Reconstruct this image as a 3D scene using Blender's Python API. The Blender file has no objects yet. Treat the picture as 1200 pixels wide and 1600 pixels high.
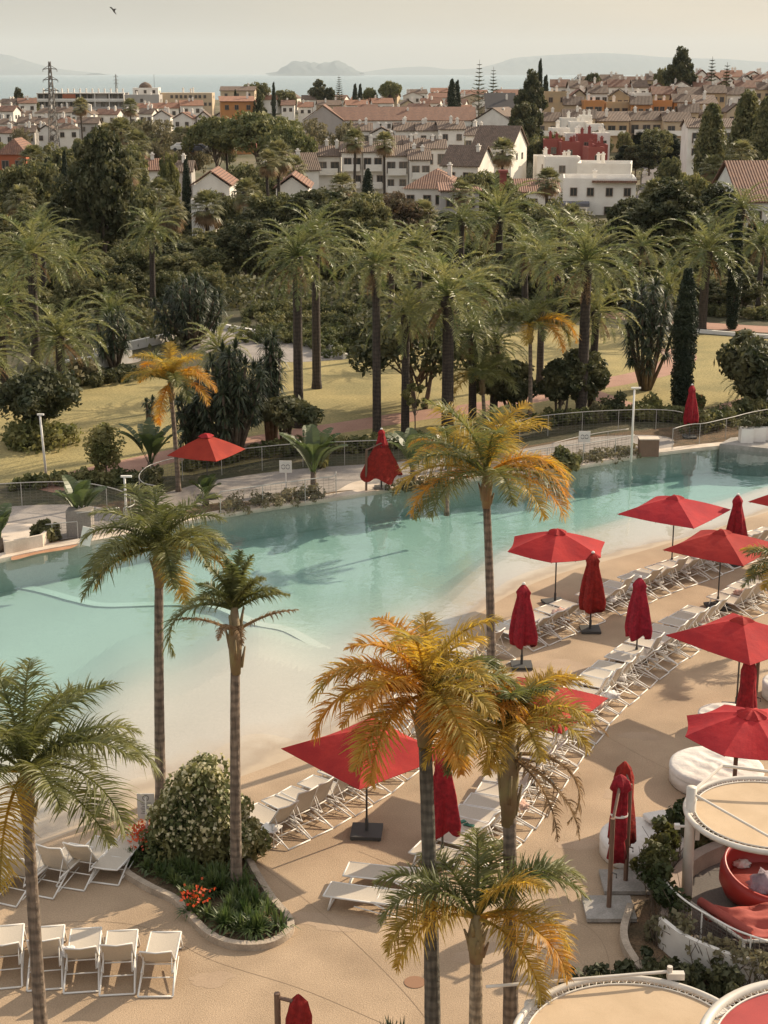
import bpy, bmesh, math, random
import numpy as np
from mathutils import Vector, Matrix
R = math.radians
random.seed(7)
NR = np.random.RandomState(11)
S = bpy.context.scene
COL = S.collection

# ---------------------------------------------------------------- camera, sky, sun, exposure
F, CH = 2400.0, 18.0
PITCH = math.atan(687 / F)
cam = bpy.data.cameras.new('camera')
camo = bpy.data.objects.new('camera', cam)
COL.objects.link(camo)
camo.location = (0, 0, CH)
camo.rotation_euler = (R(90) - PITCH, 0, 0)
cam.sensor_fit = 'VERTICAL'
cam.sensor_height = 36.0
cam.lens = 36.0 * F / 1600
cam.clip_start = 0.5
cam.clip_end = 120000
S.camera = camo

SUN_EL, SUN_AZ = R(27), R(52)          # azimuth measured from +Y towards +X
w = bpy.data.worlds.new('World')
S.world = w
w.use_nodes = True
nt = w.node_tree
bg = nt.nodes['Background']
sky = nt.nodes.new('ShaderNodeTexSky')
sky.sky_type = 'NISHITA'
sky.sun_disc = False
sky.sun_elevation = SUN_EL
sky.sun_rotation = SUN_AZ
sky.dust_density = 1.6
sky.air_density = 1.0
sky.ozone_density = 0.6
tint = nt.nodes.new('ShaderNodeMix')
tint.data_type = 'RGBA'
tint.blend_type = 'MULTIPLY'
tint.inputs[0].default_value = 1.0
tint.inputs[7].default_value = (1.0, 0.87, 0.77, 1)
nt.links.new(sky.outputs[0], tint.inputs[6])
# thin high cloud veil over the clear sky
wtc = nt.nodes.new('ShaderNodeTexCoord')
wmp = nt.nodes.new('ShaderNodeMapping'); wmp.inputs['Scale'].default_value = (1.0, 1.0, 6.0)
wno = nt.nodes.new('ShaderNodeTexNoise'); wno.inputs['Scale'].default_value = 2.2; wno.inputs['Detail'].default_value = 6
wra = nt.nodes.new('ShaderNodeMapRange'); wra.inputs[1].default_value = .3; wra.inputs[2].default_value = .7; wra.inputs[3].default_value = .62; wra.inputs[4].default_value = .82
veil = nt.nodes.new('ShaderNodeMix'); veil.data_type = 'RGBA'
wsx = nt.nodes.new('ShaderNodeSeparateXYZ'); nt.links.new(wtc.outputs['Generated'], wsx.inputs[0])
wel = nt.nodes.new('ShaderNodeMapRange'); wel.inputs[1].default_value = .04; wel.inputs[2].default_value = .40; wel.inputs[3].default_value = 1.0; wel.inputs[4].default_value = 2.9
nt.links.new(wsx.outputs[2], wel.inputs[0])
wvm = nt.nodes.new('ShaderNodeMix'); wvm.data_type = 'RGBA'; wvm.blend_type = 'MULTIPLY'; wvm.inputs[0].default_value = 1.0; wvm.clamp_result = False
wvm.inputs[6].default_value = (1.98, 1.93, 1.88, 1); nt.links.new(wel.outputs[0], wvm.inputs[7]); nt.links.new(wvm.outputs[2], veil.inputs[7])
nt.links.new(wtc.outputs['Generated'], wmp.inputs[0]); nt.links.new(wmp.outputs[0], wno.inputs['Vector']); nt.links.new(wno.outputs[0], wra.inputs[0])
nt.links.new(wra.outputs[0], veil.inputs[0]); nt.links.new(tint.outputs[2], veil.inputs[6])
nt.links.new(veil.outputs[2], bg.inputs[0])
bg.inputs[1].default_value = 0.10
sun = bpy.data.lights.new('sun', 'SUN')
sun.energy = 3.8
sun.angle = R(0.5)
sun.color = (1.0, 0.84, 0.62)
suno = bpy.data.objects.new('sun', sun)
COL.objects.link(suno)
sd = Vector((math.sin(SUN_AZ) * math.cos(SUN_EL), math.cos(SUN_AZ) * math.cos(SUN_EL), math.sin(SUN_EL)))
suno.rotation_euler = sd.to_track_quat('Z', 'Y').to_euler()
suno.location = (60, 60, 80)
vs = S.view_settings
vs.view_transform = 'Standard'
vs.look = 'None'
vs.exposure = 0.90
vs.gamma = 1.0
S.cycles.max_bounces = 8
S.cycles.transparent_max_bounces = 24
S.cycles.volume_bounces = 1

# ---------------------------------------------------------------- where things stand
def sm(a, b, x):
    t = min(1, max(0, (x - a) / (b - a)))
    return t * t * (3 - 2 * t)
def interp(x, xs, ys):
    return float(np.interp(x, xs, ys))
def hgt(x, y):
    if y < 128: return 0.0
    b = interp(y, [128, 230, 450, 700, 850, 1300, 2200, 3000], [0, -3, -3, 4, 4, -20, -43, -46])
    r = interp(y, [235, 290, 360, 450, 560, 700, 1300], [0, 1, 5, 10, 12, 8, 0]) * sm(.05, .13, x / y)
    return b + r
def ray(px, py):
    u, v = (px - 600) / F, (800 - py) / F
    return Vector((u, math.cos(PITCH) + v * math.sin(PITCH), -math.sin(PITCH) + v * math.cos(PITCH)))
def G(px, py, z=0.0):
    d = ray(px, py)
    t = (z - CH) / d.z
    return Vector((d.x * t, d.y * t, z))
def GT(px, py):
    d = ray(px, py)
    t = 60.0
    while t < 4000:
        p = d * t
        if p.z + CH < hgt(p.x, p.y): break
        t += 0.5 if t < 400 else 1.0
    return Vector((p.x, p.y, hgt(p.x, p.y)))
def at(px, py, Y):
    d = ray(px, py)
    t = Y / d.y
    return Vector((d.x * t, Y, CH + d.z * t))
def pxm(p):                       # photo pixels per metre at a point
    return F / (p.y * math.cos(PITCH) + (CH - p.z) * math.sin(PITCH))
def to_px(p):
    zc = p[1] * math.cos(PITCH) + (CH - p[2]) * math.sin(PITCH)
    yc = p[1] * math.sin(PITCH) - (CH - p[2]) * math.cos(PITCH)
    return 600 + F * p[0] / zc, 800 - F * yc / zc

# ---------------------------------------------------------------- materials
MATS = {}
def mat(name, col, rough=.7, col2=None, scale=3.0, lo=.35, hi=.65, bump=0.0, bscale=None, trans=0.0, spec=.5, metal=0.0, detail=5.0, speck=None, sscale=40.0, coords='Object', stretch=None, objvar=0.0):
    if name in MATS: return MATS[name]
    m = bpy.data.materials.new(name)
    m.use_nodes = True
    N, L = m.node_tree.nodes, m.node_tree.links
    b = N['Principled BSDF']
    b.inputs['Roughness'].default_value = rough
    b.inputs['Metallic'].default_value = metal
    b.inputs['Specular IOR Level'].default_value = spec
    tc = N.new('ShaderNodeTexCoord')
    vec = tc.outputs[coords]
    if stretch:
        mp = N.new('ShaderNodeMapping')
        mp.inputs['Scale'].default_value = stretch
        L.new(vec, mp.inputs[0]); vec = mp.outputs[0]
    c = None
    rgb = N.new('ShaderNodeRGB'); rgb.outputs[0].default_value = (*col, 1)
    c = rgb.outputs[0]
    if col2:
        n = N.new('ShaderNodeTexNoise'); n.inputs['Scale'].default_value = scale; n.inputs['Detail'].default_value = detail
        L.new(vec, n.inputs['Vector'])
        r = N.new('ShaderNodeMapRange'); r.inputs[1].default_value = lo; r.inputs[2].default_value = hi
        L.new(n.outputs[0], r.inputs[0])
        mx = N.new('ShaderNodeMix'); mx.data_type = 'RGBA'
        L.new(r.outputs[0], mx.inputs[0]); L.new(c, mx.inputs[6]); mx.inputs[7].default_value = (*col2, 1)
        c = mx.outputs[2]
    if speck:
        n = N.new('ShaderNodeTexNoise'); n.inputs['Scale'].default_value = sscale; n.inputs['Detail'].default_value = 2
        L.new(vec, n.inputs['Vector'])
        r = N.new('ShaderNodeMapRange'); r.inputs[1].default_value = .3; r.inputs[2].default_value = .7
        r.inputs[3].default_value = 1 - speck; r.inputs[4].default_value = 1 + speck
        L.new(n.outputs[0], r.inputs[0])
        mx = N.new('ShaderNodeMix'); mx.data_type = 'RGBA'; mx.blend_type = 'MULTIPLY'; mx.inputs[0].default_value = 1
        L.new(c, mx.inputs[6]); L.new(r.outputs[0], mx.inputs[7]); c = mx.outputs[2]
    if objvar:
        oi = N.new('ShaderNodeObjectInfo')
        hs = N.new('ShaderNodeHueSaturation')
        r = N.new('ShaderNodeMapRange'); r.inputs[3].default_value = 1 - objvar; r.inputs[4].default_value = 1 + objvar
        L.new(oi.outputs['Random'], r.inputs[0]); L.new(r.outputs[0], hs.inputs['Value'])
        r2 = N.new('ShaderNodeMapRange'); r2.inputs[3].default_value = .5 + objvar * .06; r2.inputs[4].default_value = .5 - objvar * .06
        L.new(oi.outputs['Random'], r2.inputs[0]); L.new(r2.outputs[0], hs.inputs['Hue'])
        L.new(c, hs.inputs['Color']); c = hs.outputs[0]
    L.new(c, b.inputs['Base Color'])
    if bump:
        n = N.new('ShaderNodeTexNoise'); n.inputs['Scale'].default_value = bscale or scale * 4; n.inputs['Detail'].default_value = 4
        L.new(vec, n.inputs['Vector'])
        bp = N.new('ShaderNodeBump'); bp.inputs['Strength'].default_value = bump; bp.inputs['Distance'].default_value = .05
        L.new(n.outputs[0], bp.inputs['Height']); L.new(bp.outputs[0], b.inputs['Normal'])
    if trans:
        t = N.new('ShaderNodeBsdfTranslucent')
        hs = N.new('ShaderNodeHueSaturation'); hs.inputs['Value'].default_value = 1.5; hs.inputs['Saturation'].default_value = 1.1
        L.new(c, hs.inputs['Color']); L.new(hs.outputs[0], t.inputs[0])
        ms = N.new('ShaderNodeMixShader'); ms.inputs[0].default_value = trans
        L.new(b.outputs[0], ms.inputs[1]); L.new(t.outputs[0], ms.inputs[2])
        L.new(ms.outputs[0], N['Material Output'].inputs[0])
    MATS[name] = m
    return m

def ringed(name, col, col2, scale):      # palm trunk: rings across the stem
    m = mat(name, col, .9, col2, 6, .35, .7, bump=.6, bscale=14)
    N, L = m.node_tree.nodes, m.node_tree.links
    b = N['Principled BSDF']
    src = b.inputs['Base Color'].links[0].from_socket
    tc = N.new('ShaderNodeTexCoord')
    wv = N.new('ShaderNodeTexWave'); wv.bands_direction = 'Z'; wv.inputs['Scale'].default_value = scale
    wv.inputs['Distortion'].default_value = 4.5; wv.inputs['Detail'].default_value = 3; wv.inputs['Detail Scale'].default_value = 1.2
    L.new(tc.outputs['Object'], wv.inputs['Vector'])
    r = N.new('ShaderNodeMapRange'); r.inputs[1].default_value = .1; r.inputs[2].default_value = .7; r.inputs[3].default_value = .72; r.inputs[4].default_value = 1.08
    L.new(wv.outputs[1], r.inputs[0])
    mx = N.new('ShaderNodeMix'); mx.data_type = 'RGBA'; mx.blend_type = 'MULTIPLY'; mx.inputs[0].default_value = 1
    L.new(src, mx.inputs[6]); L.new(r.outputs[0], mx.inputs[7])
    mp = N.new('ShaderNodeMapping'); mp.inputs['Scale'].default_value = (9, 9, .9); L.new(tc.outputs['Object'], mp.inputs[0])
    ns = N.new('ShaderNodeTexNoise'); ns.inputs['Scale'].default_value = 1.6; ns.inputs['Detail'].default_value = 6; L.new(mp.outputs[0], ns.inputs['Vector'])
    r3 = N.new('ShaderNodeMapRange'); r3.inputs[1].default_value = .35; r3.inputs[2].default_value = .65; r3.inputs[3].default_value = .6; r3.inputs[4].default_value = 1.25; L.new(ns.outputs[0], r3.inputs[0])
    m2 = N.new('ShaderNodeMix'); m2.data_type = 'RGBA'; m2.blend_type = 'MULTIPLY'; m2.inputs[0].default_value = 1
    L.new(mx.outputs[2], m2.inputs[6]); L.new(r3.outputs[0], m2.inputs[7]); L.new(m2.outputs[2], b.inputs['Base Color'])
    return m

def tiled(name, col, col2, period=.25, axis='X'):   # roof tiles: half-round courses
    m = mat(name, col, .85, col2, 1.5, .3, .7, speck=.25, sscale=6)
    N, L = m.node_tree.nodes, m.node_tree.links
    b = N['Principled BSDF']
    tc = N.new('ShaderNodeTexCoord')
    wv = N.new('ShaderNodeTexWave'); wv.bands_direction = axis; wv.inputs['Scale'].default_value = 1 / period * .314 * 1.0
    wv.inputs['Distortion'].default_value = .3
    L.new(tc.outputs['Object'], wv.inputs['Vector'])
    bp = N.new('ShaderNodeBump'); bp.inputs['Strength'].default_value = 1; bp.inputs['Distance'].default_value = .12
    L.new(wv.outputs[1], bp.inputs['Height']); L.new(bp.outputs[0], b.inputs['Normal'])
    src = b.inputs['Base Color'].links[0].from_socket
    r = N.new('ShaderNodeMapRange'); r.inputs[3].default_value = .78; r.inputs[4].default_value = 1.06
    L.new(wv.outputs[1], r.inputs[0])
    mx = N.new('ShaderNodeMix'); mx.data_type = 'RGBA'; mx.blend_type = 'MULTIPLY'; mx.inputs[0].default_value = 1
    L.new(src, mx.inputs[6]); L.new(r.outputs[0], mx.inputs[7]); L.new(mx.outputs[2], b.inputs['Base Color'])
    return m

# ---------------------------------------------------------------- mesh builder
class MB:
    def __init__(s): s.v, s.f, s.m = [], [], []
    def add(s, vs, fs, mi=0):
        o = len(s.v); s.v.extend([tuple(p) for p in vs])
        for f in fs: s.f.append(tuple(i + o for i in f)); s.m.append(mi)
        return s
    def box(s, c, d, rz=0.0, mi=0, M=None):
        hx, hy, hz = d[0] / 2, d[1] / 2, d[2] / 2
        vs = [Vector((x, y, z)) for z in (-hz, hz) for x, y in ((-hx, -hy), (hx, -hy), (hx, hy), (-hx, hy))]
        if M is None: M = Matrix.Rotation(rz, 3, 'Z')
        vs = [M @ p + Vector(c) for p in vs]
        return s.add(vs, [(3, 2, 1, 0), (4, 5, 6, 7), (0, 1, 5, 4), (1, 2, 6, 5), (2, 3, 7, 6), (3, 0, 4, 7)], mi)
    def tube(s, pts, r, n=6, mi=0, caps=True):
        pts = [Vector(p) for p in pts]
        rs = r if isinstance(r, (list, tuple)) else [r] * len(pts)
        up = Vector((0, 0, 1)) if abs((pts[-1] - pts[0]).normalized().z) < .9 else Vector((1, 0, 0))
        vs = []
        for i, p in enumerate(pts):
            t = (pts[min(i + 1, len(pts) - 1)] - pts[max(i - 1, 0)]).normalized()
            a = t.cross(up)
            if a.length < 1e-5: a = t.cross(Vector((0, 1, 0)))
            a.normalize(); b = t.cross(a)
            for k in range(n):
                an = 2 * math.pi * k / n
                vs.append(p + (a * math.cos(an) + b * math.sin(an)) * rs[i])
        fs = []
        for i in range(len(pts) - 1):
            for k in range(n):
                k2 = (k + 1) % n
                fs.append((i * n + k, i * n + k2, (i + 1) * n + k2, (i + 1) * n + k))
        if caps:
            fs.append(tuple(range(n))); fs.append(tuple((len(pts) - 1) * n + k for k in reversed(range(n))))
        return s.add(vs, fs, mi)
    def loop(s, pts, r, n=6, mi=0):           # closed tube
        pts = [Vector(p) for p in pts]; c = len(pts); vs = []
        for i, p in enumerate(pts):
            t = (pts[(i + 1) % c] - pts[i - 1]).normalized()
            a = t.cross(Vector((0, 0, 1))).normalized(); b = t.cross(a)
            for k in range(n):
                an = 2 * math.pi * k / n
                vs.append(p + (a * math.cos(an) + b * math.sin(an)) * r)
        fs = [(i * n + k, i * n + (k + 1) % n, ((i + 1) % c) * n + (k + 1) % n, ((i + 1) % c) * n + k) for i in range(c) for k in range(n)]
        return s.add(vs, fs, mi)
    def lathe(s, prof, n=24, c=(0, 0, 0), mi=0, mod=None):
        vs, fs = [], []
        for i, (r, z) in enumerate(prof):
            for k in range(n):
                a = 2 * math.pi * k / n
                rr = r * (mod(a, i / (len(prof) - 1)) if mod else 1)
                vs.append((c[0] + rr * math.cos(a), c[1] + rr * math.sin(a), c[2] + z))
        for i in range(len(prof) - 1):
            for k in range(n):
                k2 = (k + 1) % n
                fs.append((i * n + k, i * n + k2, (i + 1) * n + k2, (i + 1) * n + k))
        fs.append(tuple(reversed(range(n)))); fs.append(tuple((len(prof) - 1) * n + k for k in range(n)))
        return s.add(vs, fs, mi)
    def prism(s, poly, z0, z1, mi=0):
        n = len(poly)
        vs = [(p[0], p[1], z0) for p in poly] + [(p[0], p[1], z1) for p in poly]
        fs = [tuple(reversed(range(n))), tuple(range(n, 2 * n))] + [(i, (i + 1) % n, n + (i + 1) % n, n + i) for i in range(n)]
        return s.add(vs, fs, mi)
    def ribbon(s, pts, w0, z0, z1, mi=0, closed=False):   # a wall or kerb following a ground line
        P = [Vector((p[0], p[1], 0)) for p in pts]; n = len(P); vs = []
        for i, p in enumerate(P):
            a = P[(i + 1) % n] if closed or i < n - 1 else p
            b = P[i - 1] if closed or i > 0 else p
            t = (a - b).normalized(); q = Vector((-t.y, t.x, 0)) * w0 / 2
            vs += [(p.x + q.x, p.y + q.y, z0), (p.x - q.x, p.y - q.y, z0), (p.x - q.x, p.y - q.y, z1), (p.x + q.x, p.y + q.y, z1)]
        fs = []
        for i in range(n if closed else n - 1):
            a, b = i * 4, ((i + 1) % n) * 4
            for k in range(4): fs.append((a + k, a + (k + 1) % 4, b + (k + 1) % 4, b + k))
        if not closed: fs += [(3, 2, 1, 0), ((n - 1) * 4, (n - 1) * 4 + 1, (n - 1) * 4 + 2, (n - 1) * 4 + 3)]
        return s.add(vs, fs, mi)
    def build(s, name, m, parent=None, smooth=False, loc=None, rz=None, fix=True):
        me = bpy.data.meshes.new(name)
        me.from_pydata(s.v, [], s.f)
        ms = m if isinstance(m, (list, tuple)) else [m]
        for x in ms: me.materials.append(x)
        if len(ms) > 1: me.polygons.foreach_set('material_index', s.m)
        if fix:
            b = bmesh.new(); b.from_mesh(me); bmesh.ops.recalc_face_normals(b, faces=b.faces); b.to_mesh(me); b.free()
        if smooth: me.polygons.foreach_set('use_smooth', [True] * len(me.polygons))
        return link(name, me, parent, loc, rz)

def link(name, me, parent=None, loc=None, rz=None):
    o = bpy.data.objects.new(name, me)
    COL.objects.link(o)
    if parent: o.parent = parent
    if loc is not None: o.location = loc
    if rz is not None: o.rotation_euler = (0, 0, rz)
    return o
def quads(name, V, m, parent=None, mi=None, loc=None):     # V: (n,4,3) numpy quads
    V = np.asarray(V, dtype=np.float32).reshape(-1, 3)
    n = len(V) // 4
    me = bpy.data.meshes.new(name)
    me.vertices.add(len(V)); me.vertices.foreach_set('co', V.ravel())
    me.loops.add(4 * n); me.loops.foreach_set('vertex_index', np.arange(4 * n, dtype=np.int32))
    me.polygons.add(n); me.polygons.foreach_set('loop_start', np.arange(0, 4 * n, 4, dtype=np.int32))
    for x in (m if isinstance(m, (list, tuple)) else [m]): me.materials.append(x)
    if mi is not None: me.polygons.foreach_set('material_index', np.asarray(mi, dtype=np.int32))
    me.update(calc_edges=True)
    return link(name, me, parent, loc)

def empty(name, loc=(0, 0, 0), rz=0.0, s=1.0):
    o = bpy.data.objects.new(name, None)
    o.empty_display_size = .3
    COL.objects.link(o)
    o.location = loc; o.rotation_euler = (0, 0, rz); o.scale = (s, s, s)
    return o
def tag(o, label, cat, group=None, kind=None):
    o['label'] = label; o['category'] = cat
    if group: o['group'] = group
    if kind: o['kind'] = kind
    return o
def struct(o, label=None, cat=None, kind='structure'):
    o['kind'] = kind
    if label: o['label'] = label
    if cat: o['category'] = cat
    return o
CH_OF = {}
def kids(o): return list(o.children)
def copy_tree(o, loc=None, rz=None, s=None):
    c = o.copy(); COL.objects.link(c)
    for ch in kids(o):
        d = ch.copy(); COL.objects.link(d); d.parent = c
        for g in kids(ch):
            e = g.copy(); COL.objects.link(e); e.parent = d
            for h in kids(g):
                f = h.copy(); COL.objects.link(f); f.parent = e
    if loc is not None: c.location = loc
    if rz is not None: c.rotation_euler = (0, 0, rz)
    if s is not None: c.scale = (s, s, s) if not isinstance(s, (tuple, list)) else s
    return c
AUTO = []       # things whose label is completed from what they stand beside (see the end)
def auto(o, desc, cat, group, px, py):
    o['category'] = cat; o['group'] = group
    AUTO.append((o, desc, px, py))
    return o
USED = set()
def place(proto, loc, rz=0.0, s=1.0):      # first use takes the prototype itself
    if proto.name not in USED:
        USED.add(proto.name)
        proto.location = loc; proto.rotation_euler = (0, 0, rz)
        proto.scale = (s, s, s) if not isinstance(s, (tuple, list)) else s
        return proto
    return copy_tree(proto, loc, rz, s)
def spline(pts, n):          # Catmull-Rom through 2D/3D points
    P = [Vector(p) if len(p) == 3 else Vector((p[0], p[1], 0)) for p in pts]
    P = [P[0] * 2 - P[1]] + P + [P[-1] * 2 - P[-2]]
    out = []
    segs = len(P) - 3
    for i in range(segs):
        a, b, c, d = P[i:i + 4]
        for k in range(n):
            t = k / n
            out.append(.5 * ((2 * b) + (c - a) * t + (2 * a - 5 * b + 4 * c - d) * t * t + (3 * b - a - 3 * c + d) * t ** 3))
    out.append(P[-2])
    return out
def resample(pts, step):
    pts = [Vector(p) for p in pts]; out = [pts[0].copy()]; acc = 0
    for a, b in zip(pts, pts[1:]):
        L = (b - a).length
        while acc + L >= step:
            f = (step - acc) / L; a = a + (b - a) * f; out.append(a.copy()); L = (b - a).length; acc = 0
        acc += L
    return out
# ---------------------------------------------------------------- setting: ground, pool, lawn, sea, hills
TAN = (.415, .302, .20); TAN2 = (.295, .212, .138)
m_deck = mat('deck_paving', TAN, .85, TAN2, .55, .36, .72, bump=.35, bscale=34, speck=.17, sscale=30, spec=.3, detail=9)
m_grass = mat('lawn_grass', (.35, .28, .125), .9, (.24, .205, .095), .35, .35, .65, bump=.8, bscale=22, speck=.22, sscale=7, spec=.15)
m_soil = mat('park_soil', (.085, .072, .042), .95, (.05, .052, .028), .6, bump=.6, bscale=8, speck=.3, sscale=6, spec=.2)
m_bed = mat('bed_soil', (.17, .11, .065), .95, (.10, .075, .045), 1.5, bump=.8, bscale=18, speck=.35, sscale=18, spec=.2)
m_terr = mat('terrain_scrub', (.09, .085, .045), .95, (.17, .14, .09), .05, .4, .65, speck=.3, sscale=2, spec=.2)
m_path = mat('red_path', (.36, .2, .14), .9, (.3, .16, .11), .8, speck=.12, sscale=10)
m_gwalk = mat('grey_paving', (.29, .255, .225), .85, (.22, .19, .165), .7, speck=.15, sscale=14)
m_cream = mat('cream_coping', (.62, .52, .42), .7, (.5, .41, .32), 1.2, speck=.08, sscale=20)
m_kerb = mat('kerb_stone', (.42, .34, .26), .8, (.3, .24, .18), 3, bump=.4, bscale=20, speck=.15, sscale=25)
m_white = mat('white_paint', (.74, .70, .64), .5, (.66, .62, .56), 2.5)
m_dkpave = mat('dark_terrace', (.14, .12, .105), .85, (.105, .09, .08), .8, speck=.2, sscale=22)
m_slab = mat('concrete_slab', (.33, .30, .27), .85, (.25, .23, .2), 3, bump=.3, speck=.15, sscale=25)

# pool edges as matched lines; near = waterside of the sun deck, far = coping under the park fence
farP = [(-800, 1080), (-300, 950), (0, 874), (160, 843), (340, 806), (530, 777), (700, 752), (880, 732), (1000, 712), (1128, 697), (1300, 684), (1700, 662)]
nearP = [(-900, 1560), (-250, 1450), (0, 1345), (130, 1292), (210, 1262), (380, 1212), (520, 1152), (640, 1062), (740, 965), (850, 905), (1000, 862), (1100, 832), (1200, 800), (1330, 765), (1700, 700)]
FARL = resample(spline([G(*p) for p in farP], 8), .5)
NEARL = resample(spline([G(*p) for p in nearP], 8), .5)
def pick(line, n):
    return [line[int(round(i * (len(line) - 1) / (n - 1)))] for i in range(n)]
NS, NTT = 240, 60
# align both lines by photo column so that the strips stay square to the pool
def by_col(line, cols):
    c = [to_px(p)[0] for p in line]
    return [Vector((float(np.interp(q, c, [p.x for p in line])), float(np.interp(q, c, [p.y for p in line])), 0)) for q in cols]
cols = np.linspace(-550, 1560, NS)
FL, NL = by_col(FARL, cols), by_col(NEARL, cols)
def depth(t, i):
    wob = .035 * math.sin(i * .11) + .02 * math.sin(i * .27 + 1)
    tt = t + wob
    cx = cols[i]
    a = interp(cx, [0, 400, 700, 1000, 1200], [.29, .38, .30, .40, .42])
    return interp(tt, [-.05, 0.02, .09, a - .08, a + .02, a + .16, a + .3, 1], [-.06, 0, .07, .20, .42, .95, 1.25, 1.35])
mb = MB(); idx = {}
for i in range(NS):
    for j in range(NTT + 1):
        t = j / NTT
        p = NL[i].lerp(FL[i], t)
        idx[i, j] = len(mb.v)
        mb.v.append((p.x, p.y, -max(0, depth(t, i)) if j else 0.0))
for i in range(NS - 1):
    for j in range(NTT):
        mb.f.append((idx[i, j], idx[i + 1, j], idx[i + 1, j + 1], idx[i, j + 1])); mb.m.append(0)
for i in range(NS - 1):      # far wall of the basin
    a, b = FL[i], FL[i + 1]
    o = len(mb.v)
    mb.v += [(a.x, a.y, 0), (b.x, b.y, 0)]
    mb.f.append((idx[i, NTT], idx[i + 1, NTT], o + 1, o)); mb.m.append(0)
m_floor = mat('pool_floor', (.455, .415, .35), .7, (.42, .38, .32), .25, speck=.05, sscale=12, coords='Object')
# beach end: the tan paving runs into the paler basin
N_, L_ = m_floor.node_tree.nodes, m_floor.node_tree.links
b_ = N_['Principled BSDF']; src = b_.inputs['Base Color'].links[0].from_socket
at_ = N_.new('ShaderNodeAttribute'); at_.attribute_name = 'shore'
rm_ = N_.new('ShaderNodeMapRange'); rm_.inputs[1].default_value = .0; rm_.inputs[2].default_value = .13
nz_ = N_.new('ShaderNodeTexNoise'); nz_.inputs['Scale'].default_value = .9; nz_.inputs['Detail'].default_value = 4
ad_ = N_.new('ShaderNodeMath'); ad_.operation = 'MULTIPLY_ADD'; ad_.inputs[1].default_value = .12
su_ = N_.new('ShaderNodeMath'); su_.operation = 'SUBTRACT'; su_.inputs[1].default_value = .06
tc_ = N_.new('ShaderNodeTexCoord'); L_.new(tc_.outputs['Object'], nz_.inputs['Vector'])
L_.new(nz_.outputs[0], ad_.inputs[0]); L_.new(at_.outputs['Fac'], ad_.inputs[2]); L_.new(ad_.outputs[0], su_.inputs[0]); L_.new(su_.outputs[0], rm_.inputs[0])
mx_ = N_.new('ShaderNodeMix'); mx_.data_type = 'RGBA'; mx_.inputs[6].default_value = (.42, .325, .225, 1)
L_.new(rm_.outputs[0], mx_.inputs[0]); L_.new(src, mx_.inputs[7])
# wet fringe at the water line
w1 = N_.new('ShaderNodeMapRange'); w1.inputs[1].default_value = .012; w1.inputs[2].default_value = .035; L_.new(su_.outputs[0], w1.inputs[0])
w2 = N_.new('ShaderNodeMapRange'); w2.inputs[1].default_value = .085; w2.inputs[2].default_value = .045; L_.new(su_.outputs[0], w2.inputs[0])
wm = N_.new('ShaderNodeMath'); wm.operation = 'MULTIPLY'; L_.new(w1.outputs[0], wm.inputs[0]); L_.new(w2.outputs[0], wm.inputs[1])
wc = N_.new('ShaderNodeMath'); wc.operation = 'MULTIPLY'; wc.inputs[1].default_value = .38; L_.new(wm.outputs[0], wc.inputs[0])
wx = N_.new('ShaderNodeMix'); wx.data_type = 'RGBA'; wx.inputs[7].default_value = (.20, .145, .10, 1)
L_.new(wc.outputs[0], wx.inputs[0]); L_.new(mx_.outputs[2], wx.inputs[6]); L_.new(wx.outputs[2], b_.inputs['Base Color'])
pf = mb.build('pool_basin', m_floor, smooth=False, fix=False)
at2 = pf.data.attributes.new('shore', 'FLOAT', 'POINT')
at2.data.foreach_set('value', [(k % (NTT + 1)) / NTT if k < NS * (NTT + 1) else 1.0 for k in range(len(pf.data.vertices))])
struct(pf, 'sand coloured beach-entry pool floor sloping under the turquoise water', 'pool')

# water body
mw = bpy.data.materials.new('pool_water'); mw.use_nodes = True
N, L = mw.node_tree.nodes, mw.node_tree.links
N.remove(N['Principled BSDF'])
ge = N.new('ShaderNodeNewGeometry'); dp = N.new('ShaderNodeVectorMath'); dp.operation = 'DOT_PRODUCT'
ab = N.new('ShaderNodeMath'); ab.operation = 'ABSOLUTE'
om = N.new('ShaderNodeMath'); om.operation = 'SUBTRACT'; om.inputs[0].default_value = 1.0; om.use_clamp = True
pw = N.new('ShaderNodeMath'); pw.operation = 'POWER'; pw.inputs[1].default_value = 5.0
fr = N.new('ShaderNodeMath'); fr.operation = 'MULTIPLY_ADD'; fr.inputs[1].default_value = .98; fr.inputs[2].default_value = .02; fr.use_clamp = True
L.new(ge.outputs['Incoming'], dp.inputs[0]); L.new(dp.outputs['Value'], ab.inputs[0]); L.new(ab.outputs[0], om.inputs[1]); L.new(om.outputs[0], pw.inputs[0]); L.new(pw.outputs[0], fr.inputs[0])
tr = N.new('ShaderNodeBsdfTransparent'); gl = N.new('ShaderNodeBsdfGlossy'); gl.inputs['Roughness'].default_value = .02
ms = N.new('ShaderNodeMixShader')
tc = N.new('ShaderNodeTexCoord')
n1 = N.new('ShaderNodeTexNoise'); n1.inputs['Scale'].default_value = .55; n1.inputs['Detail'].default_value = 3
n2 = N.new('ShaderNodeTexNoise'); n2.inputs['Scale'].default_value = 2.6; n2.inputs['Detail'].default_value = 2
L.new(tc.outputs['Object'], n1.inputs['Vector']); L.new(tc.outputs['Object'], n2.inputs['Vector'])
am = N.new('ShaderNodeMath'); am.operation = 'MULTIPLY_ADD'; am.inputs[1].default_value = .25
L.new(n2.outputs[0], am.inputs[0]); L.new(n1.outputs[0], am.inputs[2])
bp = N.new('ShaderNodeBump'); bp.inputs['Strength'].default_value = .20; bp.inputs['Distance'].default_value = .12
L.new(am.outputs[0], bp.inputs['Height'])
L.new(bp.outputs[0], gl.inputs['Normal']); L.new(bp.outputs[0], dp.inputs[1])
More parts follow.
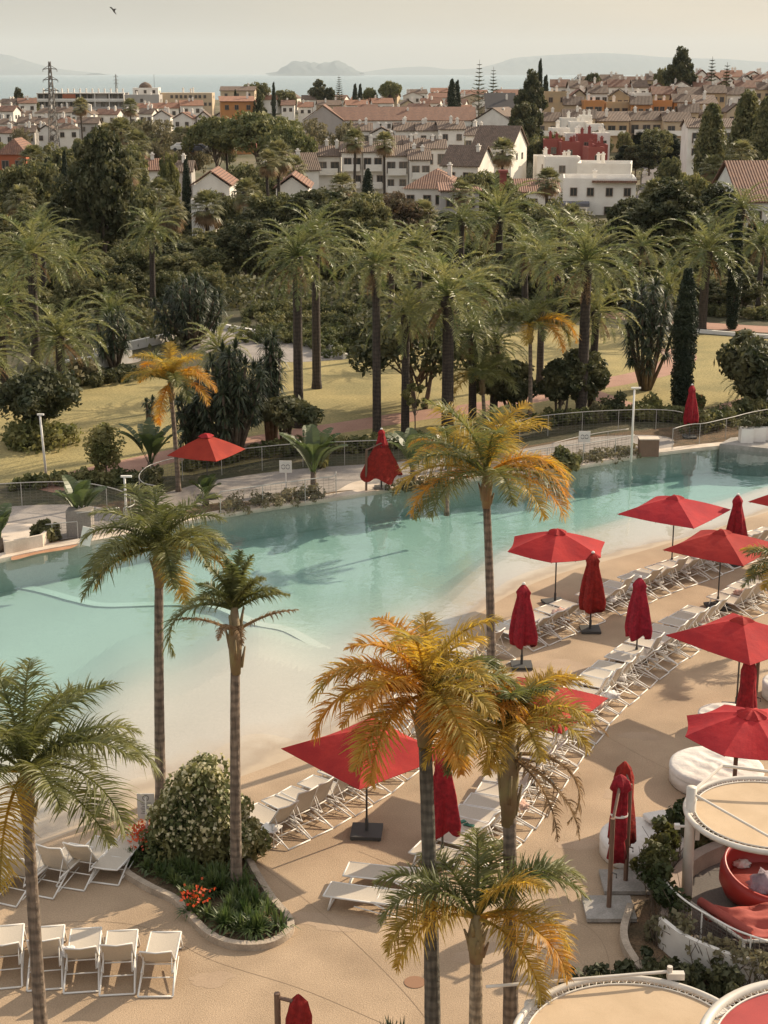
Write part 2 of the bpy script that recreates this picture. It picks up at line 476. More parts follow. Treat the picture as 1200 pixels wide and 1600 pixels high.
L.new(fr.outputs[0], ms.inputs[0]); L.new(tr.outputs[0], ms.inputs[1]); L.new(gl.outputs[0], ms.inputs[2])
L.new(ms.outputs[0], N['Material Output'].inputs[0])
va = N.new('ShaderNodeVolumeAbsorption'); va.inputs[0].default_value = (.0, .75, .79, 1); va.inputs[1].default_value = .12
L.new(va.outputs[0], N['Material Output'].inputs['Volume'])
mb = MB(); n = NS
WL = [NL[i].lerp(FL[i], .012) for i in range(NS)]; WF = [NL[i].lerp(FL[i], 1.01) for i in range(NS)]
for i in range(NS):
    for p, z in ((WL[i], -.035), (WF[i], -.035), (WF[i], -3.0), (WL[i], -3.0)): mb.v.append((p.x, p.y, z))
for i in range(NS - 1):
    a, b = i * 4, i * 4 + 4
    for k in range(4): mb.f.append((a + k, a + (k + 1) % 4, b + (k + 1) % 4, b + k)); mb.m.append(0)
mb.f += [(0, 1, 2, 3), ((NS - 1) * 4 + 3, (NS - 1) * 4 + 2, (NS - 1) * 4 + 1, (NS - 1) * 4)]; mb.m += [0, 0]
struct(mb.build('pool_water', mw), 'calm turquoise pool water shading to clear over the beach entry', 'water')

# near deck
mb = MB()
DC = np.linspace(0, NS - 1, NS).astype(int)
for i in range(NS):
    for k, y in enumerate((0, 1)):
        pass
row = 24
yb = 12.0
for i in range(NS):
    for j in range(row + 1):
        p = NL[i]; q = Vector((p.x * .55 if True else 0, yb, 0))
        r_ = p.lerp(q, j / row)
        mb.v.append((r_.x, r_.y, 0))
for i in range(NS - 1):
    for j in range(row):
        a = i * (row + 1) + j
        mb.f.append((a, a + 1, a + row + 2, a + row + 1)); mb.m.append(0)
struct(mb.build('sun_deck', m_deck, fix=False), 'sandy tan paving of the sun deck beside the pool', 'ground')
# ground behind the far edge, up to the back of the park
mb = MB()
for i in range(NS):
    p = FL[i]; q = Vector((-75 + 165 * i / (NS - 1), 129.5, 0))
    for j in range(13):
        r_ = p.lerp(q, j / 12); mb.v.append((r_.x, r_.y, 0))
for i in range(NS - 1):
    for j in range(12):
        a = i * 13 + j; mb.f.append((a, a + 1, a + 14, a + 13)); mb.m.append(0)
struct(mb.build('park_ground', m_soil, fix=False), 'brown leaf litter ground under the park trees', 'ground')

# wide terrain sheet, sunk under the resort
mb = MB()
xs = np.concatenate([np.linspace(-1, 1, 81)]); ys = np.concatenate([np.linspace(-30, 126, 14), np.linspace(128, 300, 30), np.linspace(310, 1000, 60), np.linspace(1050, 3000, 30)])
for y in ys:
    wdt = 120 + max(0, y) * .5
    for x in xs:
        X = x * wdt
        z = hgt(X, y) - .01
        if y < 128: z = -4.0
        mb.v.append((X, y, z))
nx = len(xs)
for j in range(len(ys) - 1):
    for i in range(nx - 1):
        a = j * nx + i; mb.f.append((a, a + 1, a + nx + 1, a + nx)); mb.m.append(0)
struct(mb.build('terrain', m_terr, smooth=True, fix=False), 'scrubby ground running under the town to the sea', 'ground')

# sea
m_sea = mat('sea_water', (.10, .17, .18), .25, (.13, .2, .2), .004, coords='Object', bump=0)
mb = MB(); mb.add([(-26000, 900, -42), (26000, 900, -42), (26000, 44000, -42), (-26000, 44000, -42)], [(0, 1, 2, 3)])
struct(mb.build('sea', m_sea, fix=False), 'flat pale blue-green sea', 'sea')

# far hills across the water: heightfield ridges with real depth
m_hill = mat('hill_rock', (.05, .07, .08), .95, (.08, .09, .09), .0015)
def ridge(name, label, D, prof, depth_):
    p = MB(); cols_ = []
    pr = spline([(a, b) for a, b in prof], 6)
    K = 8
    for q in pr:
        top = at(q.x, q.y, D)
        for k in range(K + 1):
            f = k / K * 2 - 1
            z = -43 + (max(top.z, -43) + 43) * (1 - abs(f) ** 1.5) * (1 if k == K // 2 else .86 + .1 * math.sin(k * 2.3 + q.x * .3))
            if k in (0, K): z = -43.5
            p.v.append((top.x + 60 * math.sin(k * 1.7), D + f * depth_, z))
    for i in range(len(pr) - 1):
        for k in range(K):
            a = i * (K + 1) + k; p.f.append((a, a + 1, a + K + 2, a + K + 1)); p.m.append(0)
    o = p.build(name, m_hill, smooth=True, fix=False)
    struct(o, label, 'hill')
ridge('rock_headland', 'flat topped rocky headland far across the sea', 30000, [(420, 114), (434, 111), (440, 109), (444, 104), (450, 99), (453, 96), (460, 95), (468, 96.5), (475, 95.5), (483, 98), (489, 97), (497, 99.5), (505, 97), (512, 97.5), (520, 95), (527, 94.5), (531, 97), (537, 99), (542, 103), (548, 105), (555, 110), (566, 113.5)], 700)
ridge('hills', 'long hazy mountain range across the sea on the right', 38000, [(560, 114), (590, 109), (620, 106), (660, 104), (700, 108), (740, 107), (775, 99), (800, 91), (830, 88), (860, 86), (900, 84), (940, 83), (985, 85), (1030, 89), (1080, 91), (1130, 92), (1180, 96), (1240, 99), (1320, 108), (1360, 114)], 2500)
ridge('hills', 'hazy mountain slope at the left end of the horizon', 36000, [(-260, 113), (-120, 98), (-60, 88), (-20, 84), (10, 86), (30, 92), (50, 98), (80, 106), (110, 110), (150, 114)], 2000)

def sheet(name, pts, m, z, label, cat, n=6, smoothline=True, struct_=True):
    P = spline([G(*p) for p in pts] + [G(*pts[0])], n)[:-1] if smoothline else [G(*p) for p in pts]
    me = bpy.data.meshes.new(name); b = bmesh.new()
    vs_ = [b.verts.new((p.x, p.y, z)) for p in P]
    f = b.faces.new(vs_); bmesh.ops.triangulate(b, faces=[f]); 
    for f in b.faces:
        if f.normal.z < 0: f.normal_flip()
    b.to_mesh(me); b.free(); me.materials.append(m)
    o = link(name, me); struct(o, label, cat); return o
sheet('lawn', [(-200, 800), (-200, 640), (60, 606), (230, 583), (420, 566), (545, 560), (640, 545), (800, 520), (900, 508), (1050, 520), (1200, 530), (1500, 540), (1500, 690), (1200, 668), (1060, 655), (900, 655), (780, 680), (600, 695), (450, 712), (300, 742), (120, 752), (0, 757)], m_grass, .004, 'sunlit yellow-green park lawn behind the pool', 'lawn', smoothline=False)
def path(name, pts, w0, m, z, label):
    P = spline([G(*p) for p in pts], 8)
    p_ = MB(); 
    for i, q in enumerate(P):
        t = (P[min(i + 1, len(P) - 1)] - P[max(i - 1, 0)]).normalized(); nrm = Vector((-t.y, t.x, 0)) * w0 / 2
        p_.v += [(q.x + nrm.x, q.y + nrm.y, z), (q.x - nrm.x, q.y - nrm.y, z)]
    for i in range(len(P) - 1): p_.f.append((2 * i + 1, 2 * i + 3, 2 * i + 2, 2 * i)); p_.m.append(0)
    o = p_.build(name, m, fix=False); struct(o, label, 'path'); return o
path('footpath', [(60, 765), (140, 742), (200, 728), (300, 706), (400, 690), (480, 676), (560, 664), (640, 651), (740, 638), (830, 622), (900, 606), (960, 596), (1030, 580), (1062, 560), (1050, 545)], 2.2, m_path, .008, 'reddish footpath curving across the lawn')
path('footpath', [(900, 606), (1000, 640), (1100, 645), (1180, 625), (1260, 600)], 1.6, m_path, .012, 'reddish side path beside the cypress')
path('footpath', [(940, 490), (1060, 505), (1200, 515), (1400, 520)], 3.0, m_path, .012, 'pinkish path along the top edge of the lawn')
# coping along the far edge and planting strip behind
def offset(line, d):
    out = []
    for i, p in enumerate(line):
        t = (line[min(i + 1, len(line) - 1)] - line[max(i - 1, 0)]).normalized()
        out.append(p + Vector((-t.y, t.x, 0)) * d)
    return out
mb = MB(); a, b = offset(FL, -.08), offset(FL, .55)
for i in range(NS):
    for p, z in ((a[i], -.12), (b[i], -.12), (b[i], .06), (a[i], .06)): mb.v.append((p.x, p.y, z))
for i in range(NS - 1):
    A, B = i * 4, i * 4 + 4
    for k in range(4): mb.f.append((A + k, A + (k + 1) % 4, B + (k + 1) % 4, B + k)); mb.m.append(0)
struct(mb.build('pool_coping', m_cream), 'pale stone coping along the far edge of the pool', 'kerb')
mb = MB(); a, b = offset(FL, .56), offset(FL, 4.6)
for i in range(NS): mb.v += [(a[i].x, a[i].y, .006), (b[i].x, b[i].y, .006)]
for i in range(NS - 1): mb.f.append((2 * i, 2 * i + 2, 2 * i + 3, 2 * i + 1)); mb.m.append(0)
struct(mb.build('planting_bed', m_bed, fix=False), 'brown earth strip behind the pool coping', 'ground')
def walk(pts, m, z, label): return sheet('walkway', pts, m, z, label, 'path')
walk([(-60, 800), (0, 793), (70, 789), (130, 790), (180, 798), (205, 812), (190, 826), (150, 836), (80, 846), (50, 852), (-60, 870)], m_gwalk, .012, 'grey curved ramp inside the left fence')
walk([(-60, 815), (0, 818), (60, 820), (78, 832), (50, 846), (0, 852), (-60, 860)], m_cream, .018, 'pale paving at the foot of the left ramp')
walk([(232, 778), (330, 752), (440, 736), (520, 729), (600, 724), (690, 716), (720, 724), (690, 742), (610, 757), (525, 768), (450, 781), (340, 786), (260, 800)], m_gwalk, .012, 'grey walkway behind the middle fence')
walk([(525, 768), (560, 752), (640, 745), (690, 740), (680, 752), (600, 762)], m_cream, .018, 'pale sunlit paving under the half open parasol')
walk([(800, 705), (860, 694), (930, 683), (1000, 680), (1046, 684), (1052, 696), (1030, 703), (950, 712), (900, 722), (850, 726), (800, 722)], m_gwalk, .012, 'grey curved ramp inside the right fence')
walk([(20, 866), (60, 850), (120, 846), (112, 857), (60, 866), (20, 876)], mat('terracotta_paving', (.42, .22, .12), .8, (.34, .17, .09), 2, speck=.1), .02, 'terracotta paving beside the left fence')
# pale contour on the pool floor
def floor_z(px, py):
    g = G(px, py, -.5)
    i = int(np.argmin([abs(to_px(NL[k].lerp(FL[k], .5))[0] - px) for k in range(NS)]))
    best = min(range(101), key=lambda j: (NL[i].lerp(FL[i], j / 100) - g).length)
    return -depth(best / 100, i)
for pts, wd in (([(-60, 905), (0, 913), (60, 922), (120, 938), (165, 946), (250, 944), (330, 946), (400, 974), (450, 985), (500, 1012), (560, 1040), (600, 1075)], .42),):
    mb = MB(); P = spline(pts, 5)
    for i, q in enumerate(P):
        z = floor_z(q.x, q.y) ; w3 = G(q.x, q.y, z); t = P[min(i + 1, len(P) - 1)] - P[max(i - 1, 0)]
        T_ = (G(q.x + t.x, q.y + t.y, z) - w3).normalized(); nn = Vector((-T_.y, T_.x, 0)) * wd / 2
        for s_, zz in ((1, -.3), (1, .03), (-1, .03), (-1, -.3)): mb.v.append((w3.x + nn.x * s_, w3.y + nn.y * s_, z + zz))
    for i in range(len(P) - 1):
        A, B = i * 4, i * 4 + 4
        for k in range(4): mb.f.append((A + k, A + (k + 1) % 4, B + (k + 1) % 4, B + k)); mb.m.append(0)
    struct(mb.build('pool_step', mat('pale_step', (.56, .51, .43), .7)), 'pale curved step edge on the pool floor', 'pool')

# haze: the air between here and the mountains
mh = bpy.data.materials.new('haze_air'); mh.use_nodes = True
N, L = mh.node_tree.nodes, mh.node_tree.links
N.remove(N['Principled BSDF'])
pv = N.new('ShaderNodeVolumePrincipled'); pv.inputs['Color'].default_value = (.74, .80, .84, 1)
pv.inputs['Density'].default_value = 2.7e-5; pv.inputs['Anisotropy'].default_value = 0.0
L.new(pv.outputs[0], N['Material Output'].inputs['Volume'])
mb = MB(); mb.box((0, 21900, 400), (56000, 44200, 900))
hz = mb.build('haze', mh); hz['kind'] = 'stuff'
# ---------------------------------------------------------------- plant materials
LG = {}
LG['queen'] = mat('queen_leaf', (.095, .11, .036), .5, (.19, .185, .06), 1.2, trans=.38, spec=.4)
LG['queen_y'] = mat('queen_leaf_yellow', (.44, .29, .06), .55, (.30, .235, .065), 1.4, trans=.45, spec=.3)
LG['queen_o'] = mat('queen_leaf_orange', (.52, .23, .04), .6, (.42, .27, .06), 1.6, trans=.45, spec=.3)
LG['dry'] = mat('dry_leaf', (.27, .18, .10), .8, (.17, .11, .06), 2, trans=.25, spec=.2)
LG['phoenix'] = mat('phoenix_leaf', (.10, .128, .048), .45, (.26, .25, .10), .8, trans=.32, spec=.4, objvar=.18)
LG['fan'] = mat('fan_leaf', (.12, .125, .055), .5, (.24, .215, .10), .9, trans=.3, spec=.4, objvar=.2)
LG['yucca'] = mat('yucca_leaf', (.026, .038, .020), .5, (.11, .125, .055), 3.5, lo=.45, hi=.75, trans=.15, spec=.3)
LG['paddle'] = mat('paddle_leaf', (.05, .075, .028), .45, (.09, .11, .04), 1.5, trans=.3, spec=.5)
LG['lily'] = mat('lily_leaf', (.05, .085, .025), .45, (.12, .15, .05), 4, trans=.3, spec=.5)
m_trunk = ringed('palm_trunk', (.22, .17, .125), (.14, .105, .08), 1.4)
m_dtrunk = ringed('dark_palm_trunk', (.065, .048, .036), (.04, .03, .022), 2.2)
m_bark = mat('tree_bark', (.16, .12, .085), .9, (.09, .065, .045), 4, bump=.5, bscale=12)
m_boot = mat('palm_boot', (.24, .20, .09), .7, (.20, .13, .07), 3, bump=.3)
def leafmat(name, a, b, t=.22): return mat(name, a, .65, b, .9, .38, .62, trans=t, spec=.3, objvar=.15)
m_dark = leafmat('dark_foliage', (.040, .050, .022), (.115, .11, .05), .2)
m_mid = leafmat('green_foliage', (.070, .080, .032), (.20, .185, .080), .28)
m_light = leafmat('light_foliage', (.12, .13, .045), (.24, .215, .085), .3)
m_olive = leafmat('olive_foliage', (.13, .12, .065), (.22, .19, .11), .25)
m_brownf = leafmat('russet_foliage', (.15, .10, .065), (.11, .09, .05), .25)
m_cyp = leafmat('cypress_foliage', (.022, .034, .018), (.04, .05, .024), .08)
m_hedge = leafmat('hedge_foliage', (.08, .095, .035), (.19, .18, .07), .22)
m_flow = mat('white_flower', (.62, .58, .40), .6, (.5, .45, .25), 3, trans=.3)
m_red = mat('red_flower', (.55, .06, .03), .6, (.6, .16, .05), 3, trans=.3)

def norm(a): return a / (np.linalg.norm(a, axis=-1, keepdims=True) + 1e-9)

def frond_quads(L, el, az, droop, pairs, ll, lw, rng, sag=.9, sweep=.55, rise=.35, tw=0.0, seg=3, power=1.3, bend=0.0, gap0=.14):
    """one pinnate frond as quads: rachis strip and leaflets in two ranks; base at the origin"""
    n = 22
    ts = np.linspace(0, 1, n + 1)
    el_t = el - droop * ts ** power
    az_t = az + bend * ts ** 1.5
    d = np.stack([np.cos(el_t) * np.sin(az_t), np.cos(el_t) * np.cos(az_t), np.sin(el_t)], -1)
    pts = np.vstack([[0, 0, 0], np.cumsum(d[:-1] * L / n, axis=0)])
    Q = []
    side = np.array([math.cos(az), -math.sin(az), 0.0]); 
    wr = .035 * (1 - ts) + .008
    for i in range(n):          # rachis: two crossed strips
        up = np.cross(side, d[i])
        for ax in (side, up):
            Q.append([pts[i] - ax * wr[i], pts[i] + ax * wr[i], pts[i + 1] + ax * wr[i + 1], pts[i + 1] - ax * wr[i + 1]])
    Q = [np.array(Q)]
    t = np.repeat(np.linspace(gap0, .985, pairs), 2) + rng.uniform(-.004, .004, pairs * 2)
    sg = np.tile([1.0, -1.0], pairs)
    f = np.clip(t, 0, .999) * n; i0 = f.astype(int); fr = (f - i0)[:, None]
    base = pts[i0] * (1 - fr) + pts[i0 + 1] * fr
    dd = d[i0]
    up = np.cross(np.broadcast_to(side, dd.shape), dd)
    prof = np.clip(np.sin(np.pi * np.clip((t - gap0) / (1 - gap0) * .86 + .12, 0, 1)), .12, 1) ** .7
    ln = ll * prof * rng.uniform(.62, 1.12, len(t))
    a = rng.uniform(-1, 1, len(t))
    dirn = norm(side[None] * sg[:, None] * (1 + 0 * a[:, None]) + dd * (sweep + .42 * a[:, None] + .5 * (t[:, None] ** 3)) + up * (rise + tw * a[:, None]))
    wv = norm(np.cross(dirn, up) + .5 * rng.normal(size=dirn.shape)) 
    p = base; dcur = dirn
    for k in range(seg):
        w0 = lw * (1 - .25 * k) if k else lw * .6
        w1 = lw * (1 - .25 * (k + 1)) if k < seg - 1 else lw * .08
        q = p + dcur * (ln / seg)[:, None]
        Q.append(np.stack([p - wv * w0 / 2, p + wv * w0 / 2, q + wv * w1 / 2, q - wv * w1 / 2], 1))
        p = q
        dcur = norm(dcur + np.array([0, 0, -1.0]) * sag * (.5 + .6 * rng.uniform(0, 1, len(t)))[:, None] / seg)
    return np.concatenate(Q)

def trunk_obj(h, r0, r1, m, parent, lean=(0, 0), bulge=0, n=10, rings=18, name='trunk'):
    mb = MB(); pts = []; rs = []
    for i in range(rings + 1):
        t = i / rings
        pts.append((lean[0] * t ** 1.5, lean[1] * t ** 1.5, h * t - (.15 if i == 0 else 0)))
        rs.append((r0 + (r1 - r0) * t ** .8) * (1 + (bulge * math.exp(-((t - .97) / .05) ** 2))) * (1 + .035 * (i % 2)) * (1.35 if i == 0 else 1))
    mb.tube(pts, rs, n)
    return mb.build(name, m, parent, smooth=True)

def hero_palm(name_label, base, crown, fronds, r=.15, lean_more=0, boot=1.1, dead=0, seed=1, skirt=0, m_t=None):
    """fronds: list of (length, elevation deg, azimuth deg, droop deg, material key)"""
    rng = np.random.RandomState(seed)
    root = empty('queen_palm', base)
    tag(root, name_label, 'palm tree', 'queen palms around the pool')
    c = Vector(crown) - Vector(base)
    trunk_obj(c.z - boot * .55, r, r * .72, m_t or m_trunk, root, (c.x, c.y))
    mb = MB()           # leaf bases wrapped round the top of the stem
    mb.tube([(c.x * .93, c.y * .93, c.z - boot), (c.x * .97, c.y * .97, c.z - boot * .5), (c.x, c.y, c.z - .05)], [r * .8, r * 1.15, r * .55], 10)
    for k in range(9):
        a = k * 2.4; z0 = c.z - boot * (.9 - .07 * k)
        mb.tube([(c.x + math.cos(a) * r * .8, c.y + math.sin(a) * r * .8, z0), (c.x + math.cos(a) * r * 1.5, c.y + math.sin(a) * r * 1.5, z0 + .5 * boot * .6)], [.05, .02], 5)
    mb.build('leaf_base', m_boot, root, smooth=True)
    for L_, el, az, dr, mk in fronds:
        dead_ = mk == 'dry'
        q = frond_quads(L_, R(el), R(az), R(dr), 88 if not dead_ else 40, L_ * (.27 if not dead_ else .17), .042, rng, sag=1.15 if not dead_ else 1.8, sweep=.5, rise=.30, tw=.55, bend=rng.uniform(-.25, .25))
        o = quads('frond', q, LG[mk], root)
        o.location = (c.x, c.y, c.z - .12 - (.5 if dead_ else 0))
    return root

def az_to(dx, dy): return math.degrees(math.atan2(dx, dy))

def copy_crown_palm(kind, h, seed, big=1.0):
    rng = np.random.RandomState(seed)
    if kind == 'phoenix':
        root = empty('date_palm')
        trunk_obj(h, .30 * big, .24 * big, m_dtrunk, root, (rng.uniform(-.4, .4), rng.uniform(-.3, .3)), bulge=.6)
        c = root.children[0].data.vertices; tx, ty = np.mean([v.co.x for v in c][-11:]), np.mean([v.co.y for v in c][-11:])
        Q = []
        nf = 38
        for i in range(nf):
            t = i / nf
            el = 78 - 105 * t + rng.uniform(-8, 8); az = i * 137.5 + rng.uniform(-12, 12)
            q = frond_quads((3.4 + rng.uniform(-.4, .5)) * big, R(el), R(az), R(58 + 34 * (1 - abs(t - .4)) + rng.uniform(-12, 12)), 34, .50 * big, .06, rng, sag=.5, sweep=.75, rise=.40, tw=.3, seg=2, bend=rng.uniform(-.2, .2))
            Q.append(q + np.array([tx, ty, h]))
        Q = np.concatenate(Q); quads('crown', Q, LG['phoenix'], root)
        Q = []
        for i in range(7):
            q = frond_quads(2.0 * big, R(-25 - rng.uniform(0, 35)), R(i * 26), R(35), 20, .3, .05, rng, sag=1.5, seg=2)
            Q.append(q + np.array([tx, ty, h - .3]))
        quads('dead_frond', np.concatenate(Q), LG['dry'], root)
        return root
    if kind == 'fan':
        root = empty('fan_palm')
        trunk_obj(h, .22, .15, m_dtrunk, root, (rng.uniform(-.3, .3), 0))
        Q = []; D = []
        for i in range(46):
            t = i / 46
            el = R(80 - 150 * t + rng.uniform(-8, 8)); az = R(i * 137.5)
            d = np.array([math.cos(el) * math.sin(az), math.cos(el) * math.cos(az), math.sin(el)])
            side = np.array([math.cos(az), -math.sin(az), 0]); up = np.cross(side, d)
            Lp = .75; p = d * Lp + np.array([0, 0, -.25 * t])
            out = Q if t < .72 else D
            out.append([-side * .02, side * .02, p + side * .02, p - side * .02])
            for k in range(15):
                a = R(-78 + 156 * k / 14); dd = d * math.cos(a) + side * math.sin(a)
                ln = .95 * (.75 + .25 * math.cos(a)) * rng.uniform(.9, 1.1)
                w_ = norm(np.cross(dd, up)) * .05
                m1 = p + dd * ln * .6; e = p + dd * ln + np.array([0, 0, -.28 * rng.uniform(.6, 1.4)])
                out.append([p - w_ * .4, p + w_ * .4, m1 + w_, m1 - w_]); out.append([m1 - w_, m1 + w_, e + w_ * .1, e - w_ * .1])
        o = quads('crown', np.array(Q), LG['fan'], root); o.location = (0, 0, h)
        o = quads('dead_frond', np.array(D), LG['dry'], root); o.location = (0, 0, h)
        return root

def clump_leaves(C, rad, per, size, rng, squash=1.0, aspect=.55, out=None):
    """leaf quads scattered round clump centres C (k,3)"""
    k = len(C)
    c = np.repeat(C, per, 0); rr = np.repeat(rad, per)
    u = norm(rng.normal(size=(k * per, 3))); dist = rng.uniform(.35, 1, k * per) ** .5
    p = c + u * (rr * dist)[:, None] * np.array([1, 1, squash])
    nrm = norm(u + .9 * rng.normal(size=u.shape))
    a = norm(np.cross(nrm, rng.normal(size=u.shape))); b = np.cross(nrm, a)
    s = size * rng.uniform(.6, 1.3, (k * per, 1))
    a = a * s; b = b * s * aspect
    return np.stack([p - a, p - b, p + a, p + b], 1)

def tree(kind, seed, h=8, r=3, th=None, m=None, leaf=.22, n=70, per=110, name='tree', squash=.8, cr=.3, trunk_r=None, multi=1, flowers=None):
    """crown of clumps round limbs; origin at the foot"""
    rng = np.random.RandomState(seed); root = empty(name)
    th = th if th is not None else h * .35
    cz = (h + th) / 2; hh = (h - th) / 2
    if kind == 'round':
        u = norm(rng.normal(size=(n, 3))); d = rng.uniform(.25, 1, n) ** .45
        lump = 1 + .22 * np.sin(u[:, 0] * 3 + seed) * np.cos(u[:, 1] * 4 + seed * 2) + .1 * rng.normal(size=n)
        C = u * (d * lump)[:, None] * np.array([r, r, hh]) * .82
        C[:, 2] += cz
        rad = r * cr * rng.uniform(.6, 1.15, n)
    elif kind == 'umbrella':
        a = rng.uniform(0, 2 * math.pi, n); d = r * np.sqrt(rng.uniform(0, 1, n)) * .9
        C = np.stack([np.cos(a) * d, np.sin(a) * d, h - hh * .35 - (d / r) ** 2 * hh * .9 + rng.uniform(-.25, .25, n) * hh], -1)
        rad = r * cr * rng.uniform(.6, 1.1, n)
    elif kind == 'column':
        t = (np.arange(n) + rng.uniform(0, 1, n)) / n; a = rng.uniform(0, 2 * math.pi, n)
        prof = np.sin(np.pi * np.clip(t * .8 + .16, 0, 1)) ** .6 * (1 + .07 * np.sin(t * 11 + seed))
        C = np.stack([np.cos(a) * r * prof * .6, np.sin(a) * r * prof * .6, th + t * (h - th) * .96], -1)
        rad = r * .55 * prof * rng.uniform(.85, 1.15, n) + .03; squash = 1.6
    elif kind == 'cone':
        t = rng.uniform(0, 1, n) ** 1.2; a = rng.uniform(0, 2 * math.pi, n); pr = (1 - t) ** .8
        C = np.stack([np.cos(a) * r * pr * .7, np.sin(a) * r * pr * .7, th + t * (h - th) * .97], -1)
        rad = r * (.32 * pr + .05) * rng.uniform(.7, 1.2, n)
    elif kind == 'sparse':
        u = norm(rng.normal(size=(n, 3))); d = rng.uniform(.5, 1, n)
        C = u * d[:, None] * np.array([r, r, hh]); C[:, 2] += cz
        rad = r * cr * .7 * rng.uniform(.5, 1, n)
    V = clump_leaves(C, rad, per, leaf, rng, squash)
    q = quads('crown', V, m, root)
    if flowers:
        sel = rng.choice(len(C), max(3, len(C) // 2), replace=False)
        Vf = clump_leaves(C[sel] + norm(C[sel] - np.array([0, 0, cz])) * (rad[sel] * .35)[:, None], rad[sel] * .9, flowers[1], flowers[2], rng, squash, .9)
        quads('flowers', Vf, flowers[0], root)
    tr_ = trunk_r or max(.06, h * .022)
    mb = MB()
    for k in range(multi):
        a = k * 2.4; off = Vector((math.cos(a), math.sin(a), 0)) * (0 if multi == 1 else tr_ * 2.2)
        top = Vector((off.x * 3, off.y * 3, cz if kind not in ('column', 'cone') else h * .9))
        mb.tube([off - Vector((0, 0, .2)), off * 1.5 + Vector((rng.uniform(-.1, .1), rng.uniform(-.1, .1), th * .6)), top], [tr_ * 1.2, tr_, tr_ * .35], 7)
    if kind in ('round', 'umbrella', 'sparse'):
        for k in rng.choice(n, min(n, 16 if kind != 'sparse' else 34), replace=False):
            c = C[k]; z0 = th * rng.uniform(.55, 1.2)
            s_ = Vector((0, 0, z0)) if multi == 1 else Vector((math.cos(k) * tr_ * 3, math.sin(k) * tr_ * 3, z0))
            mid = s_.lerp(Vector(c), .55) + Vector((0, 0, .12 * r))
            mb.tube([s_, mid, c], [tr_ * .55, tr_ * .32, tr_ * .1], 5, caps=False)
    mb.build('trunk', m_bark, root, smooth=True)
    return root

def norfolk(h=14, seed=1):
    rng = np.random.RandomState(seed); root = empty('araucaria')
    mb = MB(); mb.tube([(0, 0, 0), (0, 0, h)], [.25, .04], 6); mb.build('trunk', m_bark, root)
    Q = []
    for i in range(15):
        z = h * (.18 + .8 * i / 15); L_ = (h * .26) * (1 - i / 15.5)
        for k in range(7):
            a = k * .9 + i
            Q.append(frond_quads(L_ * .85, R(6), a, R(-25), 12, .75, .34, rng, sag=.1, sweep=.6, rise=.1, seg=1, gap0=.1) + np.array([0, 0, z]))
    quads('crown', np.concatenate(Q), m_dark, root)
    return root

def sword_rosette(c, n, L_, w_, rng, lo=-40, hi=88, droop=.35):
    Q = []
    for i in range(n):
        el = R(rng.uniform(lo, hi)); az = rng.uniform(0, 2 * math.pi)
        d = np.array([math.cos(el) * math.sin(az), math.cos(el) * math.cos(az), math.sin(el)])
        s_ = np.array([math.cos(az), -math.sin(az), 0]) * w_
        l = L_ * rng.uniform(.75, 1.1); m_ = c + d * l * .55; e = c + d * l + np.array([0, 0, -droop * l * math.cos(el)])
        Q.append([c - s_ * .5, c + s_ * .5, m_ + s_, m_ - s_]); Q.append([m_ - s_, m_ + s_, e + s_ * .05, e - s_ * .05])
    return Q
def yucca(h, heads, seed, spread=1.2, L_=.62):
    rng = np.random.RandomState(seed); root = empty('yucca')
    Q = []; mb = MB()
    for k in range(heads):
        a = k * 2.4; rr = spread * math.sqrt((k + .5) / heads); z = h * (1 - .55 * (rr / spread) ** 1.5 * rng.uniform(.5, 1))
        c = np.array([math.cos(a) * rr, math.sin(a) * rr, z])
        mb.tube([(math.cos(a) * .2, math.sin(a) * .2, -.1), (c[0] * .7, c[1] * .7, z * .55), tuple(c)], [.13, .09, .06], 6)
        Q += sword_rosette(c, 60, L_, .035, rng)
        for q_ in range(1, 4):
            if z - q_ * .6 < .8: break
            cc = c * np.array([1 - .09 * q_, 1 - .09 * q_, 1]) - np.array([0, 0, .6 * q_])
            Q += sword_rosette(cc, 44, L_ * .95, .04, rng, -60, 45)
    quads('leaves', np.array(Q), LG['yucca'], root); mb.build('stem', m_bark, root, smooth=True)
    return root
def paddle_plant(h, n, seed, spread=1.0, name='bird_of_paradise'):
    rng = np.random.RandomState(seed); root = empty(name)
    mb = MB()
    mb.tube([(0, 0, -.1), (0, 0, h * .3)], [.16, .12], 7)
    mb.build('stem', m_bark, root, smooth=True)
    Q = []
    for i in range(n):
        az = i * 2.4 + rng.uniform(-.3, .3); el = R(rng.uniform(58, 88)); L_ = h * rng.uniform(.8, 1.05)
        n_ = 12; pts = [np.array([0, 0, h * .2])]; d_ = []
        for k in range(n_):
            e = el - R(58) * (k / n_) ** 2
            d = np.array([math.cos(e) * math.sin(az), math.cos(e) * math.cos(az), math.sin(e)]); d_.append(d)
            pts.append(pts[-1] + d * L_ * .85 / n_)
        side = np.array([math.cos(az), -math.sin(az), 0])
        for k in range(n_):
            w0 = .03 if k < 5 else .26 * spread * math.sin(math.pi * min(1, (k - 4.6) / 7.6)) ** .6 + .03
            w1 = .03 if k + 1 < 5 else .26 * spread * math.sin(math.pi * min(1, (k + 1 - 4.6) / 7.6)) ** .6 + .02
            up = np.cross(side, d_[k]) * .35
            for s_ in (1, -1):
                sv = side * s_ + up; g = .92 if k >= 5 else 1
                Q.append([pts[k], pts[k] + sv * w0, pts[k] * (1 - g) + pts[k + 1] * g + sv * w1, pts[k + 1]])
    quads('leaves', np.array(Q), LG['paddle'], root)
    return root
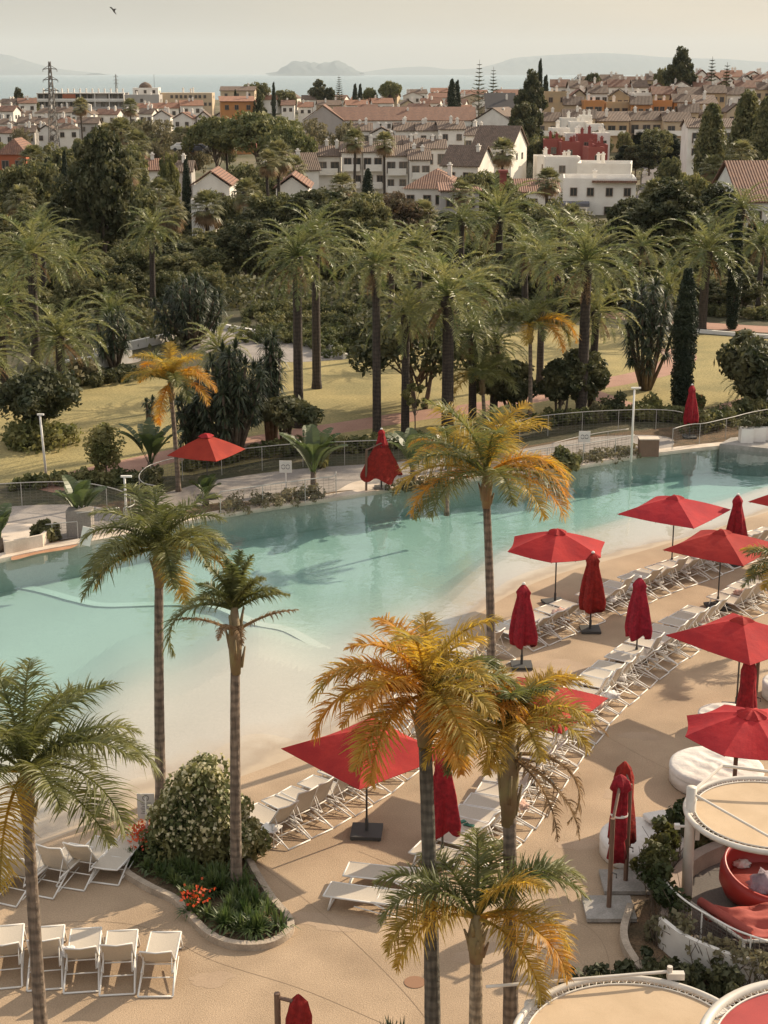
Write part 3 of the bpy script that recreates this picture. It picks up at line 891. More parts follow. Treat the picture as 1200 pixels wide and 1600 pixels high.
def bush(seed, r=.7, h=.9, m=None, leaf=.09, n=26, per=90, name='shrub', flowers=None):
    rng = np.random.RandomState(seed); root = empty(name)
    u = norm(rng.normal(size=(n, 3))); u[:, 2] = abs(u[:, 2])
    C = u * rng.uniform(.1, 1, (n, 1)) ** .4 * (1 + .15 * np.sin(u[:, :1] * 5 + seed)) * np.array([r, r, h]) * .82 + np.array([0, 0, .1])
    rad = r * .35 * rng.uniform(.6, 1.2, n)
    quads('foliage', clump_leaves(C, rad, per, leaf, rng), m or m_mid, root)
    if flowers: quads('flowers', clump_leaves(C[C[:, 2] > h * .3], rad[C[:, 2] > h * .3] * 1.1, flowers[1], flowers[2], rng, 1, .9), flowers[0], root)
    mb = MB()
    for k in range(6):
        c = C[k]; mb.tube([(0, 0, -.05), tuple(c * .9)], [.025, .01], 5)
    mb.build('stem', m_bark, root)
    return root
def hedge(pts, w_, h, seed, label, m=None, leaf=.11, dens=70, z0=0.0, group=None):
    rng = np.random.RandomState(seed)
    P = resample(spline([G(*p) for p in pts], 8), .35); C = []; rd = []
    o = P[0].copy()
    for p in P:
        for k in range(max(4, int(w_ * 2.2))):
            C.append([p.x - o.x + rng.uniform(-1, 1) * w_ * .4, p.y - o.y + rng.uniform(-1, 1) * w_ * .4, z0 + h * rng.uniform(.15, .85)]); rd.append(.36 * rng.uniform(.7, 1.3) * max(.7, min(h, 1.2)))
    root = empty('hedge', (o.x, o.y, 0))
    quads('foliage', clump_leaves(np.array(C), np.array(rd), dens, leaf, rng), m or m_hedge, root)
    mb = MB()
    for p in P[::4]: mb.tube([(p.x - o.x, p.y - o.y, -.05), (p.x - o.x + .05, p.y - o.y, z0 + h * .7)], [.03, .015], 5)
    mb.build('stem', m_bark, root)
    tag(root, label, 'hedge', group)
    return root
# ---------------------------------------------------------------- queen palms round the pool, frond by frond
def fan_fronds(seed, n, L_, spec):
    """spec: list of (elevation range, droop range, count, material weights)"""
    rng = np.random.RandomState(seed); out = []; k = 0
    for (e0, e1), (d0, d1), c, mats_ in spec:
        c = int(c * 1.1 + .5)
        for i in range(c):
            out.append((L_ * rng.uniform(.88, 1.08), rng.uniform(e0, e1), (k * 137.5 + rng.uniform(-15, 15)) % 360, rng.uniform(d0, d1), mats_[i % len(mats_)])); k += 1
    return out
def crown_at(px, py, base): 
    d = ray(px, py); t = base.y / d.y
    return Vector((d.x * t, base.y, CH + d.z * t))
GR = ['queen']
def hp(bpx, cpx, seed, label, L_, spec, r=.15, extra=(), **kw):
    base = G(*bpx); crown = crown_at(*cpx, base)
    return hero_palm(label, base, crown, fan_fronds(seed, 0, L_, spec) + list(extra), r=r, seed=seed, **kw)
# az: 0 = away from camera, 90 = right, 180 = towards camera, 270 = left
hp((68, 1665), (38, 1195), 3, 'green queen palm in the bottom left corner in front of the loungers', 2.4,
   [((60, 80), (60, 90), 5, GR), ((20, 50), (70, 100), 7, ['queen', 'queen', 'queen', 'queen']), ((-5, 15), (60, 80), 4, ['queen', 'queen_y'])], r=.135, extra=[(2.9, 42, 80, 125, 'queen'), (2.8, 30, 120, 120, 'queen'), (2.6, 35, 60, 110, 'queen')])
hp((252, 1255), (247, 850), 5, 'tall green queen palm rising behind the flowering bed at the shallow end', 2.2,
   [((60, 85), (60, 100), 6, GR), ((20, 50), (75, 105), 9, GR), ((0, 20), (60, 85), 5, ['queen', 'queen', 'queen_y'])], r=.145, extra=[(2.2, 25, 275, 125, 'queen'), (2.1, 30, 90, 115, 'queen'), (2.0, 0, 265, 80, 'queen_y')])
hp((370, 1392), (366, 945), 8, 'thin queen palm with a stunted crown and brown fronds in the curved flower bed', 1.25,
   [((65, 88), (20, 60), 6, GR), ((35, 60), (60, 110), 5, ['queen', 'queen', 'dry'])], r=.14, boot=1.6, extra=[(2.3, 22, 272, 150, 'queen'), (1.5, 32, 85, 30, 'dry'), (1.4, 25, 280, 40, 'dry'), (1.3, 22, 300, 60, 'queen'), (1.3, 30, 70, 50, 'queen')])
hp((768, 1105), (760, 735), 13, 'tall queen palm over the pool edge with orange drooping fronds on its right', 3.0,
   [((60, 85), (60, 90), 5, ['queen', 'queen_y']), ((20, 50), (75, 95), 7, ['queen', 'queen', 'queen_y'])], r=.15, extra=[(3.0, 28, 100, 120, 'queen_o'), (2.9, 38, 85, 120, 'queen_o'), (2.9, 12, 115, 85, 'queen_o'), (2.9, 25, 265, 85, 'queen_y'), (2.8, 15, 250, 90, 'queen_o'), (2.7, 5, 240, 70, 'queen'), (2.8, 30, 290, 80, 'queen_y'), (2.7, 15, 140, 85, 'queen_y')])
hp((676, 1660), (663, 1075), 21, 'large queen palm with mostly orange fronds in front of the open red parasol', 2.02,
   [((60, 85), (70, 105), 6, ['queen_y', 'queen_y', 'queen_o']), ((20, 50), (75, 105), 9, ['queen_o', 'queen_y', 'queen_y', 'queen_o', 'queen']), ((0, 15), (60, 80), 5, ['queen_o', 'queen_y'])], r=.165, m_t=ringed('dark_queen_trunk', (.13, .115, .09), (.085, .075, .06), 1.5), extra=[(2.5, 28, 262, 118, 'queen_o'), (2.4, 40, 280, 115, 'queen_y'), (2.3, 10, 215, 100, 'queen_o'), (2.3, 30, 90, 120, 'queen_o'), (2.1, 15, 160, 100, 'queen_o')])
hp((797, 1650), (797, 1130), 34, 'queen palm with yellow-green fronds and a brown hanging dead frond beside the lounger row', 1.75,
   [((50, 85), (80, 120), 6, ['queen_y', 'queen', 'queen']), ((15, 45), (85, 115), 7, ['queen', 'queen_y', 'queen_y'])], r=.16, boot=2.0, extra=[(2.3, 10, 95, 150, 'dry'), (2.1, -20, 110, 68, 'dry'), (2.2, 45, 75, 100, 'dry'), (1.9, -10, 140, 78, 'dry'), (2.0, 60, 60, 100, 'queen_y'), (1.9, 20, 255, 90, 'queen_y')])
hp((742, 1700), (745, 1425), 41, 'low queen palm with wide arching fronds at the bottom centre', 2.1,
   [((60, 80), (70, 100), 2, ['queen', 'queen_y'])], r=.15, boot=1.0, m_t=ringed('pale_queen_trunk', (.36, .29, .2), (.2, .15, .1), 1.6), extra=[(2.3, 55, 75, 95, 'queen'), (2.3, 45, 60, 85, 'queen'), (2.4, 60, 88, 120, 'queen'), (2.2, 50, 285, 95, 'queen'), (2.2, 55, 262, 125, 'queen'), (2.1, 30, 240, 110, 'queen_y'), (2.2, 40, 250, 135, 'queen_y'), (2.3, 28, 125, 115, 'queen_o'), (2.2, 12, 140, 95, 'queen_y'), (2.2, 30, 100, 130, 'queen_y'), (2.1, 50, 20, 80, 'queen'), (2.0, 45, 330, 80, 'queen')])
hp((279, 768), (266, 590), 55, 'small orange and yellow queen palm behind the left end of the pool', 2.2,
   [((50, 85), (60, 110), 7, ['queen_y', 'queen_y', 'queen']), ((15, 50), (70, 110), 10, ['queen_y', 'queen', 'queen_o', 'queen_y'])], r=.12, extra=[(2.3, 10, 110, 95, 'queen_o'), (2.4, 30, 95, 110, 'queen_o'), (2.2, -35, 200, 55, 'queen_o'), (2.2, 20, 265, 55, 'queen')])
hp((828, 668), (829, 505), 60, 'bright green queen palm with hanging yellow fronds behind the middle of the pool', 2.6,
   [((50, 85), (70, 120), 8, GR), ((15, 50), (90, 120), 10, ['queen', 'queen', 'queen_y'])], r=.13, extra=[(3.2, 35, 110, 130, 'queen_o'), (3.0, 20, 80, 120, 'queen_y'), (3.0, 40, 85, 135, 'queen_y'), (2.8, 15, 130, 110, 'queen_o')])
hp((757, 672), (754, 585), 67, 'short queen palm with a yellow frond on its left beside dark trunks', 2.5,
   [((40, 85), (60, 110), 8, GR), ((10, 45), (70, 100), 8, ['queen', 'queen'])], r=.12, extra=[(2.6, 25, 255, 110, 'queen_y'), (2.6, 10, 235, 95, 'queen_y')])
hp((698, 800), (702, 700), 71, 'low orange fronded palm beside the half open red parasol', 2.0,
   [((40, 80), (70, 110), 5, ['queen', 'queen_y']), ((10, 45), (70, 100), 6, ['queen_y', 'queen_o', 'queen_y'])], r=.10)
hp((1235, 1000), (1235, 885), 77, 'palm reaching in at the right edge beside the lounger rows', 1.9,
   [((30, 80), (60, 110), 8, GR), ((0, 45), (60, 100), 9, ['queen', 'queen_y'])], r=.13)
# ---------------------------------------------------------------- date palms and fan palms of the park
PH = [copy_crown_palm('phoenix', 6.0, 100 + i) for i in range(4)]
FP = [copy_crown_palm('fan', 7.0, 200 + i) for i in range(3)]
def palm_at(kind, bpx, cpx, rad_px, var=0, label=None, onlyD=None):
    base = GT(*bpx) if onlyD is None else None
    if onlyD is not None:
        p = at(bpx[0], bpx[1], onlyD); base = Vector((p.x, onlyD, hgt(p.x, onlyD)))
    crown = crown_at(cpx[0], cpx[1], base)
    h = crown.z - base.z
    s = rad_px / pxm(crown) / (3.1 if kind == 'phoenix' else 1.55)
    protos = PH if kind == 'phoenix' else FP
    pr = protos[var % len(protos)]
    h0 = 6.0 if kind == 'phoenix' else 7.0
    o = copy_tree(pr, base, random.uniform(0, 6.28), s)
    for c in kids(o):       # own trunk length, same crown
        if c.name.startswith('trunk'): c.scale = (1 / s * 1.0 * min(1.15, max(.75, s)), 1 / s * min(1.15, max(.75, s)), h / s / h0); c.name = 'trunk'
        else: c.location.z += h / s - h0
    px = to_px((base.x, base.y, crown.z))
    if label: tag(o, label, 'palm tree', 'date palms in the park' if kind == 'phoenix' else 'fan palms over the gardens')
    else: auto(o, 'ragged tall fan palm' if kind == 'fan' else 'dark trunked date palm', 'palm tree', 'date palms in the park' if kind == 'phoenix' else 'fan palms over the gardens', px[0], px[1])
    return o
for i, (b, c, rp) in enumerate([((58, 592), (50, 395), 85), ((98, 612), (88, 525), 85), ((467, 668), (463, 400), 85), ((495, 607), (488, 370), 75), ((589, 690), (583, 412), 75), ((699, 684), (697, 462), 105), ((633, 682), (640, 492), 72), ((908, 655), (908, 408), 95), ((924, 645), (927, 485), 70), ((779, 450), (779, 338), 80), ((843, 600), (845, 408), 62), ((1096, 518), (1085, 392), 80), ((1044, 512), (1042, 452), 52), ((8, 618), (2, 480), 75), ((-20, 640), (-10, 555), 80), ((240, 500), (241, 360), 52), ((738, 664), (742, 520), 62), ((771, 660), (775, 540), 55), ((178, 560), (176, 490), 60), ((610, 560), (612, 395), 60), ((1180, 640), (1183, 600), 55), ((1150, 470), (1148, 325), 55), ((740, 560), (735, 450), 60), ((340, 620), (345, 545), 60), ((18, 500), (18, 445), 55), ((975, 480), (965, 430), 40), ((655, 505), (660, 385), 62), ((820, 495), (822, 395), 58), ((870, 480), (880, 360), 52), ((1000, 470), (1005, 385), 50), ((120, 500), (122, 410), 60), ((70, 470), (72, 360), 50), ((1185, 480), (1190, 380), 50), ((720, 470), (725, 345), 50)]):
    palm_at('phoenix', b, c, rp, i)
for i, (b, c, rp, D) in enumerate([((553, 280), (553, 218), 20, 235), ((601, 276), (600, 222), 20, 240), ((435, 300), (437, 242), 28, 190), ((420, 310), (424, 252), 22, 185), ((190, 240), (195, 205), 26, 260), ((170, 240), (172, 212), 24, 262), ((215, 260), (222, 225), 26, 250), ((325, 400), (329, 322), 30, 165), ((1150, 380), (1152, 240), 26, 190), ((128, 200), (128, 165), 15, 420), ((205, 200), (206, 166), 15, 420), ((55, 300), (60, 248), 26, 220), ((18, 270), (16, 240), 18, 260), ((855, 330), (852, 282), 24, 200), ((300, 260), (310, 215), 22, 300), ((355, 260), (352, 215), 22, 290), ((385, 330), (392, 300), 26, 180), ((785, 300), (800, 235), 24, 240), ((720, 400), (725, 300), 22, 170), ((96, 330), (98, 352), 24, 165), ((35, 350), (30, 310), 26, 175), ((250, 330), (252, 300), 26, 180), ((535, 360), (530, 290), 24, 190), ((1110, 320), (1105, 262), 24, 230), ((270, 400), (275, 330), 28, 160), ((405, 400), (400, 325), 28, 165), ((660, 400), (655, 335), 28, 165), ((890, 400), (888, 340), 26, 165), ((500, 400), (505, 330), 26, 170), ((150, 350), (150, 290), 28, 185), ((1020, 380), (1015, 300), 26, 180), ((200, 330), (205, 265), 26, 205), ((460, 320), (470, 262), 24, 210)]):
    palm_at('fan', b, c, rp, i, onlyD=D)
for p in PH + FP:
    for c in kids(p): bpy.data.objects.remove(c)
    bpy.data.objects.remove(p)
# ---------------------------------------------------------------- sun deck furniture
m_frame = mat('white_frame', (.72, .69, .64), .4)
m_sling = mat('sling_fabric', (.56, .49, .40), .75, (.50, .44, .36), 30, trans=.16)
m_towel = mat('white_towel', (.72, .69, .66), .9, (.62, .58, .56), 6, bump=.8, bscale=18)
m_ptowel = mat('pink_towel', (.55, .32, .25), .9, (.66, .48, .40), 7, bump=.8, bscale=18)
m_redc = mat('red_canvas', (.45, .044, .034), .8, (.36, .032, .028), 1.6, trans=.28, bump=.4, bscale=3.5, spec=.2, speck=.07, sscale=25, objvar=.10)
m_redc2 = mat('folded_red_canvas', (.30, .018, .02), .85, (.19, .012, .014), 5, trans=.08, bump=.8, bscale=8, spec=.2, speck=.2, sscale=14, objvar=.12)
m_pole = mat('dark_pole', (.06, .055, .05), .5)
m_wood = mat('brown_mast', (.17, .095, .06), .6, (.12, .07, .045), 8, stretch=(6, 6, .6))
m_black = mat('black_base', (.05, .048, .045), .7)
m_pad = mat('white_pad', (.66, .62, .57), .8, (.58, .54, .49), 3, bump=.7, bscale=4)

def lounger(angle, towel=None, seed=0):
    """foot end at -Y, head at +Y, origin between the head-end feet on the ground"""
    rng = np.random.RandomState(seed)
    root = empty('sun_lounger')
    W, Ls, H = .32, 1.22, .34
    mb = MB()
    for s in (-1, 1):
        mb.tube([(s * W, -Ls - .42, H), (s * W, -.1, H)], .021, 6)
    mb.tube([(-W, -Ls - .42, H), (W, -Ls - .42, H)], .021, 6)
    mb.tube([(-W, -.45, H - .02), (W, -.45, H - .02)], .016, 6)
    mb.build('side_frame', m_frame, root, smooth=True)
    for y0, y1, yb in ((-.46, .27, 0), (-Ls - .22, -Ls - .30, 0)):      # head end and foot end supports
        mb = MB()
        for s in (-1, 1): mb.tube([(s * (W + .005), y0, H - .01), (s * (W + .035), y1, .035)], .021, 6)
        mb.tube([(-W - .035, y1, .025), (W + .035, y1, .025)], .021, 6)
        mb.build('leg', m_frame, root, smooth=True)
    mb = MB()
    for s in (-1, 1):
        mb.tube([(s * (W + .03), .03, .07), (s * (W + .02), -Ls + .3, .20)], .014, 5)
    mb.tube([(-W - .02, -.16, .19), (W + .02, -.16, .19)], .014, 5)
    mb.build('stretcher', m_frame, root, smooth=True)
    mb = MB()       # sling seat, slightly sagging
    n = 8; vs = []
    for i in range(n + 1):
        y = -Ls - .40 + (Ls - .10) * i / n
        for j in range(5):
            x = (j / 4 * 2 - 1) * (W - .01)
            vs.append((x, y, H + .012 - .02 * (1 - (j / 2 - 1) ** 2)))
    o = len(vs); vs += [(v[0], v[1], v[2] - .014) for v in vs]
    fs = [(i * 5 + j, i * 5 + j + 1, i * 5 + j + 6, i * 5 + j + 5) for i in range(n) for j in range(4)]
    fs += [tuple(reversed([k + o for k in f])) for f in fs]
    mb.add(vs, fs); mb.build('seat', m_sling, root, smooth=True, fix=False)
    e = R(angle); py = -.52; pz = H + .01; Lb = .74
    def P(x, l, o=0): return (x, py + math.cos(e) * l - math.sin(e) * o, pz + math.sin(e) * l + math.cos(e) * o)
    mb = MB(); vs = []
    for i in range(n + 1):
        l = Lb * i / n
        for j in range(5):
            x = (j / 4 * 2 - 1) * (W - .015)
            vs.append(P(x, l, -.025 * (1 - (j / 2 - 1) ** 2) * (1.0 + (i == n) * .5)))
    vs += [(v[0], v[1] + .008, v[2] - .008) for v in vs]
    fs = [(i * 5 + j, i * 5 + j + 1, i * 5 + j + 6, i * 5 + j + 5) for i in range(n) for j in range(4)]
    fs += [tuple(reversed([k + 45 for k in f])) for f in fs]
    mb.add(vs, fs); bk = mb.build('backrest', m_sling, root, smooth=True, fix=False)
    mb = MB()
    for s in (-1, 1): mb.tube([P(s * W, -.02), P(s * W, Lb * .6, -.01), P(s * W, Lb + .01)], .019, 6)
    mb.tube([P(-W, Lb + .01), P(0, Lb - .02, -.03), P(W, Lb + .01)], .019, 6)
    if angle > 10: 
        for s in (-1, 1): mb.tube([P(s * (W - .03), Lb * .55), (s * (W - .03), -.12, H - .05)], .012, 5)
    mb.build('back_frame', m_frame, bk, smooth=True)
    for c_ in root.children: c_.location.y = -.27
    return root
def crumple(r, h, seed, m, name='towel'):
    rng = np.random.RandomState(seed); b = bmesh.new()
    bmesh.ops.create_icosphere(b, subdivisions=3, radius=1)
    for v in b.verts:
        k = 1 + .22 * math.sin(v.co.x * 7 + seed) * math.cos(v.co.y * 6) + .15 * math.sin(v.co.z * 9 + v.co.x * 5) + rng.uniform(-.05, .05)
        v.co = Vector((v.co.x * r * k * 1.3, v.co.y * r * k, max(0, v.co.z * .9 + .25) * h * k))
    me = bpy.data.meshes.new(name); b.to_mesh(me); b.free(); me.materials.append(m)
    me.polygons.foreach_set('use_smooth', [True] * len(me.polygons))
    return link(name, me)

LO = [lounger(a) for a in (60, 55, 66, 46)]; LFLAT = lounger(3)
def place_lounger(p, rz, kind=0, flat=False):
    pr = LFLAT if flat else LO[kind % 4]
    return copy_tree(pr, p, rz)
def row(curve, step, skip, gname, descr, side, seedr=0, kinds=None):
    """curve through the head-end feet; loungers stand square to it with the foot end to `side`"""
    C = resample(spline([G(*p) for p in curve], 10), step); out = []
    rng = random.Random(seedr)
    for i, p in enumerate(C):
        q = to_px(p)
        if i in skip or q[0] > 1250: continue
        t = (C[min(i + 1, len(C) - 1)] - C[max(i - 1, 0)]).normalized()
        nrm = Vector((-t.y, t.x)) * side
        rz = math.atan2(nrm.y, nrm.x) + R(90) + rng.uniform(-.08, .08)     # local -Y points along nrm
        out.append((place_lounger((p.x + rng.uniform(-.04, .04), p.y + rng.uniform(-.04, .04), 0), rz, rng.choice([0, 0, 1, 2, 3]) if kinds is None else kinds), q, rz))
    return out
R1 = row([(466, 1322), (505, 1302), (535, 1287), (593, 1251), (624, 1231), (649, 1208), (687, 1163), (722, 1105), (770, 1052), (805, 1032), (846, 1014), (900, 991), (942, 973), (990, 955), (1030, 936), (1077, 918), (1125, 900), (1180, 878), (1290, 840)], .80, {18, 24}, '', '', 1, 1)
R2 = row([(760, 1372), (790, 1345), (824, 1309), (855, 1272), (882, 1230), (912, 1187), (945, 1145), (967, 1118), (1002, 1087), (1041, 1054), (1086, 1022), (1135, 992), (1185, 964), (1250, 930)], .77, {26}, '', '', 1, 2)
NTH = ['first', 'second', 'third', 'fourth', 'fifth', 'sixth', 'seventh', 'eighth', 'ninth', 'tenth', 'eleventh', 'twelfth', 'thirteenth', 'fourteenth', 'fifteenth', 'sixteenth', 'seventeenth', 'eighteenth', 'nineteenth', 'twentieth']
def nth(i, n):
    if i == 0: return 'nearest'
    if i == n - 1: return 'farthest'
    if i < 20: return NTH[i]
    return 'twenty-' + NTH[i - 20] if i < 29 else 'thirtieth' if i == 29 else 'thirty-' + NTH[i - 30]
for L_, nm, g in ((R1, 'in the row along the pool beach', 'loungers along the beach entry'), (R2, 'in the curved inner row', 'loungers in the inner row')):
    for i, (o, q, rz) in enumerate(L_):
        tag(o, ('white sling lounger, %s %s' % (nth(i, len(L_)), nm)) + (' from the front' if 0 < i < len(L_) - 1 else ''), 'sun lounger', g)
def single(px, rz, kind, label, group, flat=False):
    o = place_lounger(G(*px), R(rz), kind, flat); return tag(o, label, 'sun lounger', group)
g1 = 'loungers in the bottom left rows'
nm = ['rightmost', 'second from the right', 'third from the right', 'fourth from the right', 'fifth from the right', 'leftmost']
for i, (x, y) in enumerate([(243, 1559), (183, 1556), (127, 1552), (70, 1548), (7, 1546), (-52, 1542)]):
    single((x, y), 184 + 1.5 * i - (3 if i == 0 else 0), (3, 1, 3, 1, 3, 1)[i], 'white lounger seen from behind, %s of the bottom left row' % nm[i], g1)
for i, (x, y) in enumerate([(163, 1382), (110, 1390), (62, 1402), (5, 1414), (-50, 1424)]):
    single((x, y), 166 - 2.5 * i, (0, 1, 2, 0, 1)[i], 'white lounger, %s of the row left of the flower bed' % (nm[i] if i < 4 else 'leftmost'), g1, flat=(i == 0))
single((640, 1428), 75 + 180, 0, 'flat white lounger standing alone under the low palm', 'loose loungers', flat=True)
single((668, 1392), 78 + 180, 1, 'white lounger tucked behind the thick palm trunk', 'loose loungers', flat=True)
for p in LO + [LFLAT]:
    for c in kids(p):
        for g_ in kids(c): bpy.data.objects.remove(g_)
        bpy.data.objects.remove(c)
    bpy.data.objects.remove(p)
# things lying on loungers: on the seat of the lounger nearest a photo column
def on_seat(rowl, px, m, seed, label, r=.2, cat='towel', along=.95, h=.14, name='towel'):
    o, q, rz = min(rowl, key=lambda e: abs(e[1][0] - px))
    d = Vector((math.sin(rz), -math.cos(rz), 0))
    t = crumple(r, h, seed, m, name); t.location = Vector(o.location) + d * along + Vector((0, 0, .343)); t.rotation_euler = (0, 0, rz + seed)
    return tag(t, label, cat, 'towels left on loungers' if cat == 'towel' else None)
on_seat(R2, 1000, m_towel, 1, 'white crumpled towel on a lounger of the inner row nearest the gap', along=.8)
on_seat(R2, 980, m_towel, 2, 'white and pink towel heap at the head of an inner row lounger', along=.45, r=.22)
on_seat(R2, 960, m_ptowel, 3, 'pink patterned bundle beside the half hidden parasol', along=.6, r=.24, h=.25)
on_seat(R2, 1128, m_ptowel, 4, 'pink towel at the foot of the right parasol pole', along=.9, r=.24)
on_seat(R2, 1205, m_ptowel, 5, 'pink towel near the right edge of the inner row', along=1.2)
on_seat(R1, 905, m_ptowel, 6, 'orange-pink towel on a lounger beside the water', along=1.0, r=.24)
on_seat(R1, 1020, m_towel, 7, 'white towel on a lounger under the middle parasol', along=.8, r=.18)
on_seat(R2, 930, m_towel, 21, 'white towel spread on the inner row left of the bright parasol', along=1.2, r=.22)
on_seat(R1, 960, m_towel, 22, 'white towel on a beach row lounger beyond the closed parasol', along=.6, r=.16)
on_seat(R2, 870, m_towel, 23, 'small white towel on an inner row lounger near the dead frond', along=1.3, r=.15)
on_seat(R2, 845, m_ptowel, 8, 'brown-pink towel behind the hanging dead frond', along=.6, r=.2)
o = crumple(.15, .12, 9, m_towel); o.location = G(108, 1490, .35); tag(o, 'white rolled towel on the bottom left row of loungers', 'towel', 'towels left on loungers')
m_green = mat('green_rubber', (.02, .13, .08), .6)
o_, q_, rz_ = min(R2, key=lambda e: abs(e[1][0] - 815)); d_ = Vector((math.sin(rz_), -math.cos(rz_), 0))
for k in (0, 1):
    mb = MB(); mb.prism([(-.05, -.13), (.05, -.13), (.055, .05), (.04, .14), (-.04, .14), (-.05, .05)], 0, .025)
    mb.tube([(-.05, .03, .02), (-.02, .05, .06), (0, .10, .03)], .01, 5); mb.tube([(.05, .03, .02), (.02, .05, .06), (0, .10, .03)], .01, 5)
    o = mb.build('flip_flop', m_green); o.location = Vector(o_.location) + d_ * (1.25 + .22 * k) + Vector((0, .05 * k, .344)); o.rotation_euler = (0, 0, 1.2 + k)
    tag(o, 'green flip-flop on the foot of a lounger beside the closed parasol', 'sandal', 'pair of green flip-flops')

# low table with a glass
def side_table(px, label):
    root = empty('side_table', G(*px), R(-25)); tag(root, label, 'table')
    mb = MB(); mb.box((0, 0, .42), (.44, .44, .03)); mb.build('table_top', m_frame, root)
    for s in (-1, 1):
        mb = MB(); mb.loop([(s * .2, -.2, .03), (s * .2, .2, .03), (s * .2, .2, .40), (s * .2, -.2, .40)], .015, 6); mb.build('leg', m_frame, root)
    mb = MB()
    for s in (-1, 1): mb.tube([(-.2, s * .2, .03), (.2, s * .2, .03)], .013, 5)
    mb.build('stretcher', m_frame, root)
    return root
side_table((423, 1318), 'small white square table beside the nearest lounger of the beach row')
m_glass = mat('pale_glass', (.75, .75, .72), .1)
def glass(loc, label):
    mb = MB(); mb.lathe([(.03, 0), (.034, .06), (.042, .15), (.038, .15), (.03, .02)], 12); o = mb.build('drinking_glass', m_glass, smooth=True); o.location = loc
    return tag(o, label, 'glass')
glass(G(427, 1298, .435) + Vector((0, 0, 0)), 'small glass on the white side table')
mb = MB(); mb.tube([(0, 0, 0), (.0, .0, .015)], .05, 10); mb.box((.06, .02, .01), (.12, .05, .012)); o = mb.build('ashtray', m_towel); o.location = G(418, 1302, .435); tag(o, 'small white dish on the white side table', 'dish')

# ---------------------------------------------------------------- parasols
def canopy_mesh(half, rise, drop, sides=4, nseg=10, thick=.012, round_=0.0):
    """stretched cloth: taut between ribs, edge dipping a little between the rib ends"""
    mb = MB(); N_ = sides * 8; rings = nseg; vs = []
    for i in range(rings + 1):
        t = i / rings
        for k in range(N_):
            a = 2 * math.pi * k / N_
            ph = (a * sides / (2 * math.pi)) % 1.0
            af = abs(ph - .5) * 2          # 1 on the rib, 0 midway
            rp = half / math.cos((ph - .5) * 2 * math.pi / sides) * math.cos(math.pi / sides)
            rr = rp * (1 if not round_ else 1)
            edge = (1 - .035 * math.sin(math.pi * ph) * t)
            z = rise * (1 - t) - .05 * math.sin(math.pi * ph) ** 1 * t - drop * t ** 2 + .03 * math.sin(math.pi * t)
            vs.append((math.cos(a) * rr * t * edge, math.sin(a) * rr * t * edge, z))
    n0 = len(vs); vs += [(x, y, z - thick) for x, y, z in vs]
    fs = []
    for i in range(rings):
        for k in range(N_):
            k2 = (k + 1) % N_; q = (i * N_ + k, (i + 1) * N_ + k, (i + 1) * N_ + k2, i * N_ + k2)
            fs.append(q); fs.append(tuple(reversed([j + n0 for j in q])))
    for k in range(N_):
        k2 = (k + 1) % N_; fs.append((rings * N_ + k, n0 + rings * N_ + k, n0 + rings * N_ + k2, rings * N_ + k2))
    mb.add(vs, fs); return mb
def parasol(base, rz, label, half=2.08, zc=2.25, rise=.55, sides=4, baseplate=True, tilt=0, name='parasol'):
    root = empty(name, base, rz); tag(root, label, 'parasol', 'open red parasols')
    c = canopy_mesh(half, rise, .03, sides).build('canopy', m_redc, root, fix=False); c.location = (0, 0, zc); c.rotation_euler = (tilt, 0, 0)
    v = canopy_mesh(.36, .10, .02, sides, 3).build('vent_cap', m_redc, c, fix=False); v.location = (0, 0, rise - .03)
    for k in range(sides * 2):
        a = math.pi * k / sides; 
        l = half * (1 if k % 2 == 0 else math.cos(math.pi / sides)) * .97
        mb = MB(); mb.tube([(0, 0, rise - .12), (math.cos(a) * l * .5, math.sin(a) * l * .5, rise * .5 - .075), (math.cos(a) * l, math.sin(a) * l, -.075 if k % 2 == 0 else -.11)], .012, 4)
        mb.build('rib', m_pole, c)
    mb = MB(); mb.tube([(0, 0, .05), (0, 0, zc + rise - .05)], .027, 8); mb.build('pole', m_pole, root, smooth=True)
    if baseplate:
        mb = MB(); mb.prism([(-.38, -.38), (.38, -.38), (.38, .38), (-.38, .38)], .03, .11)
        for x in (-.33, .33):
            for y in (-.33, .33): mb.tube([(x, y, -.0), (x, y, .04)], .04, 6)
        mb.tube([(0, 0, .1), (0, 0, .42)], .045, 8)
        mb.build('base', m_black, root)
    return root
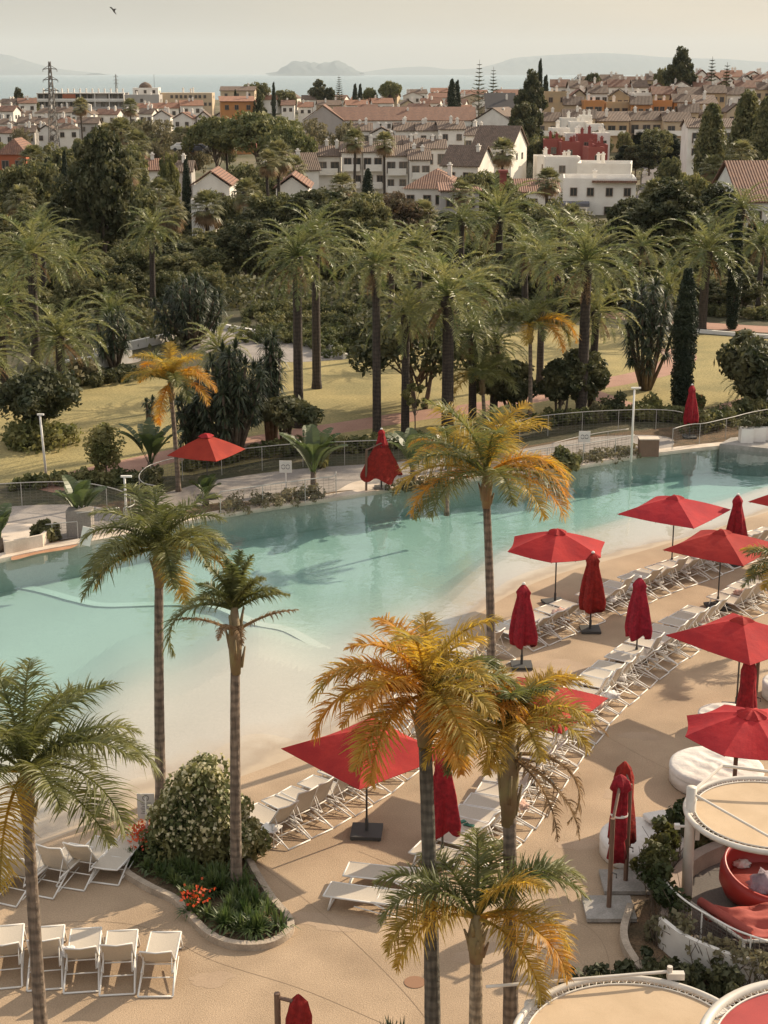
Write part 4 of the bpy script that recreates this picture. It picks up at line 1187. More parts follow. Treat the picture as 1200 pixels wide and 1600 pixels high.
def closed_parasol(base, label, zt=2.75, L_=1.95, rz=0, r=.30, base_=True, pole_top=None, seed=0, grp='closed red parasols'):
    root = empty('closed_parasol', base, rz); tag(root, label, 'parasol', grp)
    rng = np.random.RandomState(seed); ph = rng.uniform(0, 6)
    def mod(a, t):
        return 1 + (.10 + .26 * t) * math.sin(a * 4 + ph + 1.2 * t) + (.04 + .13 * t) * math.sin(a * 9 + ph * 2 + .8 * t) 
    prof = []
    n = 22; nseg = 40
    mb = MB()
    vs, fs = [], []
    for i in range(n + 1):
        t = i / n
        rr = interp(t, [0, .04, .13, .2, .5, .85, 1], [.03, .10, r * .62, r * .5, r * .82, r * 1.05, r * .95])
        for k in range(nseg):
            a = 2 * math.pi * k / nseg
            jag = (.09 * math.cos(a * 4 + ph + 1.2) + .04 * math.sin(a * 9)) * max(0, (t - .8) / .2)
            vs.append((math.cos(a) * rr * mod(a, t), math.sin(a) * rr * mod(a, t), zt - L_ * t + jag))
    for i in range(n):
        for k in range(nseg):
            k2 = (k + 1) % nseg; fs.append((i * nseg + k, (i + 1) * nseg + k, (i + 1) * nseg + k2, i * nseg + k2))
    fs.append(tuple(reversed(range(nseg)))) ; fs.append(tuple(n * nseg + k for k in range(nseg)))
    mb.add(vs, fs); mb.build('folded_canopy', m_redc2, root, smooth=True)
    mb = MB(); mb.lathe([(.0, 0), (.06, .0), (.05, .04), (.02, .06)], 10, (0, 0, zt)); mb.build('finial', m_white, root)
    mb = MB(); mb.tube([(0, 0, .05), (0, 0, zt - .1)], .027, 8); mb.build('pole', m_pole, root, smooth=True)
    if base_:
        mb = MB(); mb.prism([(-.33, -.33), (.33, -.33), (.33, .33), (-.33, .33)], .02, .10); mb.tube([(0, 0, .1), (0, 0, .4)], .045, 8); mb.build('base', m_black, root)
    return root
parasol(G(573, 1303), R(-4), 'open red square parasol on a black base beside the nearest beach loungers')
parasol(G(867, 944), R(18), 'open red parasol with orange palm fronds touching its top, at the water edge', half=1.85, sides=6, zc=2.15)
parasol(G(1049, 888), R(8), 'open red parasol between pool beach and upper right loungers', half=2.2)
parasol(G(1121, 950), R(8), 'open red parasol standing in the inner lounger row at the right', half=2.1)
parasol(G(1150, 1110), R(-6), 'large open red parasol at the right edge above the curved shadow', half=2.15, zc=2.3)
parasol(G(838, 1222), R(12), 'bright open red parasol half hidden behind the yellow-green palm', half=1.9)
parasol(G(1242, 868), R(5), 'open red parasol cut off by the right edge above the pool beach', half=2.0)
parasol(G(325, 778), R(20), 'open red parasol on the far walkway behind the small orange palm', half=1.75, zc=2.1, rise=.75)
for i, (b, l) in enumerate([((691, 1345), 'closed red parasol beside the thick palm trunk and the inner loungers'), ((815, 1042), 'closed red parasol at the lower end of the upper beach loungers'), ((922, 986), 'closed red parasol beside the open one at the water edge'), ((994, 1030), 'closed red parasol rising from the middle of the inner row'), ((1146, 882), 'closed red parasol behind the right open parasols near the pool'), ((1077, 684), 'far closed red parasol beside the cypress on the fence'), ((596, 764), 'slim closed red parasol top behind the half open one')]):
    closed_parasol(G(*b), l, seed=i, zt=2.75 if i != 6 else 2.75, r=.34 if i < 5 else .28, L_=1.95 if i != 6 else 1.3)
# half open parasol on a brown cantilever mast
root = empty('half_open_parasol', G(596, 766), 0, .85); tag(root, 'half open drooping red parasol on a brown mast behind the pool edge', 'parasol')
def mod2(a, t): return 1 + .16 * t * math.sin(a * 4 + 1)
vs, fs = [], []
mb = MB(); nseg = 40; n = 12
for i in range(n + 1):
    t = i / n; rr = interp(t, [0, .1, .5, 1], [.3, .45, .72, .98])
    for k in range(nseg):
        a = 2 * math.pi * k / nseg
        vs.append((math.cos(a) * rr * mod2(a, t), math.sin(a) * rr * .8 * mod2(a, t), 2.35 - 1.55 * t + .18 * t * math.cos(a * 4 + 1) + .15 * math.sin(a)))
for i in range(n):
    for k in range(nseg): fs.append((i * nseg + k, (i + 1) * nseg + k, (i + 1) * nseg + (k + 1) % nseg, i * nseg + (k + 1) % nseg))
fs.append(tuple(reversed(range(nseg))))
mb.add(vs, fs); mb.build('canopy', m_redc2, root, smooth=True)
mb = MB(); mb.tube([(-.8, -.3, 0), (-.78, -.3, 2.3)], .06, 8); mb.tube([(-.78, -.3, 2.25), (0, 0, 2.55)], .04, 6); mb.build('mast', m_wood, root)
mb = MB(); mb.tube([(0, 0, 0), (0, 0, 2.4)], .03, 6); mb.build('pole', m_pole, root)

# cantilever parasols with brown masts on slab bases, right foreground
def cantilever_closed(base, mast, label, zt=2.9, zm=2.6, slab=True, L_=2.0, droop=False, seed=4):
    root = empty('cantilever_parasol', mast); tag(root, label, 'parasol', 'closed cantilever parasols')
    d = Vector(base) - Vector(mast)
    rng = np.random.RandomState(seed)
    prof = [(.03, 0), (.17, -.12), (.22, -.32), (.15, -.4), (.17, -1.0), (.19, -1.5), (.14, -1.62), (.20, -L_ - .1)] if droop else [(.03, 0), (.14, -.15), (.2, -.4), (.2, -.9), (.27, -1.5), (.30, -L_)]
    mb = MB(); mb.lathe([(r_, z) for r_, z in prof], 32, (d.x, d.y, zt), mod=lambda a, t: 1 + .18 * math.sin(a * 5 + 3 * t + seed) + .07 * math.sin(a * 11))
    mb.build('folded_canopy', m_redc2, root, smooth=True)
    if droop:
        mb = MB(); mb.tube([(d.x, d.y, zt - .98), (d.x, d.y, zt - .94)], .2, 20); mb.build('strap', m_white, root)
    mb = MB(); mb.tube([(0, 0, .1), (0, 0, zm)], .055, 8); mb.build('mast', m_wood, root)
    mb = MB(); mb.tube([(0, 0, zm - .08), (d.x, d.y, zt - .15)], .035, 6); mb.build('arm', m_wood, root)
    mb = MB(); mb.tube([(0, 0, 1.0), (.12, -.1, 1.0), (.12, -.1, .9)], .02, 5); mb.build('crank_handle', m_pole, root)
    if slab:
        mb = MB(); mb.prism([(-.55, -.5), (.55, -.5), (.55, .5), (-.55, .5)], .04, .13); b = mb.build('slab_base', m_slab, root)
        mb = MB()
        for x in (-.45, .45):
            for y in (-.4, .4): mb.tube([(x, y, 0), (x, y, .045)], .05, 6)
        mb.build('foot', m_black, b)
    return root
cantilever_closed(G(962, 1392), G(951, 1425), 'closed cantilever parasol with drooping red folds, in front of its twin', droop=True, seed=3, zt=2.9, zm=2.3)
cantilever_closed(G(968, 1372), G(977, 1383), 'closed cantilever parasol behind its twin beside the white round daybed', zt=2.95, zm=2.55, seed=5)
cantilever_closed(G(1163, 1150), G(1177, 1140), 'closed cantilever parasol behind the octagonal red parasol at the right', zt=2.35, zm=2.3, seed=6, slab=True)
cantilever_closed(G(470, 1785), G(438, 1782), 'closed red parasol with brown mast at the bottom edge', zt=2.95, zm=2.95, seed=7)
# octagonal cantilever parasol at the right
base = G(1142, 1300); root = empty('cantilever_parasol', base); tag(root, 'open octagonal red cantilever parasol over the white round daybed', 'parasol')
cxy = G(1150, 1272) - base
c = canopy_mesh(1.72, .5, .03, 8).build('canopy', m_redc, root, fix=False); c.location = (cxy.x + .25, cxy.y + .1, 2.25); c.rotation_euler = (0, 0, R(10))
v = canopy_mesh(.4, .1, .02, 8, 3).build('vent_cap', m_redc, c, fix=False); v.location = (0, 0, .46)
for k in range(8):
    a = math.pi * k / 4; mb = MB(); mb.tube([(0, 0, .38), (math.cos(a) * 1.66, math.sin(a) * 1.66, -.075)], .014, 4); mb.build('rib', m_pole, c)
mb = MB(); mb.tube([(0, 0, .1), (0, 0, 2.05)], .055, 8); mb.build('mast', m_wood, root)
mb = MB(); mb.tube([(0, 0, 2.0), (.12, .05, 2.12)], .05, 6); mb.build('arm', mat('bare_wood', (.5, .33, .22), .6), root)

# expansion joints and worn patches of the deck
m_joint = mat('deck_joint', (.25, .175, .11), .9)
for pts in ([(385, 1335), (470, 1400), (560, 1478), (640, 1560), (700, 1640)], [(0, 1455), (120, 1440), (230, 1450), (330, 1500), (470, 1545), (600, 1600)], [(930, 1140), (1000, 1180), (1070, 1215)], [(560, 1330), (700, 1385), (850, 1420), (940, 1470), (960, 1600)]):
    P = spline([G(*p) for p in pts], 8); mb = MB()
    for i, q in enumerate(P):
        t = (P[min(i + 1, len(P) - 1)] - P[max(i - 1, 0)]).normalized(); n_ = Vector((-t.y, t.x, 0)) * .006
        mb.v += [(q.x + n_.x, q.y + n_.y, .004), (q.x - n_.x, q.y - n_.y, .004)]
    for i in range(len(P) - 1): mb.f.append((2 * i + 1, 2 * i + 3, 2 * i + 2, 2 * i)); mb.m.append(0)
    struct(mb.build('paving_joint', m_joint, fix=False), 'thin dark joint in the deck paving', 'ground')
# ---------------------------------------------------------------- round daybeds
def daybed(px, r, label, pillow=False, seed=0, hh=.38):
    root = empty('round_daybed', G(*px)); tag(root, label, 'daybed', 'white round daybeds')
    mb = MB(); mb.lathe([(r * .9, .0), (r, .04), (r, hh - .06), (r * .97, hh)], 40); mb.build('base', m_pad, root, smooth=True)
    rng = np.random.RandomState(seed); mb = MB(); vs = [(0, 0, hh + .16)]; fs = []; n = 48; rg = 14
    for i in range(1, rg + 1):
        t = i / rg
        for k in range(n):
            a = 2 * math.pi * k / n; x, y = math.cos(a) * r * 1.0 * t, math.sin(a) * r * t
            z = hh + .15 + (.03 * math.sin(x * 5 + seed) * math.cos(y * 6 - x * 3) + .02 * math.sin(x * 13 + y * 9)) * (1 - t ** 4) - .05 * t ** 8
            vs.append((x, y, z))
    for k in range(n): vs.append((math.cos(2 * math.pi * k / n) * r * 1.01, math.sin(2 * math.pi * k / n) * r * 1.01, hh - .0))
    for k in range(n): fs.append((0, 1 + k, 1 + (k + 1) % n))
    for i in range(rg):
        for k in range(n): a = 1 + i * n; fs.append((a + k, a + n + k, a + n + (k + 1) % n, a + (k + 1) % n))
    mb.add(vs, fs); mb.build('mattress', m_pad, root, smooth=True)
    if pillow:
        mb = MB(); mb.box((r * .45, r * .62, hh + .3), (.62, .38, .14), R(20)); o = mb.build('pillow', m_pad, root)
        bv = o.modifiers.new('b', 'BEVEL'); bv.width = .05; bv.segments = 3
    return root
daybed((1118, 1222), 1.22, 'large white round daybed in front of the octagonal red parasol', seed=2)
daybed((1002, 1335), 1.0, 'white round daybed with a square pillow behind the two closed cantilever parasols', True, 4)
daybed((1135, 1140), .82, 'small white round daybed at the far right behind the closed cantilever parasol', seed=5)
daybed((1238, 1090), .9, 'white round daybed beyond the right edge', seed=6)
daybed((1150, 1290), .7, 'white round seat tucked under the ring canopy', seed=8, hh=.3)

# ---------------------------------------------------------------- ring canopies
m_bcloth = mat('beige_canvas', (.50, .37, .24), .9, (.44, .32, .2), 1.2, speck=.05, sscale=60, bump=.1)
m_rcloth = mat('red_mesh_canvas', (.36, .05, .045), .9, (.30, .038, .036), 1.5, speck=.08, sscale=60)
m_tube = mat('cream_tube', (.60, .55, .48), .5, (.52, .47, .40), 3)
def ring(center, rad, m_c, label, post=None, struts=(), tr=.065, group='round canopies on white tube rings', sag=.04, tilt=(0, 0)):
    root = empty('ring_canopy', center); tag(root, label, 'canopy', group); root.rotation_euler = (tilt[0], tilt[1], 0)
    mb = MB(); mb.loop([(math.cos(a) * rad, math.sin(a) * rad, 0) for a in np.linspace(0, 2 * math.pi, 73)[:-1]], tr, 10); mb.build('ring_frame', m_tube, root, smooth=True)
    rc = rad - .17; mb = MB(); vs = [(0, 0, -sag)]; n = 60
    for i in range(1, 7):
        t = i / 6
        for k in range(n): a = 2 * math.pi * k / n; vs.append((math.cos(a) * rc * t, math.sin(a) * rc * t, -sag * (1 - t * t)))
    fs = [(0, 1 + k, 1 + (k + 1) % n) for k in range(n)] + [(1 + i * n + k, 1 + i * n + n + k, 1 + i * n + n + (k + 1) % n, 1 + i * n + (k + 1) % n) for i in range(5) for k in range(n)]
    nv = len(vs); vs += [(x, y, z - .012) for x, y, z in vs]; fs += [tuple(reversed([q + nv for q in f])) for f in fs]
    mb.add(vs, fs); cl = mb.build('canvas', m_c, root, smooth=True, fix=False)
    mb = MB()
    for sgm in (0, 1):
        mb.tube([(math.cos(a) * (rc - .02), math.sin(a) * (rc - .02), .012) for a in np.linspace(sgm * math.pi, (sgm + 1) * math.pi, 40)], .018, 5)
    mb.build('hem', m_tube, cl)
    mb = MB(); nl = int(rad * 44)
    for k in range(nl):
        a0, a1, a2 = [2 * math.pi * (k + q) / nl for q in (0, .5, 1)]
        mb.tube([(math.cos(a0) * rc, math.sin(a0) * rc, 0), (math.cos(a1) * (rad - .02), math.sin(a1) * (rad - .02), .0)], .009, 4, caps=False)
        mb.tube([(math.cos(a1) * (rad - .02), math.sin(a1) * (rad - .02), 0), (math.cos(a2) * rc, math.sin(a2) * rc, 0)], .009, 4, caps=False)
    mb.build('lacing', m_tube, root)
    return root
c1 = at(1200, 1272, G(1200, 1272, 2.3).y); RC1 = 1.78
r1 = ring(c1, RC1, m_bcloth, 'beige round canopy on a white ring above the red pod seat')
post = G(1072, 1412)
pz = at(1063, 1230, post.y).z
mb = MB(); p0 = post - c1
mb.tube([(p0.x, p0.y, -c1.z), (p0.x - .03, p0.y, pz - c1.z)], [.125, .115], 16); mb.build('post', m_tube, r1, smooth=True)
mb = MB(); mb.tube([(p0.x, p0.y, pz - c1.z - .1), (p0.x + .9, p0.y + 1.2, pz - c1.z - .05), (1.6, 1.0, .35)], .04, 6); mb.tube([(p0.x, p0.y, pz - c1.z - .15), (.05, -RC1 + .0, .1)], .03, 6)
mb.tube([(p0.x, p0.y, pz - c1.z - .6), (-RC1 + .05, -.1, .02)], .04, 6); mb.build('strut', m_tube, r1)
mb = MB(); mb.box((.05, -RC1, .06), (.26, .16, .14)); mb.box((p0.x + .14, p0.y - .05, pz - c1.z - 1.0), (.1, .08, .5)); mb.build('bracket', m_tube, r1)
mb = MB(); mb.tube([(p0.x - .28, p0.y, pz - c1.z - .95), (p0.x, p0.y, pz - c1.z - .95)], .03, 6); mb.box((p0.x - .3, p0.y, pz - c1.z - .95), (.12, .12, .1)); mb.build('spotlight', m_white, r1)
c2 = G(998, 1640, 2.7); ring(c2, 2.05, m_bcloth, 'beige round canopy on a white ring at the bottom edge')
r2 = bpy.data.objects['ring_canopy.001']
mb = MB(); mb.tube([(-2.4, 1.45, .22), (.85, 1.98, .18)], .03, 8); mb.build('strut', m_tube, r2)
mb = MB(); mb.box((.95, 1.95, .12), (.3, .12, .12)); mb.tube([(.85, 1.98, .1), (.85, 1.98, .28)], .05, 8); mb.build('bracket', m_tube, r2)
mb = MB(); mb.tube([(-1.62, 1.3, .0), (-1.62, 1.3, -2.7)], .13, 12); mb.build('post', m_white, r2, smooth=True)
c3 = G(1312, 1655, 3.7); r3 = ring(c3, 2.05, m_rcloth, 'red round canopy on a thick white ring in the bottom right corner', tr=.085)
mb = MB(); mb.box((-1.55, 1.2, -.02), (.3, .12, .05), R(35)); mb.build('bracket', m_tube, r3)

# ---------------------------------------------------------------- terrace with red pod, rail and ivy
mb = MB()
poly = [G(*p) for p in [(1030, 1330), (1090, 1318), (1150, 1300), (1300, 1270), (1500, 1300), (1500, 1700), (900, 1800), (960, 1600), (1000, 1520), (1030, 1460), (1060, 1400)]]
me = bpy.data.meshes.new('terrace_paving'); b = bmesh.new(); f = b.faces.new([b.verts.new((p.x, p.y, .006)) for p in poly]); bmesh.ops.triangulate(b, faces=[f])
for f in b.faces:
    if f.normal.z < 0: f.normal_flip()
b.to_mesh(me); b.free(); me.materials.append(m_dkpave); struct(link('terrace_paving', me), 'dark grey terrace floor under the ring canopy', 'ground')
m_curb = mat('pinkish_kerb', (.38, .29, .24), .85, (.31, .24, .2), 3, speck=.12)
mb = MB(); mb.ribbon(spline([G(*p) for p in [(1040, 1460), (1048, 1415), (1060, 1385), (1085, 1360), (1130, 1340), (1200, 1322), (1300, 1305)]], 8), .28, 0, .42)
tag(mb.build('low_wall', m_curb), 'low pinkish curved wall around the dark terrace', 'wall')
mb = MB(); mb.ribbon(spline([G(*p) for p in [(985, 1425), (980, 1440), (974, 1465), (978, 1488), (992, 1512), (1005, 1530)]], 8), .16, 0, .22)
tag(mb.build('kerb', m_kerb), 'curved stone kerb in front of the ivy railing', 'kerb')
sheet('planting_bed', [(1000, 1410), (985, 1440), (980, 1470), (990, 1500), (1010, 1530), (900, 1545), (860, 1600), (1000, 1640), (1200, 1640), (1200, 1500), (1120, 1490), (1060, 1440), (1030, 1405)], m_bed, .010, 'dark planting bed under the ivy', 'ground')
# railing: curved white handrail with wire mesh
def m_wire(name, scale, th, col=(.35, .32, .28)):
    m = bpy.data.materials.new(name); m.use_nodes = True; N, L = m.node_tree.nodes, m.node_tree.links
    b = N['Principled BSDF']; b.inputs['Base Color'].default_value = (*col, 1); b.inputs['Roughness'].default_value = .5
    return m
m_wiremat = m_wire('fence_wire', 1, 1, (.16, .145, .125))
m_rail = mat('grey_rail', (.40, .375, .34), .5)
def fence(pts, h, label, group, cell=.14, posts=1.9, rail=.022, name='mesh_fence', m_p=None, wire=.010, z0=0):
    P = resample(spline([G(*p) for p in pts], 8), .25); o = P[0].copy(); root = empty(name, (o.x, o.y, 0)); tag(root, label, 'fence', group)
    Q = [p - o for p in P]
    mb = MB(); mb.tube([(q.x, q.y, h) for q in Q], rail, 6); mb.build('rail', m_p or m_rail, root, smooth=True)
    acc = 0; k = 0
    every = max(1, int(round(posts / .25)))
    for i in range(0, len(Q), every):
        q = Q[i]; mb = MB(); mb.tube([(q.x, q.y, 0), (q.x, q.y, h)], rail * .85, 6); mb.build('post', m_p or m_rail, root)
    mb = MB(); V = []
    nz = int(h / cell)
    for k in range(1, nz + 1):      # horizontal wires
        z = h * k / (nz + 1)
        for a, b_ in zip(Q, Q[1:]): V.append([(a.x, a.y, z - wire / 2), (b_.x, b_.y, z - wire / 2), (b_.x, b_.y, z + wire / 2), (a.x, a.y, z + wire / 2)])
    for a, b_ in zip(Q, Q[1:]):
        n = max(1, int((b_ - a).length / cell)); t = (b_ - a).normalized() * wire / 2
        for k in range(n):
            p = a.lerp(b_, (k + .5) / n); V.append([(p.x - t.x, p.y - t.y, .03), (p.x + t.x, p.y + t.y, .03), (p.x + t.x, p.y + t.y, h), (p.x - t.x, p.y - t.y, h)])
    quads('wire_mesh', np.array(V), m_wiremat, root)
    return root
fence([(1022, 1400), (1026, 1420), (1042, 1448), (1072, 1476), (1110, 1500), (1150, 1522), (1215, 1545)], 1.0, 'white curved railing overgrown with ivy around the terrace', None, cell=.09, posts=1.2, rail=.022, name='railing', m_p=m_frame)
# white wall face behind the ivy
mb = MB(); mb.ribbon(spline([G(*p) for p in [(1030, 1478), (1060, 1502), (1100, 1522), (1150, 1540), (1220, 1555)]], 8), .1, 0, .7)
tag(mb.build('low_wall', m_white), 'white plastered wall behind bare ivy stems', 'wall')
rng = np.random.RandomState(5)
# ivy draping the railing
def ivy(pts, z0, z1, n, seed, label, m, leaf=.075, spread=.22, per=60, twigs=30):
    rng = np.random.RandomState(seed); P = resample(spline([G(*p) for p in pts], 8), .15); o = P[0].copy(); root = empty('ivy', (o.x, o.y, 0)); tag(root, label, 'climbing plant')
    C = []
    for i in range(n):
        p = P[rng.randint(len(P))] - o; C.append([p.x + rng.normal() * spread * .6, p.y + rng.normal() * spread * .6, rng.uniform(z0, z1)])
    C = np.array(C); quads('foliage', clump_leaves(C, rng.uniform(.10, .24, n), per, leaf, rng, 1, .7), m, root)
    mb = MB()
    for i in range(twigs):
        p = P[rng.randint(len(P))] - o; x, y = p.x + rng.normal() * .15, p.y + rng.normal() * .15
        mb.tube([(x, y, 0), (x + rng.normal() * .1, y + rng.normal() * .1, z1 * .5), (x + rng.normal() * .2, y + rng.normal() * .2, z1 * .95)], [.012, .01, .005], 4, caps=False)
    mb.build('stem', m_bark, root); return root
m_ivy = leafmat('ivy_foliage', (.045, .062, .022), (.13, .12, .04), .25)
ivy([(1075, 1318), (1050, 1345), (1030, 1380), (1020, 1405), (1030, 1432), (1055, 1460)], .5, 1.25, 75, 1, 'leafy ivy hanging over the curved railing beside the white post', m_ivy)
ivy([(1080, 1330), (1110, 1335), (1150, 1330)], .1, .8, 26, 2, 'dark leafy shrub between the white post and the low pinkish wall', m_mid)
ivy([(1030, 1470), (1080, 1500), (1140, 1530), (1210, 1560)], .0, .8, 70, 3, 'tangled half bare ivy against the white wall', m_olive, per=26, twigs=120)
ivy([(900, 1560), (960, 1545), (1020, 1530), (1090, 1540), (1150, 1560)], .0, .45, 80, 4, 'low dark ground ivy above the bottom ring canopy', m_dark, per=50, spread=.35)
# red pod seat
m_pod = mat('red_plastic', (.33, .022, .018), .45, (.34, .028, .02), 2); m_podc = mat('red_cushion', (.38, .075, .055), .85, (.32, .06, .045), 3, bump=.4, bscale=5)
root = empty('pod_seat', G(1196, 1405)); tag(root, 'round red pod seat with cushions under the beige ring canopy', 'seat')
mb = MB(); n = 48; vs = []; prof = [(.72, .06), (.95, .18), (1.06, .45), (1.05, .75), (.98, .95), (.93, .96), (.96, .74), (.94, .5), (.88, .42)]
for i, (r_, z) in enumerate(prof):
    for k in range(n):
        a = 2 * math.pi * k / n; back = .5 + .5 * math.cos(a - R(120))
        zz = z if z < .3 else .3 + (z - .3) * (.35 + .75 * back)
        vs.append((math.cos(a) * r_, math.sin(a) * r_, zz))
fs = [(i * n + k, i * n + (k + 1) % n, (i + 1) * n + (k + 1) % n, (i + 1) * n + k) for i in range(len(prof) - 1) for k in range(n)]; fs.append(tuple(reversed(range(n))))
mb.add(vs, fs); mb.build('shell', m_pod, root, smooth=True)
mb = MB(); mb.lathe([(.9, .3), (.91, .40), (.85, .46), (0.01, .48)], 40); mb.build('cushion', m_podc, root, smooth=True)
mb = MB(); mb.lathe([(.68, .0), (.78, .04), (.80, .12)], 40); mb.build('base', m_white, root, smooth=True)
o = crumple(.27, .34, 12, mat('lilac_fabric', (.42, .36, .40), .9, (.34, .28, .33), 8, bump=.6), 'pillow'); o.location = G(1193, 1388, .5); tag(o, 'crumpled lilac pillow in the red pod seat', 'pillow')
o = crumple(.15, .10, 13, m_towel, 'towel'); o.location = G(1158, 1352, .48); tag(o, 'small striped towel in the red pod seat', 'towel')
# red canvas lounge bed
root = empty('canvas_daybed', G(1196, 1478)); tag(root, 'wrinkled red canvas daybed with a white tube edge', 'daybed')
mb = MB(); vs = []; n = 22
for i in range(n + 1):
    for j in range(n + 1):
        u, v = i / n, j / n; x = -1.05 + 2.6 * u - .35 * (1 - v) + .7 * (1 - v) * 0; y = .75 - 1.35 * v - .25 * u * 0
        x += .75 * v * .6
        z = .55 + .04 * math.sin(x * 4 + y * 9) + .03 * math.sin(y * 17 + x * 2) + .02 * math.sin(x * 11)
        vs.append((x, y, z))
fs = [(i * (n + 1) + j, (i + 1) * (n + 1) + j, (i + 1) * (n + 1) + j + 1, i * (n + 1) + j + 1) for i in range(n) for j in range(n)]
nv = len(vs); vs += [(x, y, z - .12) for x, y, z in vs]; fs += [tuple(reversed([q + nv for q in f])) for f in fs]
e_ = [i * (n + 1) for i in range(n + 1)]; w_ = list(range(n + 1)); fs += [(a, a + n + 1, a + n + 1 + nv, a + nv) for a in e_[:-1]] + [(a, a + 1, a + 1 + nv, a + nv) for a in w_[:-1]] + [(a + n, a + 2 * n + 1, a + 2 * n + 1 + nv, a + n + nv) for a in e_[:-1]]
mb.add(vs, fs); mb.build('mattress', m_podc, root, smooth=True)
mb = MB()
q = [Vector(vs[0]) + Vector((-.08, .05, 0)), Vector(vs[n // 2]) + Vector((-.08, 0, 0)), Vector(vs[n]) + Vector((-.05, -.08, 0)), Vector(vs[n * (n + 1) + n]) + Vector((0, -.1, 0))]
mb.tube([tuple(a) for a in q], .045, 8)
for a in (q[0], q[2]): mb.tube([(a.x, a.y, 0), tuple(a)], .04, 6)
mb.build('tube_frame', m_tube, root, smooth=True)
mb = MB(); mb.tube([tuple(Vector(vs[0]) + Vector((.1, -.05, .1))), tuple(Vector(vs[n]) + Vector((.12, .1, .1)))], .1, 10); mb.build('bolster', m_podc, root, smooth=True)

# ---------------------------------------------------------------- flower bed with curved kerb
KB = [(188, 1345), (192, 1362), (205, 1375), (240, 1395), (275, 1412), (300, 1440), (330, 1468), (370, 1482), (420, 1480), (452, 1460), (450, 1440), (425, 1410), (400, 1370), (385, 1340), (370, 1310), (300, 1295), (230, 1300), (200, 1318)]
mb = MB(); mb.ribbon(spline([G(*p) for p in KB] + [G(*KB[0])], 8)[:-1], .16, 0, .16, closed=True); tag(mb.build('kerb', m_kerb), 'curved stone kerb around the flower bed', 'kerb')
sheet('flower_bed', KB, m_bed, .05, 'dark earth of the curved flower bed', 'ground')
b_ = bush(31, 1.3, 2.75, leafmat('oleander_foliage', (.10, .12, .045), (.22, .20, .08), .3), .085, 80, 190, 'oleander', flowers=(m_flow, 90, .055))
b_.location = G(312, 1338); tag(b_, 'tall flowering oleander covered in cream blossoms', 'bush'); b_.scale = (.88, .85, 1.04)
b2 = bush(32, .8, 1.7, leafmat('oleander_foliage', (.07, .085, .03), (.16, .15, .06)), .085, 36, 160, 'oleander', flowers=(m_flow, 70, .055)); b2.location = G(372, 1340); tag(b2, 'smaller flowering oleander right of the tall one, behind the thin trunk', 'bush')
def lilies(pts, n, seed, label, h=.6, red=0, m=None, name='lily_clump'):
    rng = np.random.RandomState(seed); o = G(*pts[0]); root = empty(name, o); tag(root, label, 'plant'); Q = []; Fq = []
    for i in range(n):
        a, b = pts[rng.randint(len(pts))], pts[rng.randint(len(pts))]; t = rng.uniform(); p = G(a[0] + (b[0] - a[0]) * t, a[1] + (b[1] - a[1]) * t) - o
        c = np.array([p.x, p.y, .06]); Q += sword_rosette(c, 26, h, .022, rng, 25, 88, .45)
        if rng.uniform() < red:
            for k in range(26): u = norm(rng.normal(size=3)); cc = c + np.array([rng.normal() * .16, rng.normal() * .16, h * rng.uniform(.7, 1.25)]); a1 = norm(np.cross(u, rng.normal(size=3))) * .04; b1 = np.cross(u, a1); Fq.append([cc - a1, cc - b1, cc + a1, cc + b1])
    quads('leaves', np.array(Q), m or LG['lily'], root)
    if Fq: quads('flowers', np.array(Fq), m_red, root)
    return root
lilies([(350, 1455), (440, 1455), (400, 1420), (370, 1420), (400, 1465)], 34, 1, 'glossy strap-leaved clump at the front tip of the flower bed', .62)
lilies([(205, 1350), (270, 1385), (310, 1420), (330, 1400), (250, 1350)], 40, 2, 'low dark green leaves along the curved kerb', .42)
lilies([(205, 1325), (235, 1312), (245, 1330), (220, 1340)], 12, 3, 'red flowering plants at the left tip of the flower bed', .4, red=.9)
lilies([(296, 1432), (325, 1440), (315, 1425)], 6, 4, 'scarlet flowers in the middle of the flower bed', .45, red=.6)
lilies([(340, 1400), (390, 1400), (370, 1380), (330, 1380), (280, 1370)], 26, 6, 'dark leafy undergrowth below the oleander', .6)
lilies([(585, 1655), (640, 1650), (615, 1640)], 6, 7, 'spiky green plant at the bottom edge left of the thick trunk', .75, m=LG['yucca'])
lilies([(660, 1670), (760, 1660), (720, 1670)], 14, 8, 'low reddish plants at the foot of the bottom palms', .5, m=m_brownf)
lilies([(880, 1600), (810, 1620), (850, 1640)], 10, 9, 'low weeds beside the white post at the bottom', .4)
# depth and rules sign
root = empty('notice_sign', G(231, 1318)); tag(root, 'white rules sign on a post left of the flowering bush', 'sign')
mb = MB(); mb.tube([(0, 0, 0), (0, 0, 1.25)], .03, 8); mb.build('post', m_frame, root)
mb = MB(); mb.box((0, 0, 1.0), (.42, .03, .66)); pn = mb.build('panel', mat('sign_panel', (.55, .50, .45), .6), root)
mb = MB()
for a in np.linspace(0, 2 * math.pi, 20)[:-1]:
    mb.box((math.cos(a) * .07, -.017, 1.22 + math.sin(a) * .07), (.024, .006, .014), M=Matrix.Rotation(-a + math.pi / 2, 3, 'Y'))
mb.box((0, -.018, 1.22), (.09, .006, .014), M=Matrix.Rotation(.7, 3, 'Y')); mb.box((.0, -.018, 1.235), (.03, .006, .03))
for k in range(7): mb.box((-.01 if k % 3 else 0, -.017, 1.09 - k * .045), (.26 - .05 * ((k * 7) % 3), .005, .012))
mb.build('lettering', m_pole, pn)
